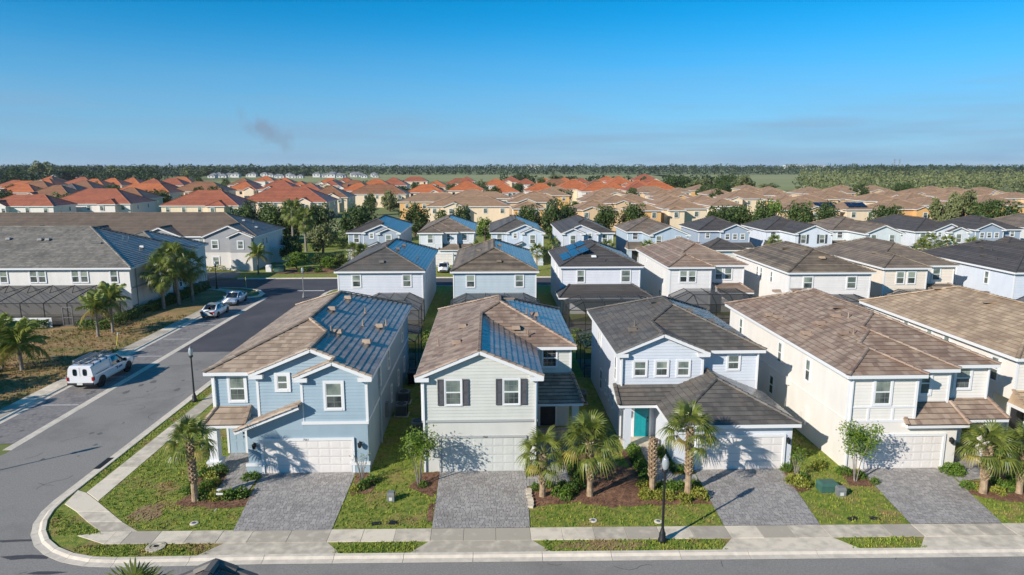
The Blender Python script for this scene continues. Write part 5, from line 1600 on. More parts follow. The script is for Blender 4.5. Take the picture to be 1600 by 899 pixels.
_o = "first second third fourth fifth sixth seventh eighth ninth tenth eleventh twelfth thirteenth fourteenth fifteenth sixteenth seventeenth eighteenth nineteenth".split()
ords = _o + ["twentieth"] + ["twenty-" + q for q in _o[:9]] + ["thirtieth"] + ["thirty-" + q for q in _o[:9]]
cnt = {}
order = sorted(range(len(FAR)), key=lambda i: FAR[i][0] / FAR[i][1])
labels = {}
for i in order:
    X, Y, w, r, d = FAR[i]
    k = (r, band_of(Y))
    cnt[k] = cnt.get(k, 0) + 1
    labels[i] = "%s house, %s from left of its colour %s" % (fam[r], ords[cnt[k] - 1], bandname[k[1]])
for i, (X, Y, w, r, d) in enumerate(FAR):
    roofm = {'R': ROOF_RED, 'O': ROOF_OR, 'B': ROOF_BO, 'T': ROOF_FT, 'G': ROOF_FG}[r]
    wm = rf.choice([OW, OW3, OW3, OW]) if r != 'T' else rf.choice([OW, OW2, OW4, OW4, OW])
    t = thing("house", labels[i], "house", (X, Y, 0), 0, "tan roofed houses of the far estate" if r == 'T' else "orange roofed houses of the far estate")
    ze = 5.6 + rf.uniform(-0.2, 0.2)
    p = 0.52 if r != 'T' else 0.38
    rng = random.Random(200 + i)
    lrg = w > 17
    hiproof(t, -w / 2, w / 2, 0, d, ze, p, roofm, rng, course=0.45, th=0.06)
    MB().prism([(-w / 2 + 0.4, 0.4), (w / 2 - 0.4, 0.4), (w / 2 - 0.4, d - 0.4), (-w / 2 + 0.4, d - 0.4)], -0.1, ze - 0.12, cap=False).build("wall", wm, t)
    k = rf.random()
    if w > 10:
        ww = rf.uniform(4.5, 6.5)
        xx = rf.uniform(-w / 2 + 0.6, w / 2 - 0.6 - ww)
        if k < 0.55:
            gable_wing(t, xx, xx + ww, -1.2 - rf.random(), 0.0, ze - 0.01, p, roofm, wm, rng)
        else:
            z_ = ze - rf.choice([0.02, 0.3])
            hiproof(t, xx, xx + ww, -2.2, 6.0, z_, p, roofm, rng, course=0.45, name="wing_roof", th=0.06)
            MB().prism([(xx + 0.4, -1.8), (xx + ww - 0.4, -1.8), (xx + ww - 0.4, 5), (xx + 0.4, 5)], -0.1, z_ - 0.12, cap=False).build("wing_wall", wm, t)
    nwin = max(2, int(w / 4.5))
    for q in range(nwin):
        x = -w / 2 + w * (q + 0.5) / nwin
        if Y < 300:
            window(t, x, 0.395 if not (w > 10 and xx - 0.6 < x < xx + ww + 0.6) else -2.3 + 0.4, 4.3, 1.0, 1.3, tr=0.12, simple=True)
        else:
            MB().box(x - 0.55, 0.3, 3.6, x + 0.55, 0.4, 4.9).build("window", GLASSD, t)
    sgn = -1 if X > 0 else 1
    for y in (d * 0.3, d * 0.7):
        if Y < 300:
            window(t, sgn * (w / 2 - 0.4), y, 4.3, 0.8, 1.2, '+x' if sgn > 0 else '-x', tr=0.1, simple=True)
# rooftop solar arrays of the far estate
def roof_array(X, Y, dx, dy, z, w, d, label, p=0.36):
    t = thing("solar_array", label, "solar panel", (X, Y, z))
    n = max(2, int(w / 1.7))
    for c in range(n):
        b = MB(); x0 = -w / 2 + w * c / n + 0.04; x1 = -w / 2 + w * (c + 1) / n - 0.04
        b.poly([(x0, 0, 0), (x1, 0, 0), (x1, d, d * p), (x0, d, d * p)])
        b.poly([(x0, 0, -0.1), (x1, 0, -0.1), (x1, 0, 0), (x0, 0, 0)])
        b.build("solar_panel", PVM, t)
_f = {i: FAR[i] for i in range(len(FAR))}
for idx, off, lab in ((60, -1.0, "solar panels on a tan roof, lower right of the far estate"), (57, 4.0, "solar panels on a wide tan roof right of centre"), (18, 0.0, "solar panels on a brown orange roof left of centre"), (11, 0.5, "solar panels on the dark grey roof among red roofs")):
    X, Y, w, r, d = FAR[idx]
    roof_array(X + off, Y + 0.9, 0, 0, 5.6 + (0.38 if r == 'T' else 0.52) * 0.9 + 0.45, 5.2, 2.6, lab, 0.38 if r == 'T' else 0.52)

# tiny white houses and pale sheds near the horizon
WFAR = mat("far_white_wall", s2l(204, 204, 202), rough=0.8); RFAR = mat("far_roof_grey", s2l(138, 138, 142), s2l(120, 118, 120), rough=0.8, nscale=0.05)
def tiny(X, Y, w, d, h, label, group, cat="house", name="house"):
    t = thing(name, label, cat, (X, Y, 0), 0, group)
    MB().box(-w / 2, 0, 0, w / 2, d, h).build("wall", WFAR, t)
    b = MB(); o = 0.5; r = d / 2
    b.poly([(-w / 2 - o, -o, h), (w / 2 + o, -o, h), (w / 2 - r * 0.8, r, h + 2.2), (-w / 2 + r * 0.8, r, h + 2.2)])
    b.poly([(-w / 2 - o, d + o, h), (w / 2 + o, d + o, h), (w / 2 - r * 0.8, r, h + 2.2), (-w / 2 + r * 0.8, r, h + 2.2)])
    b.poly([(-w / 2 - o, -o, h), (-w / 2 + r * 0.8, r, h + 2.2), (-w / 2 - o, d + o, h)])
    b.poly([(w / 2 + o, -o, h), (w / 2 - r * 0.8, r, h + 2.2), (w / 2 + o, d + o, h)])
    b.build("roof", RFAR, t)
    for q in range(2):
        MB().box(-w / 4 + q * w / 2 - 0.8, -0.06, h - 2.4, -w / 4 + q * w / 2 + 0.8, 0, h - 0.8).build("window", GLASSD, t)
spots = []
for k in range(64):
    spots.append((rf.choice([rf.uniform(78, 155), rf.uniform(335, 470), rf.uniform(470, 592), rf.uniform(335, 592)]), rf.uniform(960, 1180)))
num = {}
for px, Y in sorted(spots):
    X = (px - 765) / 1067 * Y
    part = "far left" if px < 200 else "left" if px < 400 else "middle" if px < 500 else "right"
    num[part] = num.get(part, 0) + 1
    tiny(X, Y, rf.uniform(8, 13), rf.uniform(8, 10), rf.choice([3.0, 3.4, 5.0]), "tiny white house below the horizon trees, %s from left in the %s stretch" % (ords[num[part] - 1], part), "white houses near the horizon")
for (px, Y, w, h, lab) in ((832, 3300, 70, 19, "long pale building above the horizon trees left of centre"), (1236, 3000, 55, 20, "pale warehouse on the horizon right of centre"),
                           (1262, 3000, 60, 19, "second pale warehouse beside the horizon warehouse"), (1284, 3050, 36, 18.5, "small pale shed ending the row of horizon warehouses"), (1548, 3000, 44, 20, "pale building on the horizon at far right")):
    t = thing("warehouse", lab, "building", ((px - 765) / 1067 * Y, Y, 0))
    MB().box(-w / 2, 0, 0, w / 2, 30, h).build("wall", WFAR, t)
    MB().box(-w / 2 - 0.6, -0.6, h, w / 2 + 0.6, 30.6, h + 0.8).build("roof", RFAR, t)
for px in (1399, 1407):
    Y = 2600; X = (px - 765) / 1067 * Y
    t = thing("power_pylon", "thin lattice power pylon on the horizon, %s of the pair" % ("left" if px == 1399 else "right"), "pylon", (X, Y, 0), 0, "power pylons on the horizon")
    m = MB()
    for s_ in (-1, 1):
        m.beam((s_ * 3, 0, 0), (s_ * 0.8, 0, 42), 0.7, 0.7)
    for z in range(2, 40, 6):
        m.beam((-3 + z * 0.052, 0, z), (3 - (z + 6) * 0.052, 0, z + 6), 0.4, 0.4)
    m.build("mast", GREYM, t)
    for z in (30, 36, 41):
        MB().beam((-6, 0, z), (6, 0, z), 0.6, 0.6).build("cross_arm", GREYM, t)

# ================================================================= vegetation
rv = random.Random(314)
def leaf(b, c, s, rng, t, up=0.3, asp=1.0):
    n = Vector((rng.gauss(0, 1), rng.gauss(0, 1), rng.gauss(0, 1) + up)).normalized()
    a = n.orthogonal().normalized()
    a.rotate(Matrix.Rotation(rng.uniform(0, 6.28), 3, n))
    e = n.cross(a)
    s1, s2 = s * rng.uniform(0.6, 1.3), s * rng.uniform(0.5, 1.0) * asp
    c = Vector(c)
    b.poly([tuple(c - a * s1), tuple(c - e * s2 * 0.8 + n * s * 0.15), tuple(c + a * s1), tuple(c + e * s2 * 0.8 + n * s * 0.15)], t)

def crown(rx, ry, rz, n, size, rng, lobes=14, fill=0.35, flat=0.0):
    """leaf faces gathered in clumps spread through an uneven ellipsoid; base of the crown at z = 0"""
    b = MB()
    cl = []
    for k in range(lobes):
        while True:
            v = Vector((rng.uniform(-1, 1), rng.uniform(-1, 1), rng.uniform(-0.8, 1)))
            if 0.25 < v.length < 1:
                break
        v = v.normalized() * rng.uniform(0.45, 0.85)
        cl.append((v, rng.uniform(0.25, 0.45), rng.random()))
    for k in range(n):
        v, r, t = cl[k % lobes]
        d = Vector((rng.gauss(0, 1), rng.gauss(0, 1), rng.gauss(0, 1))).normalized() * r * rng.uniform(0.55, 1.05)
        q = v + d
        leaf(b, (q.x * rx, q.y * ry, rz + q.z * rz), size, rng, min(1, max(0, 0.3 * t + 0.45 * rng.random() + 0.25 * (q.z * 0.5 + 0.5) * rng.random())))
    return b

def trunk_mb(h, r, rng, limbs=5, spread=1.5, top=None):
    b = MB()
    pts = [(0, 0, -0.1), (rng.uniform(-.1, .1) * h * 0.3, rng.uniform(-.1, .1) * h * 0.3, h * 0.5), (0, 0, h)]
    b.tube(pts, [r, r * 0.75, r * 0.5], 7)
    for k in range(limbs):
        a = 6.28 * k / limbs + rng.uniform(-.4, .4)
        z0 = h * rng.uniform(0.45, 0.95)
        b.tube([(0, 0, z0), (math.cos(a) * spread * 0.5, math.sin(a) * spread * 0.5, z0 + spread * 0.5), (math.cos(a) * spread, math.sin(a) * spread, z0 + spread * 1.1)], [r * 0.45, r * 0.3, r * 0.1], 5)
    return b

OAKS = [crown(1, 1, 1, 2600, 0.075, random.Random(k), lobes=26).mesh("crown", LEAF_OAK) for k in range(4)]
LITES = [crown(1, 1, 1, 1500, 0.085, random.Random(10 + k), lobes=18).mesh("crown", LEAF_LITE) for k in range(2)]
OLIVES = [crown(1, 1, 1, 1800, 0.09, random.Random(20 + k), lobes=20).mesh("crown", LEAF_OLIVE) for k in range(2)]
OTRUNK = trunk_mb(1.0, 0.06, random.Random(2), 5, 0.45).mesh("trunk", TRUNK)
def oak(X, Y, h, w, label, kind='oak', group="trees between the estates", z=0.0):
    t = thing("tree", label, "tree", (X, Y, z), rv.uniform(0, 6.28), group)
    me = rv.choice({'oak': OAKS, 'lite': LITES, 'olive': OLIVES}[kind])
    ch = h * 0.93
    link("trunk", OTRUNK, t, (0, 0, 0), 0, (h * 0.7, h * 0.7, h * 0.55))
    link("crown", me, t, (0, 0, h - ch), 0, (w / 2, w / 2 * rv.uniform(0.85, 1.1), ch / 2))
    return t
TREES = [(-29.1, 153.0, 9.1, 9.1), (-18.2, 165.7, 7.8, 8.4), (-6.8, 167.8, 7.6, 5.4), (-1.1, 153.4, 6.0, 4.0), (-11.5, 164.8, 7.2, 3.4), (9.0, 158.6, 8.7, 6.5), (13.9, 154.4, 9.3, 6.4), (18.2, 156.7, 8.8, 4.4), (28.1, 164.3, 7.8, 6.9), (34.9, 166.0, 8.0, 7.3), (51.6, 152.7, 9.2, 7.3), (59.8, 161.8, 8.4, 7.1), (61.4, 152.7, 9.5, 4.6), (68.8, 163.5, 9.6, 4.3), (72.3, 157.3, 8.8, 7.5), (82.4, 166.1, 8.0, 7.3), (98.3, 167.7, 8.4, 8.0), (108.0, 160.1, 11.2, 6.5), (118.6, 168.0, 11.5, 8.5), (118.7, 157.0, 9.9, 11.1), (-218.0, 357.3, 7.1, 20.4), (-138.2, 289.5, 7.1, 13.8), (-131.0, 341.7, 6.5, 15.8), (-53.6, 153.2, 9.1, 5.5), (-51.7, 161.6, 8.7, 6.4), (-43.6, 152.5, 9.7, 6.5), (-39.4, 155.2, 8.7, 5.4), (-168.7, 258.9, 2.4, 10.4), (-440.5, 657.0, 15.2, 29.7), (-446.9, 705.0, 22.6, 28.2), (-434.9, 731.3, 15.1, 31.9), (-420.8, 790.8, 17.7, 33.6), (-388.4, 789.8, 17.7, 33.0), (-374.1, 900.8, 16.2, 45.7), (115.6, 418.8, 12.0, 16.3), (126.5, 409.0, 10.6, 17.7), (141.8, 408.5, 12.5, 18.6), (145.0, 390.7, 12.3, 13.3), (132.5, 449.4, 8.3, 17.6), (183.0, 447.8, 6.2, 13.6), (33.1, 716.2, 9.8, 20.2), (72.4, 743.7, 8.2, 18.2), (107.2, 450.2, 7.1, 13.0), (-37.8, 261.9, 4.3, 7.4), (187.2, 344.3, 3.9, 8.8), (247.8, 387.4, 4.0, 10.3), (-2.2, 453.8, 4.2, 8.5), (86.2, 273.7, 3.6, 8.1), (43.9, 348.9, 2.9, 8.6), (151.2, 235.3, 4.0, 6.3)]
tl_lab = {}
side_words = ["left edge", "left third", "left of centre", "centre", "right of centre", "right third", "right edge"]
for i, (X, Y, h, w) in enumerate(TREES):
    a = X / Y
    sec = min(6, max(0, int((a + 0.75) / 1.52 * 7)))
    dist = "just behind the third row" if Y < 175 else "among the far estate roofs" if Y < 360 else "beyond the far estate"
    key = (sec, dist)
    tl_lab[key] = tl_lab.get(key, 0) + 1
    kind = 'olive' if (i in (17, 18) or Y > 380 and i % 2) else 'lite' if i in (3, 13) else 'oak'
    oak(X, Y, h, w, "%s tree %s, %s, %s from left there" % ({'oak': "dark rounded", 'lite': "light green", 'olive': "loose olive green"}[kind], dist, side_words[sec], ords[tl_lab[key] - 1]), kind)
# trees and shrubs beyond the cross street
for X, Y, h, w, kind, lab in ((-32.2, 113.6, 3.0, 4.2, 'lite', "bright yellow green bushy tree beyond the cross street"), (-28.4, 114.5, 2.8, 3.6, 'oak', "dark green bushy tree right of the bright one beyond the cross street"),
                              (-26.6, 112.8, 2.4, 2.6, 'lite', "small light green shrub tree nearest the third row"), (-25.5, 115.5, 2.8, 3.4, 'oak', "dark bushy shrub tree beside the grey blue house"),
                              (-35.5, 122, 4.2, 4.0, 'oak', "shaded tree against the grey townhouse end wall"), (-37.2, 128, 4.5, 4.0, 'oak', "shaded tree behind the townhouse end wall"), (-32.5, 133, 6.5, 5.5, 'olive', "slim loose tree behind the fan palms"),
                              (-46, 152, 8.5, 9, 'oak', "broad dark tree behind the long brown townhouse roof"), (-54, 150, 8.2, 8, 'oak', "dark tree left of the broad one behind the townhouse"), (-38, 158, 9.0, 7, 'olive', "tall loose tree behind the far hedges")):
    oak(X, Y, h, w, lab, kind, group=None)

# garden trees scattered among the far roofs
rt = random.Random(808)
ntree = 0
cand = []
for _ in range(900):
    Y = rt.uniform(215, 460)
    px = rt.uniform(-10, 1560)
    if px > 1030 and Y > 400: continue
    X = (px - 765) / 1067 * Y
    if any(abs(X - f[0]) < f[2] / 2 + 2.2 and f[1] - 3.5 < Y < f[1] + f[4] + 2.2 for f in FAR): continue
    if any(abs(X - c[0]) < 7 and abs(Y - c[1]) < 9 for c in cand): continue
    cand.append((X, Y))
    if len(cand) >= 74: break
zone = {}
for X, Y in sorted(cand, key=lambda c: c[0] / c[1]):
    z_ = ("nearer" if Y < 270 else "middle" if Y < 350 else "farther", "left" if X / Y < -0.3 else "centre" if X / Y < 0.2 else "right")
    zone[z_] = zone.get(z_, 0) + 1
    oak(X, Y, rt.uniform(6.0, 9.5), rt.uniform(5.5, 10), "garden tree among far roofs, %s band, %s part, %s from left" % (z_[0], z_[1], ords[zone[z_] - 1]), rt.choice(['oak', 'oak', 'oak', 'olive']), "garden trees among the far roofs")
# trees just outside the left edge whose shade falls on the verge and the bay
for X, Y, h, w, lab in ((-43.5, 40.5, 7.5, 6.5, "shade tree beyond the left edge, nearer the corner"), (-47.5, 45.0, 8.0, 7.0, "shade tree beyond the left edge, farther from the corner")):
    oak(X, Y, h, w, lab, 'oak', None)

# --- far woods: one mass of crowns
def wood(name, label, trees, nq, size, m, seed):
    rng = random.Random(seed)
    b = MB()
    for (X, Y, h, w) in trees:
        tt = rng.random()
        for k in range(nq):
            u = rng.uniform(0, 6.28); r = math.sqrt(rng.random()); z = rng.uniform(0.0, 1)
            rad_ = (w / 2) * r * math.sqrt(max(0.05, 1 - (abs(z - 0.55) / 0.62) ** 2))
            leaf(b, (X + math.cos(u) * rad_, Y + math.sin(u) * rad_, h * (0.12 + 0.88 * z) - size), size, rng, min(1, max(0, 0.6 * tt + 0.4 * rng.random())), up=0.6)
    return struct(b.build(name, m), label, "stuff")
rw = random.Random(9)
tr = []
for row, Y in enumerate((440, 452, 466, 482, 500, 522, 548, 580, 620, 670, 730, 800, 890, 1000)):
    step = 7.5 + row * 0.9
    x0 = Y * (0.455 + 0.02 * rw.random() - (0.0 if row > 2 else 0.0)); x1 = Y * 0.82
    x = x0
    while x < x1:
        tr.append((x + rw.uniform(-2, 2), Y + rw.uniform(-6, 6), rw.uniform(8.5, 12.0) + row * 0.25, rw.uniform(8, 12)))
        x += step
wood("forest", "dense olive green wood behind the tan roofs at right", tr, 46, 1.0, LEAF_OLIVE, 5)
tr = []
for row, Y in enumerate((1130, 1160, 1200, 1260, 1340, 1450, 1600, 1800, 2050, 2400, 2900, 3500)):
    step = 9 + row * 1.6
    x = -Y * 0.80
    while x < Y * 0.84:
        a = x / Y
        if row < 4 and -0.25 < a < 0.52:      # open fields lie in front here
            x += step; continue
        tr.append((x + rw.uniform(-4, 4), Y + rw.uniform(-12, 12), (rw.uniform(13.0, 18) if rw.random() < 0.85 else rw.uniform(18, 21.5)) + row * 0.45, rw.uniform(12, 18) + row))
        x += step
wood("forest", "distant dark pine woods along the horizon", tr, 30, 2.6, LEAF_FOREST, 6)
tr = []
for k in range(260):
    px = rw.choice([rw.uniform(-20, 330), rw.uniform(0, 90), rw.uniform(150, 260), rw.uniform(780, 1010), rw.uniform(1040, 1170)])
    Y = rw.uniform(560, 900) if px < 400 else rw.uniform(430, 700) if px > 1030 else rw.uniform(520, 640)
    if 70 < px < 150 and Y > 650: continue
    tr.append(((px - 765) / 1067 * Y, Y, rw.uniform(5, 11) if px > 400 else rw.uniform(8, 14), rw.uniform(7, 12)))
wood("woodland", "scattered scrub and copses round the fields", tr, 60, 1.2, LEAF_FOREST, 7)
for poly_, lab in (([(-330, 700), (10, 760), (60, 1300), (-420, 1300), (-400, 1000), (-260, 900)], "bright green field left of centre near the horizon"),
                   ([(200, 480), (262, 500), (640, 1280), (300, 1290)], "pale green field right of centre near the horizon"), ([(20, 560), (180, 560), (330, 1280), (60, 1290)], "grass field behind the last orange roofs")):
    sheet("field", poly_, 0.02, FIELD, lab)

# --- palms
def fan_frond(seed, L=0.95, B=0.78, droop=0.5, nb=20):
    rng = random.Random(seed)
    b = MB()
    pt = [Vector((0, 0, 0)), Vector((L * 0.55, 0, 0.02)), Vector((L, 0, -0.06 * droop))]
    b.tube(pt, [0.02, 0.014, 0.01], 4, t=0.7, cap=False)
    c = pt[-1]
    for k in range(nb):
        f = -1 + 2 * k / (nb - 1)
        a = f * rad(118)
        ln = B * (1.0 - 0.28 * abs(f)) * rng.uniform(0.88, 1.08)
        d = Vector((math.cos(a), math.sin(a), -0.12 - 0.1 * abs(f)))
        e = Vector((-math.sin(a), math.cos(a), 0)) * 0.034
        m1 = c + d * ln * 0.5 + Vector((0, 0, 0.03))
        m2 = c + d * ln * 0.78 + Vector((0, 0, -0.10 * droop - 0.03))
        m3 = c + d * ln * 0.95 + Vector((rng.uniform(-.04, .04), rng.uniform(-.04, .04), -0.36 * droop * rng.uniform(0.6, 1.3)))
        t = rng.random()
        b.poly([tuple(c - e * 0.3), tuple(c + e * 0.3), tuple(m1 + e), tuple(m1 - e)], t)
        b.poly([tuple(m1 - e), tuple(m1 + e), tuple(m2 + e * 0.7), tuple(m2 - e * 0.7)], t)
        b.poly([tuple(m2 - e * 0.7), tuple(m2 + e * 0.7), tuple(m3)], min(1, t + 0.15))
    return b
FANS = [fan_frond(k, droop=0.7 + 0.45 * k).mesh("frond", FROND) for k in range(3)]
FANY = [fan_frond(5, droop=1.2).mesh("frond", FRONDY)]
def feather_frond(seed, L=2.0, n=22, droop=1.0):
    rng = random.Random(seed)
    b = MB()
    P = lambda s: Vector((L * s * (1 - 0.12 * s), 0, 0.35 * s * L - droop * 0.55 * L * s * s))
    b.tube([P(0), P(0.33), P(0.66), P(1)], [0.025, 0.02, 0.012, 0.005], 4, t=0.8, cap=False)
    for k in range(2, n):
        s = k / n
        p = P(s)
        ln = 0.62 * math.sin(math.pi * min(1, s * 0.95 + 0.08)) + 0.12
        for sd in (-1, 1):
            d = Vector((0.45, sd, -0.35 - rng.random() * 0.5)).normalized() * ln
            e = Vector((0.045, 0, 0.0))
            m = p + d * 0.6 + Vector((0, 0, 0.05))
            t = rng.random()
            b.poly([tuple(p - e), tuple(p + e), tuple(m + e), tuple(m - e)], t)
            b.poly([tuple(m - e), tuple(m + e), tuple(p + d + Vector((0, 0, -0.16)))], t)
    return b
FEATH = [feather_frond(k, droop=0.9 + 0.35 * k).mesh("frond", QUEEN) for k in range(3)]
FEATHY = [feather_frond(9, droop=1.6).mesh("frond", FRONDY)]

def palm_trunk(h, r, rng, boots=True, z0=0.0, cut=False):
    b = MB()
    n = 7
    lean = (rng.uniform(-.04, .04) * h, rng.uniform(-.04, .04) * h)
    P = lambda s: Vector((lean[0] * s * s, lean[1] * s * s, h * s))
    prof = [1.25, 1.05, 1.0, 1.0, 1.05, 1.1, 0.9]
    if cut:
        prof = [0.85, 0.95, 1.0, 1.05, 1.0, 0.8, 0.25]
    b.tube([P(k / (n - 1)) + Vector((0, 0, -0.05 if k == 0 else 0)) for k in range(n)], [r * q for q in prof], 10, t=0.35)
    if boots:
        z = max(0.55, h * 0.3)
        k = 0
        while z < h - 0.02:
            s = z / h
            for q in range(5):
                a = 6.28 * q / 5 + k * 0.63
                c = P(s)
                rr_ = r * (1.0 if s > 0.15 else 1.15) * (1 if not cut else (1.05 if s < 0.8 else 1.05 - (s - 0.8) * 3.4))
                o = Vector((math.cos(a), math.sin(a), 0)); tg = Vector((-math.sin(a), math.cos(a), 0))
                base = c + o * rr_ * 0.92
                tip = c + o * (rr_ + 0.075) + Vector((0, 0, 0.2)) + tg * 0.05
                t = rng.uniform(0.3, 1)
                w1, w2 = 0.085, 0.04
                b.poly([tuple(base - tg * w1), tuple(base + tg * w1), tuple(tip + tg * w2), tuple(tip - tg * w2)], t)
                inn = c + o * rr_ * 0.9 + Vector((0, 0, 0.2))
                b.poly([tuple(tip - tg * w2), tuple(tip + tg * w2), tuple(inn + tg * w2), tuple(inn - tg * w2)], t * 0.4)
                b.poly([tuple(base + tg * w1), tuple(inn + tg * w2), tuple(tip + tg * w2)], t * 0.5)
                b.poly([tuple(base - tg * w1), tuple(tip - tg * w2), tuple(inn - tg * w2)], t * 0.5)
            z += 0.115
            k += 1
    return b, P(1.0)

def fan_palm(X, Y, th, R, label, n=34, r=0.15, seed=1, group="cabbage palms in the front yards", yellow=2, boots=True, z=0.05, tm=None, elo=-15):
    rng = random.Random(seed)
    t = thing("palm_tree", label, "palm", (X, Y, z), 0, group)
    b, top = palm_trunk(th, r, rng, boots)
    b.build("trunk", tm or PALMT, t)
    for k in range(n):
        f = k / (n - 1)
        el = 82 - (82 - elo) * f ** 0.9 + rng.uniform(-8, 8)
        az = k * 137.5 + rng.uniform(-14, 14)
        me = FANS[0 if f < 0.35 else 1 if f < 0.7 else 2]
        if f > 0.8 and yellow > 0:
            yellow -= 1
            me = FANY[0]
        o = link("frond", me, t, tuple(top + Vector((0, 0, 0.05 - 0.3 * f))))
        s = R / 1.6 * rng.uniform(0.9, 1.1)
        o.scale = (s, s, s)
        o.rotation_euler = (rng.uniform(-0.25, 0.25), -rad(el), rad(az))
    return t

def feather_palm(X, Y, th, R, label, n=15, r=0.13, seed=1, group=None, yellow=2, z=0.03, tm=None):
    rng = random.Random(seed)
    t = thing("palm_tree", label, "palm", (X, Y, z), 0, group)
    b, top = palm_trunk(th, r, rng, False)
    b.build("trunk", tm or PALMG, t)
    for k in range(n):
        f = k / (n - 1)
        el = 75 - 95 * f + rng.uniform(-8, 8)
        me = FEATH[0 if f < 0.4 else 1 if f < 0.7 else 2]
        if f > 0.8 and yellow > 0:
            yellow -= 1; me = FEATHY[0]
        o = link("frond", me, t, tuple(top + Vector((0, 0, 0.05 - 0.15 * f))))
        s = R / 2.0 * rng.uniform(0.9, 1.12)
        o.scale = (s, s, s)
        o.rotation_euler = (rng.uniform(-0.2, 0.2), -rad(el), rad(k * 137.5 + rng.uniform(-15, 15)))
    return t

fan_palm(-15.2, 33.1, 3.25, 1.35, "cabbage palm with patterned trunk on the corner lawn of the light blue house", seed=1, n=22, yellow=2)
fan_palm(2.65, 33.0, 2.3, 1.42, "shorter cabbage palm in front of the grey house garage", seed=2, n=24, yellow=2)
fan_palm(5.12, 32.95, 2.95, 1.65, "larger spreading cabbage palm right of the shorter one", seed=3, n=30, yellow=2)
fan_palm(10.33, 33.15, 3.5, 1.5, "tall cabbage palm at the driveway beside the teal door house", seed=4, n=25, r=0.16, yellow=2)
fan_palm(25.8, 32.6, 2.5, 1.5, "bushy cabbage palm with pale trunk by the cream house driveway", seed=5, n=30, r=0.17, elo=-18)
fan_palm(27.7, 32.55, 2.3, 1.5, "cabbage palm cut by the right picture edge", seed=6, n=30, elo=-18)
t_ = thing("palm_stump", "bare pointed palm trunk without fronds behind the street lamp", "palm", (8.44, 33.2, 0.05), 0, "cabbage palms in the front yards")
palm_trunk(2.95, 0.17, random.Random(8), True, cut=True)[0].build("trunk", PALMT, t_)
fan_palm(-9.9, 17.6, 4.6, 1.45, "palm crown rising at the bottom picture edge", seed=9, n=34, z=0)
# left side
feather_palm(-39.5, 68.15, 2.9, 2.1, "slender feather palm by the screen enclosure, left of two", seed=11, group="feather palms by the parking bay")
feather_palm(-39.0, 69.95, 3.4, 2.3, "slender feather palm by the screen enclosure, right of two", seed=12, group="feather palms by the parking bay")
feather_palm(-39.4, 56.6, 2.3, 2.5, "feather palm with yellowing fronds at the left picture edge", seed=13, n=18, yellow=4)
feather_palm(-41.2, 56.9, 2.6, 2.5, "feather palm half cut by the left picture edge", seed=14, n=18, yellow=2)
feather_palm(-36.6, 107.8, 3.3, 2.2, "feather palm in front of the grey townhouse end gable", seed=15)
feather_palm(-46.2, 107.2, 3.6, 1.9, "slim feather palm between townhouse and cross street", seed=16, n=11)
for i, (X, Y, th, lab) in enumerate(((-39.2, 81.6, 4.6, "leftmost of the fan palms beside the townhouse end"), (-38.6, 84.3, 6.0, "tallest fan palm beside the townhouse end"), (-37.7, 86.2, 4.8, "rightmost of the fan palms beside the townhouse end"), (-40.0, 86.5, 5.2, "fan palm closest to the townhouse end wall"))):
    fan_palm(X, Y, th, 2.3, lab, n=30, seed=30 + i, boots=False, group="fan palms beside the townhouse", yellow=1, r=0.18, elo=-60, tm=PALMG, z=0)
for i, (X, Y, th, lab) in enumerate(((-40.0, 139.7, 8.0, "tall fan palm behind the cross street, left of two"), (-36.9, 137.5, 6.6, "tall fan palm behind the cross street, right of two"))):
    fan_palm(X, Y, th, 2.6, lab, n=26, seed=40 + i, boots=False, group="fan palms beyond the cross street", r=0.25, elo=-60, tm=PALMG, z=0)
R3P = [(-22.4, 112.2, 3.2), (-21.0, 112.8, 2.8), (-2.2, 111.5, 3.4), (10.2, 111.6, 4.0), (19.4, 110.8, 3.6), (25.6, 110.3, 3.6), (47.2, 111.0, 4.2), (60.2, 109.0, 3.6), (70.8, 108.8, 3.8), (73.0, 110.5, 4.6), (76.2, 110.8, 4.2), (80.2, 110.8, 3.9), (98.5, 109.6, 3.4), (7.6, 110.5, 3.0)]
for i, (X, Y, th) in enumerate(sorted(R3P)):
    fan_palm(X, Y, th, 1.7, "small cabbage palm before the third row houses, %s from left" % ords[i], n=20, seed=50 + i, boots=False, group="palms along the third row", yellow=0, z=0)

# --- crape myrtles and shrubs
def myrtle(X, Y, h, w, label, seed, stems=5, n=420, zc=0.45, m=LEAF_LITE, size=0.085):
    rng = random.Random(seed)
    t = thing("crape_myrtle", label, "tree", (X, Y, 0.05), 0, "young crape myrtles")
    s = MB()
    tips = []
    for k in range(stems):
        a = 6.28 * k / stems + rng.uniform(-.3, .3)
        p0 = Vector((math.cos(a) * 0.06, math.sin(a) * 0.06, 0))
        p1 = Vector((math.cos(a) * w * 0.12, math.sin(a) * w * 0.12, h * 0.4))
        p2 = Vector((math.cos(a) * w * 0.3, math.sin(a) * w * 0.3, h * 0.75))
        s.tube([p0, p1, p2], [0.032, 0.024, 0.01], 6)
        tips += [p1.lerp(p2, 0.5), p2]
        for q in range(3):
            e = p1.lerp(p2, rng.uniform(0.2, 1)) ; f = e + Vector((rng.uniform(-1, 1) * w * 0.25, rng.uniform(-1, 1) * w * 0.25, rng.uniform(0.1, 0.3) * h))
            s.tube([e, f], [0.01, 0.004], 4); tips.append(f)
    s.build("stems", PALMG, t)
    b = MB()
    for k in range(n):
        c = tips[k % len(tips)]
        if c.z < h * zc: c = rng.choice(tips)
        r = 0.17 * w
        p = c + Vector((rng.gauss(0, r * 0.7), rng.gauss(0, r * 0.7), rng.gauss(0, r * 0.6)))
        leaf(b, p, size, rng, rng.random(), up=0.8, asp=0.7)
    b.build("crown", m, t)
    return t
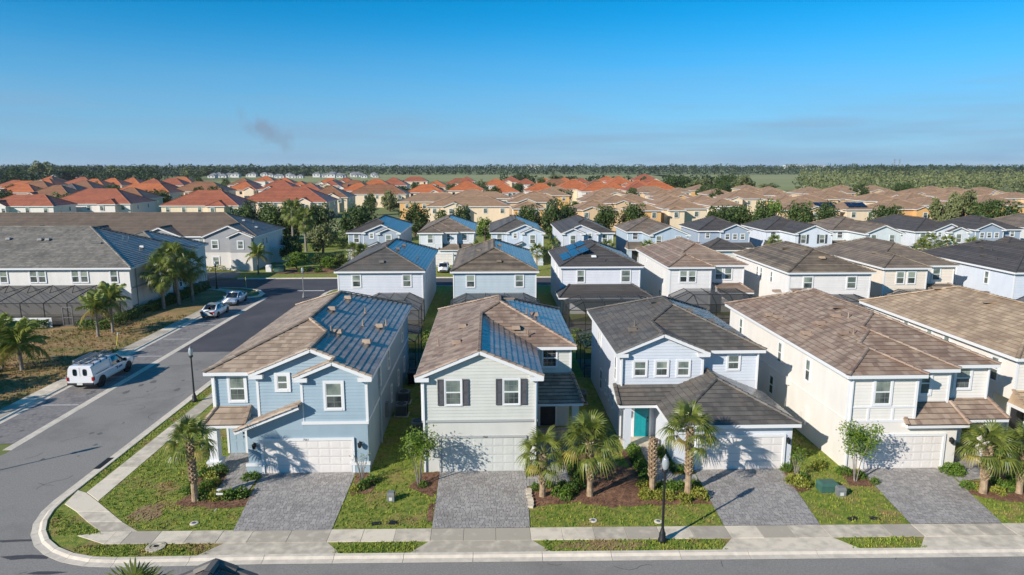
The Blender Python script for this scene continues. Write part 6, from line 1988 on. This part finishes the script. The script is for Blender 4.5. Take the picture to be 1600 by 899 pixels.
myrtle(-3.9, 34.5, 3.1, 2.0, "young crape myrtle between the blue and the grey house", 1, n=1500)
myrtle(-7.05, 34.95, 1.75, 1.1, "thin nearly bare crape myrtle at the light blue house corner", 2, n=60, size=0.06)
myrtle(19.85, 34.2, 3.15, 1.75, "leafy crape myrtle by the cream house garage", 3, n=1900)
myrtle(16.75, 34.6, 1.7, 1.1, "small sparse crape myrtle beside the white house driveway", 4, n=330, size=0.06)

def bushmesh(seed, m, n=420, size=0.085):
    rng = random.Random(seed)
    b = MB()
    for k in range(n):
        v = Vector((rng.gauss(0, 1), rng.gauss(0, 1), abs(rng.gauss(0, 1)) * 0.9 + 0.05)).normalized() * rng.uniform(0.72, 1.04) * (1 + 0.12 * math.sin(3 * seed + 5 * rng.random()))
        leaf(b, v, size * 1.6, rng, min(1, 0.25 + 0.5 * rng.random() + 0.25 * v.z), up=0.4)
    return b.mesh("shrub", m)
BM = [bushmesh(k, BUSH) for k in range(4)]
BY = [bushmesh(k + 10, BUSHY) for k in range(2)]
def bush(X, Y, r, label, group=None, m=None, hz=1.0):
    o = link("shrub", m or rv.choice(BM), None, (X, Y, 0.04), rv.uniform(0, 6.28), (r * 1.12, r * 1.12 * rv.uniform(0.85, 1.1), r * hz * rv.uniform(1.1, 1.4)))
    return tag(o, label, "shrub", group)
def bushes(lst, phrase, group):
    for i, q in enumerate(lst):
        bush(q[0], q[1], q[2], "%s shrub, %s from the street, %s" % ("yellow green" if len(q) > 3 and q[3] == 'y' else "round green", ords[i], phrase), group, rv.choice(BY) if len(q) > 3 and q[3] == 'y' else None)
bushes(sorted([(-15.93, 36.1, .38), (-15.25, 36.3, .42), (-15.4, 35.6, .36, 'y'), (-15.1, 34.3, .4), (-14.9, 33.4, .36), (-14.2, 33.3, .36, 'y'), (-13.55, 33.35, .38), (-13.05, 33.55, .4), (-15.95, 34.0, .26), (-14.95, 34.9, .34, 'y')], key=lambda q: q[1]), "round the corner house palm", "shrubs round the corner palm")
bushes(sorted([(-13.35, 35.5, .34), (-12.98, 35.6, .3)], key=lambda q: q[1]), "left of the light blue house garage", "shrubs by the blue garage")
bushes(sorted([(-7.2, 33.95, .3, 'y'), (-6.85, 34.3, .36), (-6.5, 34.9, .36)], key=lambda q: q[1]), "at the thin myrtle right of the blue garage", "shrubs under the thin myrtle")
bushes([(-3.65, 34.35, .24)], "under the myrtle of the grey house", "shrubs under the myrtle")
bushes(sorted([(2.35, 33.8, .28), (3.0, 34.1, .3), (3.45, 33.2, .36), (3.8, 34.0, .34), (3.85, 32.75, .38), (4.2, 33.5, .38), (4.65, 34.0, .36), (4.85, 35.0, .36), (4.65, 35.8, .36), (4.7, 36.7, .36), (4.6, 37.6, .34)], key=lambda q: q[1]), "along the grey house path", "shrubs along the grey house path")
bushes([(2.3, 35.7, .36)], "at the grey garage corner", "shrub at the grey garage")
bushes(sorted([(8.55, 38.4, .4), (8.5, 37.8, .4), (8.5, 37.2, .42), (8.52, 36.6, .4), (8.5, 36.0, .42), (8.52, 35.3, .38), (8.45, 34.6, .38)], key=lambda q: q[1]), "in the row left of the teal door path", "clipped row left of the teal door path")
bushes(sorted([(10.28, 38.3, .38), (10.25, 37.7, .4), (10.25, 37.1, .4), (10.3, 36.5, .38), (10.4, 35.9, .38), (10.85, 35.7, .32)], key=lambda q: q[1]), "in the row right of the teal door path", "clipped row right of the teal door path")
bushes(sorted([(8.1, 33.8, .34, 'y'), (8.0, 32.7, .36, 'y'), (8.6, 32.6, .36, 'y'), (9.15, 32.6, .38, 'y'), (9.9, 32.3, .36, 'y'), (10.75, 32.6, .42, 'y'), (9.5, 33.6, .38), (10.0, 33.6, .4), (10.85, 33.8, .36), (9.05, 33.6, .34)], key=lambda q: q[1]), "in the bed by the bare palm trunk", "shrubs by the bare trunk")
bushes(sorted([(16.65, 35.6, .34), (16.4, 34.1, .42, 'y'), (16.65, 33.7, .42, 'y'), (17.0, 34.5, .34), (18.6, 35.8, .36, 'y'), (18.95, 36.2, .26)], key=lambda q: q[1]), "between white house garage and cream house", "shrubs between white and cream house")
bushes(sorted([(19.7, 35.1, .4), (20.35, 34.6, .3), (20.75, 33.9, .26)], key=lambda q: q[1]), "under the leafy myrtle", "shrubs under the leafy myrtle")
bushes(sorted([(25.6, 35.0, .42), (26.1, 35.05, .42), (25.85, 34.75, .36)], key=lambda q: q[1]), "right of the cream house garage", "shrubs at the cream garage corner")
bushes(sorted([(25.4, 33.2, .34), (25.9, 32.95, .3, 'y'), (26.6, 32.6, .32, 'y'), (27.3, 33.5, .34), (27.35, 32.9, .36), (28.1, 33.2, .4), (28.5, 32.6, .36, 'y'), (28.6, 33.9, .4)], key=lambda q: q[1]), "round the cream house palms", "shrubs round the cream house palms")

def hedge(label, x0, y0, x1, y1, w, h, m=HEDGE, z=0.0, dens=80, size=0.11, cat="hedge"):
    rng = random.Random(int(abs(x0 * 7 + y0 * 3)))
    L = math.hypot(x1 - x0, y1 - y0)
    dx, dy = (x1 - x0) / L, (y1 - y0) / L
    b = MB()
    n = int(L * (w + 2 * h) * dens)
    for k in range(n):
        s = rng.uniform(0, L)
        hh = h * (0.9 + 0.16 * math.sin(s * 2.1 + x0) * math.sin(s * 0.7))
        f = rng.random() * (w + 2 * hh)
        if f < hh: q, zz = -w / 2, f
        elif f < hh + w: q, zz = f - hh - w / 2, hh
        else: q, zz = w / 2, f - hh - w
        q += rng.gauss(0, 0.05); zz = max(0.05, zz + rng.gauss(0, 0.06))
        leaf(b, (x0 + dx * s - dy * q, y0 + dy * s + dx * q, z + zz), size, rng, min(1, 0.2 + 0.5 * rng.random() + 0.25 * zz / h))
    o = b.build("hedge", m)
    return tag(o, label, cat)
hedge("clipped hedge along the townhouse end wall", -40.2, 79.5, -39.9, 96, 1.1, 1.0)
hedge("short hedge in front of the townhouse enclosure door", -43.3, 71.2, -40.3, 71.6, 0.9, 1.0, BUSH)
hedge("hedge between the feather palms and the screen corner", -40.6, 72.3, -40.6, 79.0, 0.9, 1.0)
hedge("dark hedge at the foot of the white fence", -56.5, 71.8, -47.0, 72.0, 0.9, 0.9, BUSH)
hedge("green hedge in front of the far townhouse", -60, 111.4, -43.2, 111.5, 0.9, 0.9, BUSHY, dens=45)
hedge("clipped hedge across the lawn beyond the cross street", -38.2, 144.8, -27, 144.6, 1.4, 1.9, HEDGE, dens=30, size=0.16)
hedge("second taller hedge behind the clipped one", -37.5, 152, -27, 152, 1.6, 2.6, HEDGE, dens=26, size=0.18)
hedge("sunlit shrub row in the gap behind the blue house", -6.6, 62.5, -4.6, 62.7, 1.3, 1.6, BUSH, dens=60)
hedge("sunlit shrub row in the gap behind the grey house", 5.7, 63, 7.4, 63.2, 1.2, 1.5, BUSH, dens=60)
hedge("long property hedge between the two rows behind the houses", 7.8, 63.4, 42, 63.0, 1.0, 1.6, HEDGE, dens=26, size=0.15)
hedge("dark hedge between the rows behind the grey house", -4.4, 63.4, 5.4, 63.4, 1.0, 1.5, HEDGE, dens=26, size=0.15)
bush(-42.8, 55.2, 0.9, "dark low shrub at the left picture edge by the palms")
bush(-41.0, 54.4, 0.7, "small dark shrub below the left edge palms")
for X, Y, r, lab in ((-34.6, 111.6, .6, "small green shrub by the green cabinet beyond the street"), (-30.3, 110.4, .7, "low reddish bed shrub beyond the cross street, left"), (-27.8, 110.2, .6, "low bed shrub beyond the cross street, right")):
    bush(X, Y, r, lab)

# ================================================================= vehicles
PAINTW = mat("car_paint_white", s2l(226, 226, 228), rough=0.3, coat=1.0, coat_rough=0.04)
PAINTS = mat("car_paint_silver_blue", s2l(176, 190, 208), rough=0.28, coat=1.0, coat_rough=0.04, metal=0.3)
CARGL = mat("car_glass", s2l(22, 26, 32), rough=0.05, coat=1.0, coat_rough=0.02)
TYRE = mat("tyre_rubber", s2l(30, 30, 31), rough=0.9)
RIM = mat("wheel_rim", s2l(120, 122, 126), rough=0.35, metal=0.7)
RIMD = mat("wheel_rim_dark", s2l(40, 41, 43), rough=0.4, metal=0.5)
REDL = mat("tail_light", s2l(150, 18, 22), rough=0.2, coat=1.0, coat_rough=0.03)
CLEARL = mat("head_light", s2l(200, 206, 212), rough=0.1, coat=1.0, coat_rough=0.03)
PLASTIC = mat("black_plastic", s2l(34, 35, 37), rough=0.6)
PLATE = mat("licence_plate", s2l(206, 208, 200), rough=0.5)

def loft(b, st, sec):
    rings = []
    for s in st:
        pts = sec(s)
        full = pts + [(-x, y, z) for x, y, z in reversed(pts)]
        i = len(b.v); b.v += full; rings.append((i, len(full)))
    for (i, n), (j, _) in zip(rings, rings[1:]):
        for k in range(n - 1):
            b.f.append((i + k, i + k + 1, j + k + 1, j + k)); b.t.append(0.5)
    for i, n in (rings[0], rings[-1]):
        b.f.append(tuple(i + k for k in range(n))); b.t.append(0.5)

def wheel(root, x, y, r, w, rim):
    s = 1 if x > 0 else -1
    b = MB()
    n = 20
    prof = [(r * 0.62, 0), (r * 0.9, 0), (r, 0.04), (r, w - 0.04), (r * 0.9, w), (r * 0.62, w)]
    i = len(b.v)
    for pr, px in prof:
        for q in range(n):
            a = 6.2832 * q / n
            b.v.append((s * px, pr * math.cos(a), pr * math.sin(a)))
    for k in range(len(prof) - 1):
        for q in range(n):
            q2 = (q + 1) % n
            b.f.append((i + k * n + q, i + k * n + q2, i + (k + 1) * n + q2, i + (k + 1) * n + q)); b.t.append(0.5)
    o = link("wheel", b.mesh("wheel", TYRE), root, (x - s * w, y, r))
    d = MB()
    for q in range(n):
        a, c = 6.2832 * q / n, 6.2832 * (q + 1) / n
        R_ = r * 0.63
        d.poly([(s * (w - 0.05), 0, 0), (s * (w - 0.02), R_ * math.cos(a), R_ * math.sin(a)), (s * (w - 0.02), R_ * math.cos(c), R_ * math.sin(c))])
    for q in range(5):
        a = 6.2832 * q / 5
        d.beam((s * (w - 0.015), 0, 0), (s * (w - 0.015), R_ * math.cos(a), R_ * math.sin(a)), 0.05, 0.05)
    d.build("rim", rim, o)
    return o

def sedan(label, X, Y, rz, paint, group, rim=RIM):
    t = thing("car", label, "car", (X, Y, 0.014), rz, group)
    st = [(-2.28, .70, .42, .80), (-2.2, .80, .30, .93), (-1.7, .87, .22, .97), (-0.7, .895, .20, .94), (0.5, .895, .20, .92), (1.35, .88, .21, .87), (1.95, .82, .24, .77), (2.22, .70, .30, .66), (2.3, .6, .36, .58)]
    def sec(s):
        y, w, z0, z1 = s
        return [(0, y, z0), (w * .9, y, z0), (w, y, z0 + .16), (w, y, (z0 + z1) / 2 + .04), (w * .97, y, z1 - .07), (w * .86, y, z1), (0, y, z1 + .025)]
    b = MB(); loft(b, st, sec)
    body = b.build("body", paint, t, True)
    g = MB()
    gs = [(-1.72, .72, .95, .70, .97), (-0.95, .79, .93, .60, 1.39), (-0.2, .81, .92, .63, 1.44), (0.35, .81, .91, .61, 1.41), (1.2, .74, .88, .71, .90)]
    def gsec(s):
        y, wb, zb, wt, zt = s
        return [(wb, y, zb), (wt + (wb - wt) * .12, y, zt - .04), (wt * .9, y, zt), (0, y, zt + .02)]
    loft(g, gs, gsec)
    g.build("window_glass", CARGL, t, True)
    r = MB()
    rs = [(-0.98, .60, 1.385), (-0.2, .63, 1.44), (0.37, .61, 1.405)]
    loft(r, [(y, w, z) for y, w, z in rs], lambda s: [(s[1] * 1.03, s[0], s[2] - .035), (s[1] * .92, s[0], s[2] + .012), (0, s[0], s[2] + .035)])
    for sx_ in (-1, 1):
        r.beam((sx_ * .62, 0.36, 1.385), (sx_ * .74, 1.22, .89), .07, .04)
        r.beam((sx_ * .62, -0.96, 1.37), (sx_ * .74, -1.75, .95), .12, .05)
        r.beam((sx_ * .70, -0.3, 1.33), (sx_ * .825, -0.3, .93), .04, .08)
    r.build("roof", paint, t, True)
    for sx_ in (-1, 1):
        for y in (-1.4, 1.38):
            wheel(t, sx_ * .90, y, .33, .22, rim)
            a = MB()
            for q in range(10):
                th0, th1 = math.pi * q / 10, math.pi * (q + 1) / 10
                a.poly([(sx_ * .9, y + .40 * math.cos(th0), .33 + .40 * math.sin(th0)), (sx_ * .9, y + .40 * math.cos(th1), .33 + .40 * math.sin(th1)), (sx_ * .88, y, .33)])
            a.build("wheel_arch", PLASTIC, t)
        MB().box(sx_ * .62 - .17, 2.08, .58, sx_ * .62 + .17, 2.2, .70).build("headlight", CLEARL, t)
        MB().box(sx_ * .64 - .16, -2.29, .68, sx_ * .64 + .16, -2.18, .84).build("tail_light", REDL, t)
        MB().box(sx_ * .98 - .1, .78, .92, sx_ * .98 + .1, .92, 1.05).build("mirror", paint, t)
        for y in (-.75, .25):
            MB().box(sx_ * .905 - .012, y - .1, .76, sx_ * .905 + .012, y + .1, .79).build("door_handle", paint, t)
    MB().box(-.5, 2.27, .38, .5, 2.325, .56).build("grille", PLASTIC, t)
    MB().box(-.6, 2.2, .26, .6, 2.3, .34).build("lower_intake", PLASTIC, t)
    MB().box(-.26, -2.30, .56, .26, -2.26, .70).build("licence_plate", PLATE, t)
    MB().box(-.7, -2.25, .30, .7, -2.2, .40).build("rear_valance", PLASTIC, t)
    return t
sedan("white sedan parked tail first behind the silver car in the bay", -31.75, 78.2, 0, PAINTW, "cars in the parking bay")
sedan("silver blue sedan facing the street at the end of the bay", -32.05, 85.2, math.pi, PAINTS, "cars in the parking bay")
sedan("white car with dark windscreen on a third row driveway", -7.6, 110.6, math.pi, PAINTW, None)

def pickup(X, Y, rz):
    t = thing("pickup_truck", "white pickup truck with utility topper and ladders on its roof", "truck", (X, Y, 0.014), rz, "cars in the parking bay")
    st = [(-2.75, .90, .50, 1.08), (-2.7, .96, .45, 1.12), (-1.0, .985, .42, 1.12), (0.2, .985, .42, 1.12), (1.4, .985, .42, 1.12), (2.2, .96, .42, 1.10), (2.7, .90, .46, 1.02), (2.85, .82, .5, .95)]
    def sec(s):
        y, w, z0, z1 = s
        return [(0, y, z0), (w * .93, y, z0), (w, y, z0 + .14), (w, y, z1 - .1), (w * .97, y, z1), (0, y, z1 + .02)]
    b = MB(); loft(b, st, sec); b.build("body", PAINTW, t)
    # cab
    g = MB()
    loft(g, [(-0.35, .86, 1.1, .72, 1.78), (0.0, .87, 1.1, .74, 1.86), (0.75, .87, 1.1, .72, 1.82), (1.55, .82, 1.08, .78, 1.12)],
         lambda s: [(s[1], s[0], s[2]), (s[3] + (s[1] - s[3]) * .1, s[0], s[4] - .05), (s[3] * .9, s[0], s[4]), (0, s[0], s[4] + .02)])
    g.build("window_glass", CARGL, t, True)
    r = MB()
    loft(r, [(-0.4, .74, 1.79), (0.0, .76, 1.87), (0.78, .73, 1.82)], lambda s: [(s[1] * 1.03, s[0], s[2] - .05), (s[1] * .92, s[0], s[2] + .012), (0, s[0], s[2] + .035)])
    for q in (-1, 1):
        r.beam((q * .74, .77, 1.79), (q * .83, 1.56, 1.1), .08, .05)
        r.beam((q * .76, -.33, 1.78), (q * .88, -.33, 1.1), .08, .2)
    r.build("cab_roof", PAINTW, t, True)
    # topper
    c = MB()
    loft(c, [(-2.74, .93, 1.12, .80, 1.78), (-2.6, .95, 1.12, .82, 1.86), (-0.55, .95, 1.12, .82, 1.88), (-0.45, .93, 1.12, .80, 1.84)],
         lambda s: [(s[1], s[0], s[2]), (s[3] + .03, s[0], s[4] - .09), (s[3] * .95, s[0], s[4]), (0, s[0], s[4] + .02)])
    tp_ = c.build("utility_topper", PAINTW, t)
    for q in (-1, 1):
        b2 = MB()
        x0 = q * .36
        n = 14
        b2.poly([(x0 + .15 * math.copysign(abs(math.cos(a)) ** .6, math.cos(a)), -2.765, 1.42 + .26 * math.copysign(abs(math.sin(a)) ** .6, math.sin(a))) for a in [6.2832 * k / n for k in range(n)]])
        b2.build("rear_window", CARGL, tp_)
        MB().box(q * .963 - .006, -2.4, 1.16, q * .963 + .006, -.75, 1.19).build("side_hatch_seam", PLASTIC, tp_)
        MB().box(q * .90 - .07, -2.79, .78, q * .90 + .07, -2.6, 1.06).build("tail_light", REDL, t)
        MB().box(q * .72 - .2, 2.72, .72, q * .72 + .2, 2.86, .92).build("headlight", CLEARL, t)
        MB().box(q * 1.08 - .1, 1.15, 1.1, q * 1.08 + .1, 1.3, 1.34).build("mirror", PLASTIC, t)
        MB().box(q * .995 - .012, .0, .95, q * .995 + .012, .18, .99).build("door_handle", PLASTIC, t)
        for y in (-1.75, 1.8):
            wheel(t, q * .98, y, .40, .26, RIMD)
            a_ = MB()
            for k in range(10):
                u0, u1 = math.pi * k / 10, math.pi * (k + 1) / 10
                a_.poly([(q * .99, y + .5 * math.cos(u0), .42 + .5 * math.sin(u0)), (q * .99, y + .5 * math.cos(u1), .42 + .5 * math.sin(u1)), (q * .97, y, .42)])
            a_.build("wheel_arch", PLASTIC, t)
    MB().box(-.004, -2.768, 1.14, .004, -2.758, 1.8).build("door_seam", PLASTIC, tp_)
    MB().box(-.92, -2.86, .48, .92, -2.72, .62).build("rear_bumper", PLASTIC, t)
    MB().box(-.2, -2.875, .5, .2, -2.85, .64).build("licence_plate", PLATE, t)
    MB().box(-.8, 2.8, .55, .8, 2.9, .72).build("front_bumper", PLASTIC, t)
    BADGE = mat("door_badge", s2l(60, 92, 140), rough=0.4)
    MB().box(.987, .42, .78, .992, .95, .92).build("door_logo", BADGE, t)
    MB().box(.987, .18, .76, .993, .34, .98).build("door_logo", BADGE, t)
    # rack and ladders
    rk = MB()
    for y in (-2.35, -1.5, -0.7):
        rk.beam((-.85, y, 2.0), (.85, y, 2.0), .05, .05)
        for q in (-.82, .82):
            rk.beam((q, y, 1.8), (q, y, 2.0), .05, .05)
    rk.build("roof_rack", BLACKM, t)
    return t
pk = pickup(-31.3, 54.1, 0)
pk.scale = (1.04, 1.1, 1.04)
def ladder(X, Y, Z, L, w, label, tilt=0.0):
    t = thing("ladder", label, "ladder", (X, Y, Z), 0, "ladders on the pickup")
    for q in (-1, 1):
        MB().beam((q * w / 2, -L / 2, 0), (q * w / 2, L / 2, 0), .05, .09).build("rail", ALU, t)
    for k in range(int(L / .3)):
        y = -L / 2 + .15 + .3 * k
        MB().beam((-w / 2, y, 0), (w / 2, y, 0), .035, .035).build("rung", ALU, t)
    t.rotation_euler = (0, tilt, 0)
ladder(-30.9, 52.95, 2.24, 3.3, .42, "aluminium ladder on the kerb-away side of the pickup rack", 0.5)
ladder(-31.65, 52.85, 2.18, 3.1, .40, "aluminium ladder lying flat on the pickup rack")
t_ = thing("equipment_tube", "pale storage tube strapped along the pickup rack", "tube", (-32.02, 52.85, 2.2))
MB().tube([(0, -1.2, 0), (0, 1.2, 0)], [.09, .09], 10).build("pipe", ALU, t_)

# ================================================================= street furniture and small things
LAMPG = mat("lamp_globe", s2l(158, 164, 166), rough=0.2, coat=1.0)
def lamp(X, Y, h, label, m=BLACKM):
    t = thing("street_lamp", label, "street lamp", (X, Y, 0.05), 0, "black street lamps")
    MB().lathe([(0.0, 0.0), (0.2, 0.0), (0.2, 0.12), (0.16, 0.18), (0.15, 0.42), (0.11, 0.5), (0.085, 0.62), (0.07, 0.66)], 12).build("base", m, t, True)
    MB().lathe([(0.065, 0.6), (0.05, h - 0.9), (0.05, h - 0.85), (0.0, h - 0.85)], 10).build("pole", m, t, True)
    MB().lathe([(0.05, h - 0.9), (0.12, h - 0.84), (0.16, h - 0.76), (0.13, h - 0.7), (0.0, h - 0.7)], 10).build("collar", m, t, True)
    MB().lathe([(0.1, h - 0.72), (0.16, h - 0.55), (0.165, h - 0.42), (0.13, h - 0.22), (0.06, h - 0.1), (0.0, h - 0.1)], 12).build("globe", LAMPG, t, True)
    MB().lathe([(0.135, h - 0.24), (0.07, h - 0.1), (0.03, h - 0.06), (0.02, h), (0.0, h)], 10).build("finial", GREYM, t, True)
lamp(7.8, 28.5, 4.25, "black street lamp in the verge in front of the teal door house")
lamp(-21.6, 48.3, 4.2, "black street lamp beside the corner house on the side street")
lamp(-24.3, 88.2, 4.1, "street lamp near the stop bar of the cross street", GREYM)
lamp(-38.1, 95.0, 4.0, "dark street lamp on the shaded townhouse corner")
lamp(-30.8, 34.8, 4.6, "street lamp whose shadow crosses the pale asphalt, outside the left edge")

def ac(X, Y, label, s=0.8, h=0.85):
    t = thing("ac_unit", label, "air conditioner", (X, Y, 0.05), 0, "air conditioners between the houses")
    b = MB().box(-s / 2, -s / 2, 0.05, s / 2, s / 2, h)
    b.build("cabinet", GREYM, t)
    g = MB()
    for k in range(12):
        z = 0.12 + (h - 0.22) * k / 12
        for sg in (-1, 1):
            g.box(-s / 2 + .04, sg * (s / 2 + .006) - .006, z, s / 2 - .04, sg * (s / 2 + .006) + .006, z + .02)
            g.box(sg * (s / 2 + .006) - .006, -s / 2 + .04, z, sg * (s / 2 + .006) + .006, s / 2 - .04, z + .02)
    g.build("louvres", BLACKM, t, kind="stuff")
    MB().lathe([(0.0, h + .012), (s * .3, h + .012), (s * .36, h + .03), (s * .42, h + .012), (s * .42, h)], 16).build("fan_guard", BLACKM, t)
    MB().box(-s / 2 - .1, -s / 2 - .1, 0, s / 2 + .1, s / 2 + .1, .05).build("pad", CONC, t)
ac(-6.15, 45.1, "grey air conditioner, nearer of two beside the blue house wall")
ac(-6.3, 47.7, "grey air conditioner, farther of two beside the blue house wall")
ac(-4.7, 41.8, "grey air conditioner at the left wall of the grey house")
ac(18.2, 46.5, "air conditioner in the shade between the white and cream houses")
ac(6.5, 47.2, "air conditioner in the dark gap behind the grey house porch")
def bin_(X, Y, label):
    t = thing("wheeled_bin", label, "bin", (X, Y, .05))
    b = MB()
    loft(b, [(0.0, .22, .28), (1.0, .28, .34)], lambda s: [(s[1], -s[2], s[0]), (s[1], s[2], s[0])])
    b.build("tub", PLASTIC, t)
    MB().box(-.31, -.38, 1.0, .31, .38, 1.08).build("lid", PLASTIC, t)
    for q in (-1, 1):
        wheel(t, q * .27, .3, .12, .06, RIMD)
bin_(-6.2, 51.6, "black wheeled bin behind the air conditioners, nearer")
bin_(-6.2, 52.6, "black wheeled bin behind the air conditioners, farther")

UGREEN = mat("utility_green", s2l(66, 104, 92), s2l(56, 92, 82), rough=0.6, nscale=3)
def ubox(X, Y, w, d, h, m, label, plate=False):
    t = thing("utility_box", label, "utility box", (X, Y, .05), rv.uniform(-.05, .05))
    b = MB().box(-w / 2, -d / 2, 0, w / 2, d / 2, h * .72)
    b.build("cabinet", m, t)
    c = MB()
    q0 = [(-w / 2 - .02, -d / 2 - .02, h * .72), (w / 2 + .02, -d / 2 - .02, h * .72), (w / 2 + .02, d / 2 + .02, h * .72), (-w / 2 - .02, d / 2 + .02, h * .72)]
    q1 = [(x * .82, y * .82, h) for x, y, z in q0]
    for k in range(4):
        j = (k + 1) % 4
        c.poly([q0[k], q0[j], q1[j], q1[k]])
    c.poly(q1)
    c.build("lid", m, t)
    if plate:
        MB().box(-w * .22, -d / 2 - .012, h * .15, w * .22, -d / 2, h * .5).build("label_plate", PLATE, t)
ubox(17.8, 33.2, .95, .65, .5, UGREEN, "green transformer box on the grass before the cream house")
ubox(18.2, 32.6, .42, .35, .5, GREYM, "grey telecom pedestal beside the green transformer box", True)
ubox(-5.15, 32.8, .36, .32, .5, GREYM, "grey telecom pedestal on the grass right of the blue house driveway", True)
ubox(-34.2, 111.0, 1.6, 1.0, 1.0, UGREEN, "green transformer cabinet beyond the cross street")
ubox(-35.9, 110.9, .9, .6, 1.1, WHITE, "pale meter pedestal left of the far green cabinet")
ubox(-40.4, 94.0, 1.5, 1.1, 1.0, UGREEN, "green transformer cabinet on the shaded townhouse lawn")
def flatbox(X, Y, w, d, m, label, rz=0.0, cat="ground cover"):
    b = MB().box(-w / 2, -d / 2, 0, w / 2, d / 2, .035)
    b.box(-w / 2 + .04, -d / 2 + .04, .035, w / 2 - .04, d / 2 - .04, .045)
    o = link("handhole_cover", b.mesh("handhole_cover", m), None, (X, Y, .06), rz)
    tag(o, label, cat)
flatbox(-5.55, 30.5, .42, .26, BLACKM, "black handhole lid in the grass, left of two beside the blue driveway", 0.2)
flatbox(-4.72, 30.55, .4, .34, BLACKM, "black handhole lid in the grass, right of two beside the blue driveway", -0.1)
flatbox(17.6, 30.2, .5, .32, BLACKM, "black handhole lid in front of the cream house, left of two", 0.3)
flatbox(18.68, 30.2, .46, .3, BLACKM, "black handhole lid in front of the cream house, right of two", -0.3)
def valve(X, Y, label, r=.2):
    t = thing("valve_cover", label, "valve cover", (X, Y, .06))
    MB().lathe([(r, 0), (r, .03), (r * .55, .045), (r * .5, .03), (0.0, .03)], 14).build("collar", CURB, t)
    MB().lathe([(r * .45, .03), (r * .4, .05), (0, .055)], 10).build("cap", mat("valve_blue", s2l(70, 84, 120), rough=.6), t)
valve(-14.3, 30.8, "white round valve cover in the corner lawn")
valve(4.92, 30.45, "white round valve cover before the larger palm")
valve(8.05, 30.25, "white round valve cover beside the front street lamp")
t_ = thing("manhole_cover", "pale concrete manhole ring in the corner verge", "manhole", (-15.15, 28.75, .05))
MB().lathe([(.42, 0), (.42, .06), (.25, .07), (.25, .05), (0, .05)], 18).build("ring", CONC, t_)
MB().lathe([(.09, .07), (.09, .09), (0, .09)], 8).build("plug", BLACKM, t_)
t_ = thing("storm_drain", "dark storm drain inlet cut into the side street kerb", "drain", (-22.5, 37.9, .02))
MB().box(-.12, -.75, 0.0, .34, .75, .012).build("opening", DARK, t_)
gr = MB()
for k in range(9):
    gr.box(-.1, -.7 + k * .17, .012, .32, -.64 + k * .17, .03)
gr.build("grate", BLACKM, t_, kind="stuff")
t_ = thing("yard_sign", "small white yard sign in the mulch by the corner palm", "sign", (-13.8, 32.75, .05))
MB().box(-.015, -.01, 0, .015, .01, .8).build("stake", WHITE, t_)
MB().lathe([(0, -.01), (.13, -.01), (.13, .01), (0, .01)], 8).build("sign_plate", WHITE, t_).location = (0, -.02, .78)
t_.children[-1].rotation_euler = (math.pi / 2, 0, 0)
MB().box(-.17, -.03, .5, .17, -.015, .6).build("name_strip", WHITE, t_)
YEL = mat("marker_yellow", s2l(222, 200, 92), rough=.6)
t_ = thing("marker_post", "leaning yellow marker post in the dry grass", "post", (-34.9, 62.8, .03))
MB().beam((0, 0, 0), (.28, 0, 1.55), .07, .05).build("post", YEL, t_)
MB().beam((.27, 0, 1.5), (.31, 0, 1.72), .16, .06).build("post_cap", WHITE, t_)
t_ = thing("marker_post", "thin yellow marker post on the rounded kerb nose", "post", (-34.5, 96.2, .05))
MB().beam((0, 0, 0), (0, 0, 1.5), .07, .05).build("post", YEL, t_)
t_ = thing("planter", "dark pot on the porch edge behind the bare palm trunk", "planter", (9.9, 38.9, .1))
MB().lathe([(.0, 0), (.16, 0), (.26, .5), (.28, .55), (.22, .55), (.2, .48), (0, .48)], 12).build("pot", mat("pot_brown", s2l(96, 78, 70), rough=.7), t_)
# loose edging stones beside the grey house driveway
for i in range(6):
    b = MB()
    b.box(-.14, -.13, 0, .14, .13, .12)
    o = link("edging_stone", b.mesh("edging_stone", CONC), None, (1.98 + rv.uniform(-.03, .03), 31.9 + .34 * i, .05), rv.uniform(-.3, .3))
    tag(o, "pale edging block beside the grey house driveway, %s from the street" % ords[i], "stone", "edging blocks")
# bicycle-less clutter: garden chairs behind the townhouse fence
CHW = mat("chair_white", s2l(214, 216, 220), rough=.5)
for i, (X, Y) in enumerate(((-51.5, 71.2), (-50.2, 71.0))):
    t_ = thing("sun_lounger", "pale sun lounger on the grass by the white fence, %s of two" % ("left" if i == 0 else "right"), "lounger", (X, Y, .02), 0, "sun loungers by the fence")
    MB().box(-.9, -.35, .3, .5, .35, .38).build("seat", CHW, t_)
    b = MB(); b.beam((.5, 0, .36), (1.05, 0, .75), .7, .06, up=(0, 1, 0)); b.build("backrest", CHW, t_)
    for q in (-.8, .5):
        for s_ in (-.3, .3):
            MB().box(q - .03, s_ - .03, 0, q + .03, s_ + .03, .3).build("leg", CHW, t_)

# ---------------------------------------------------------------- haze
HZ = bpy.data.materials.new("haze_air"); HZ.use_nodes = True
hn, hl = HZ.node_tree.nodes, HZ.node_tree.links
hn.clear()
ho = hn.new("ShaderNodeOutputMaterial"); hv = hn.new("ShaderNodeVolumePrincipled")
hv.inputs["Color"].default_value = (0.86, 0.92, 1.0, 1); hv.inputs["Density"].default_value = 0.00006; hv.inputs["Anisotropy"].default_value = 0.0
hl.new(hv.outputs["Volume"], ho.inputs["Volume"])
HAZE = True
if HAZE:
    hb = MB().box(-6900, -290, -1.2, 6900, 8900, 60).build("haze", HZ)
    struct(hb, "thin pale air over the whole estate", "stuff")
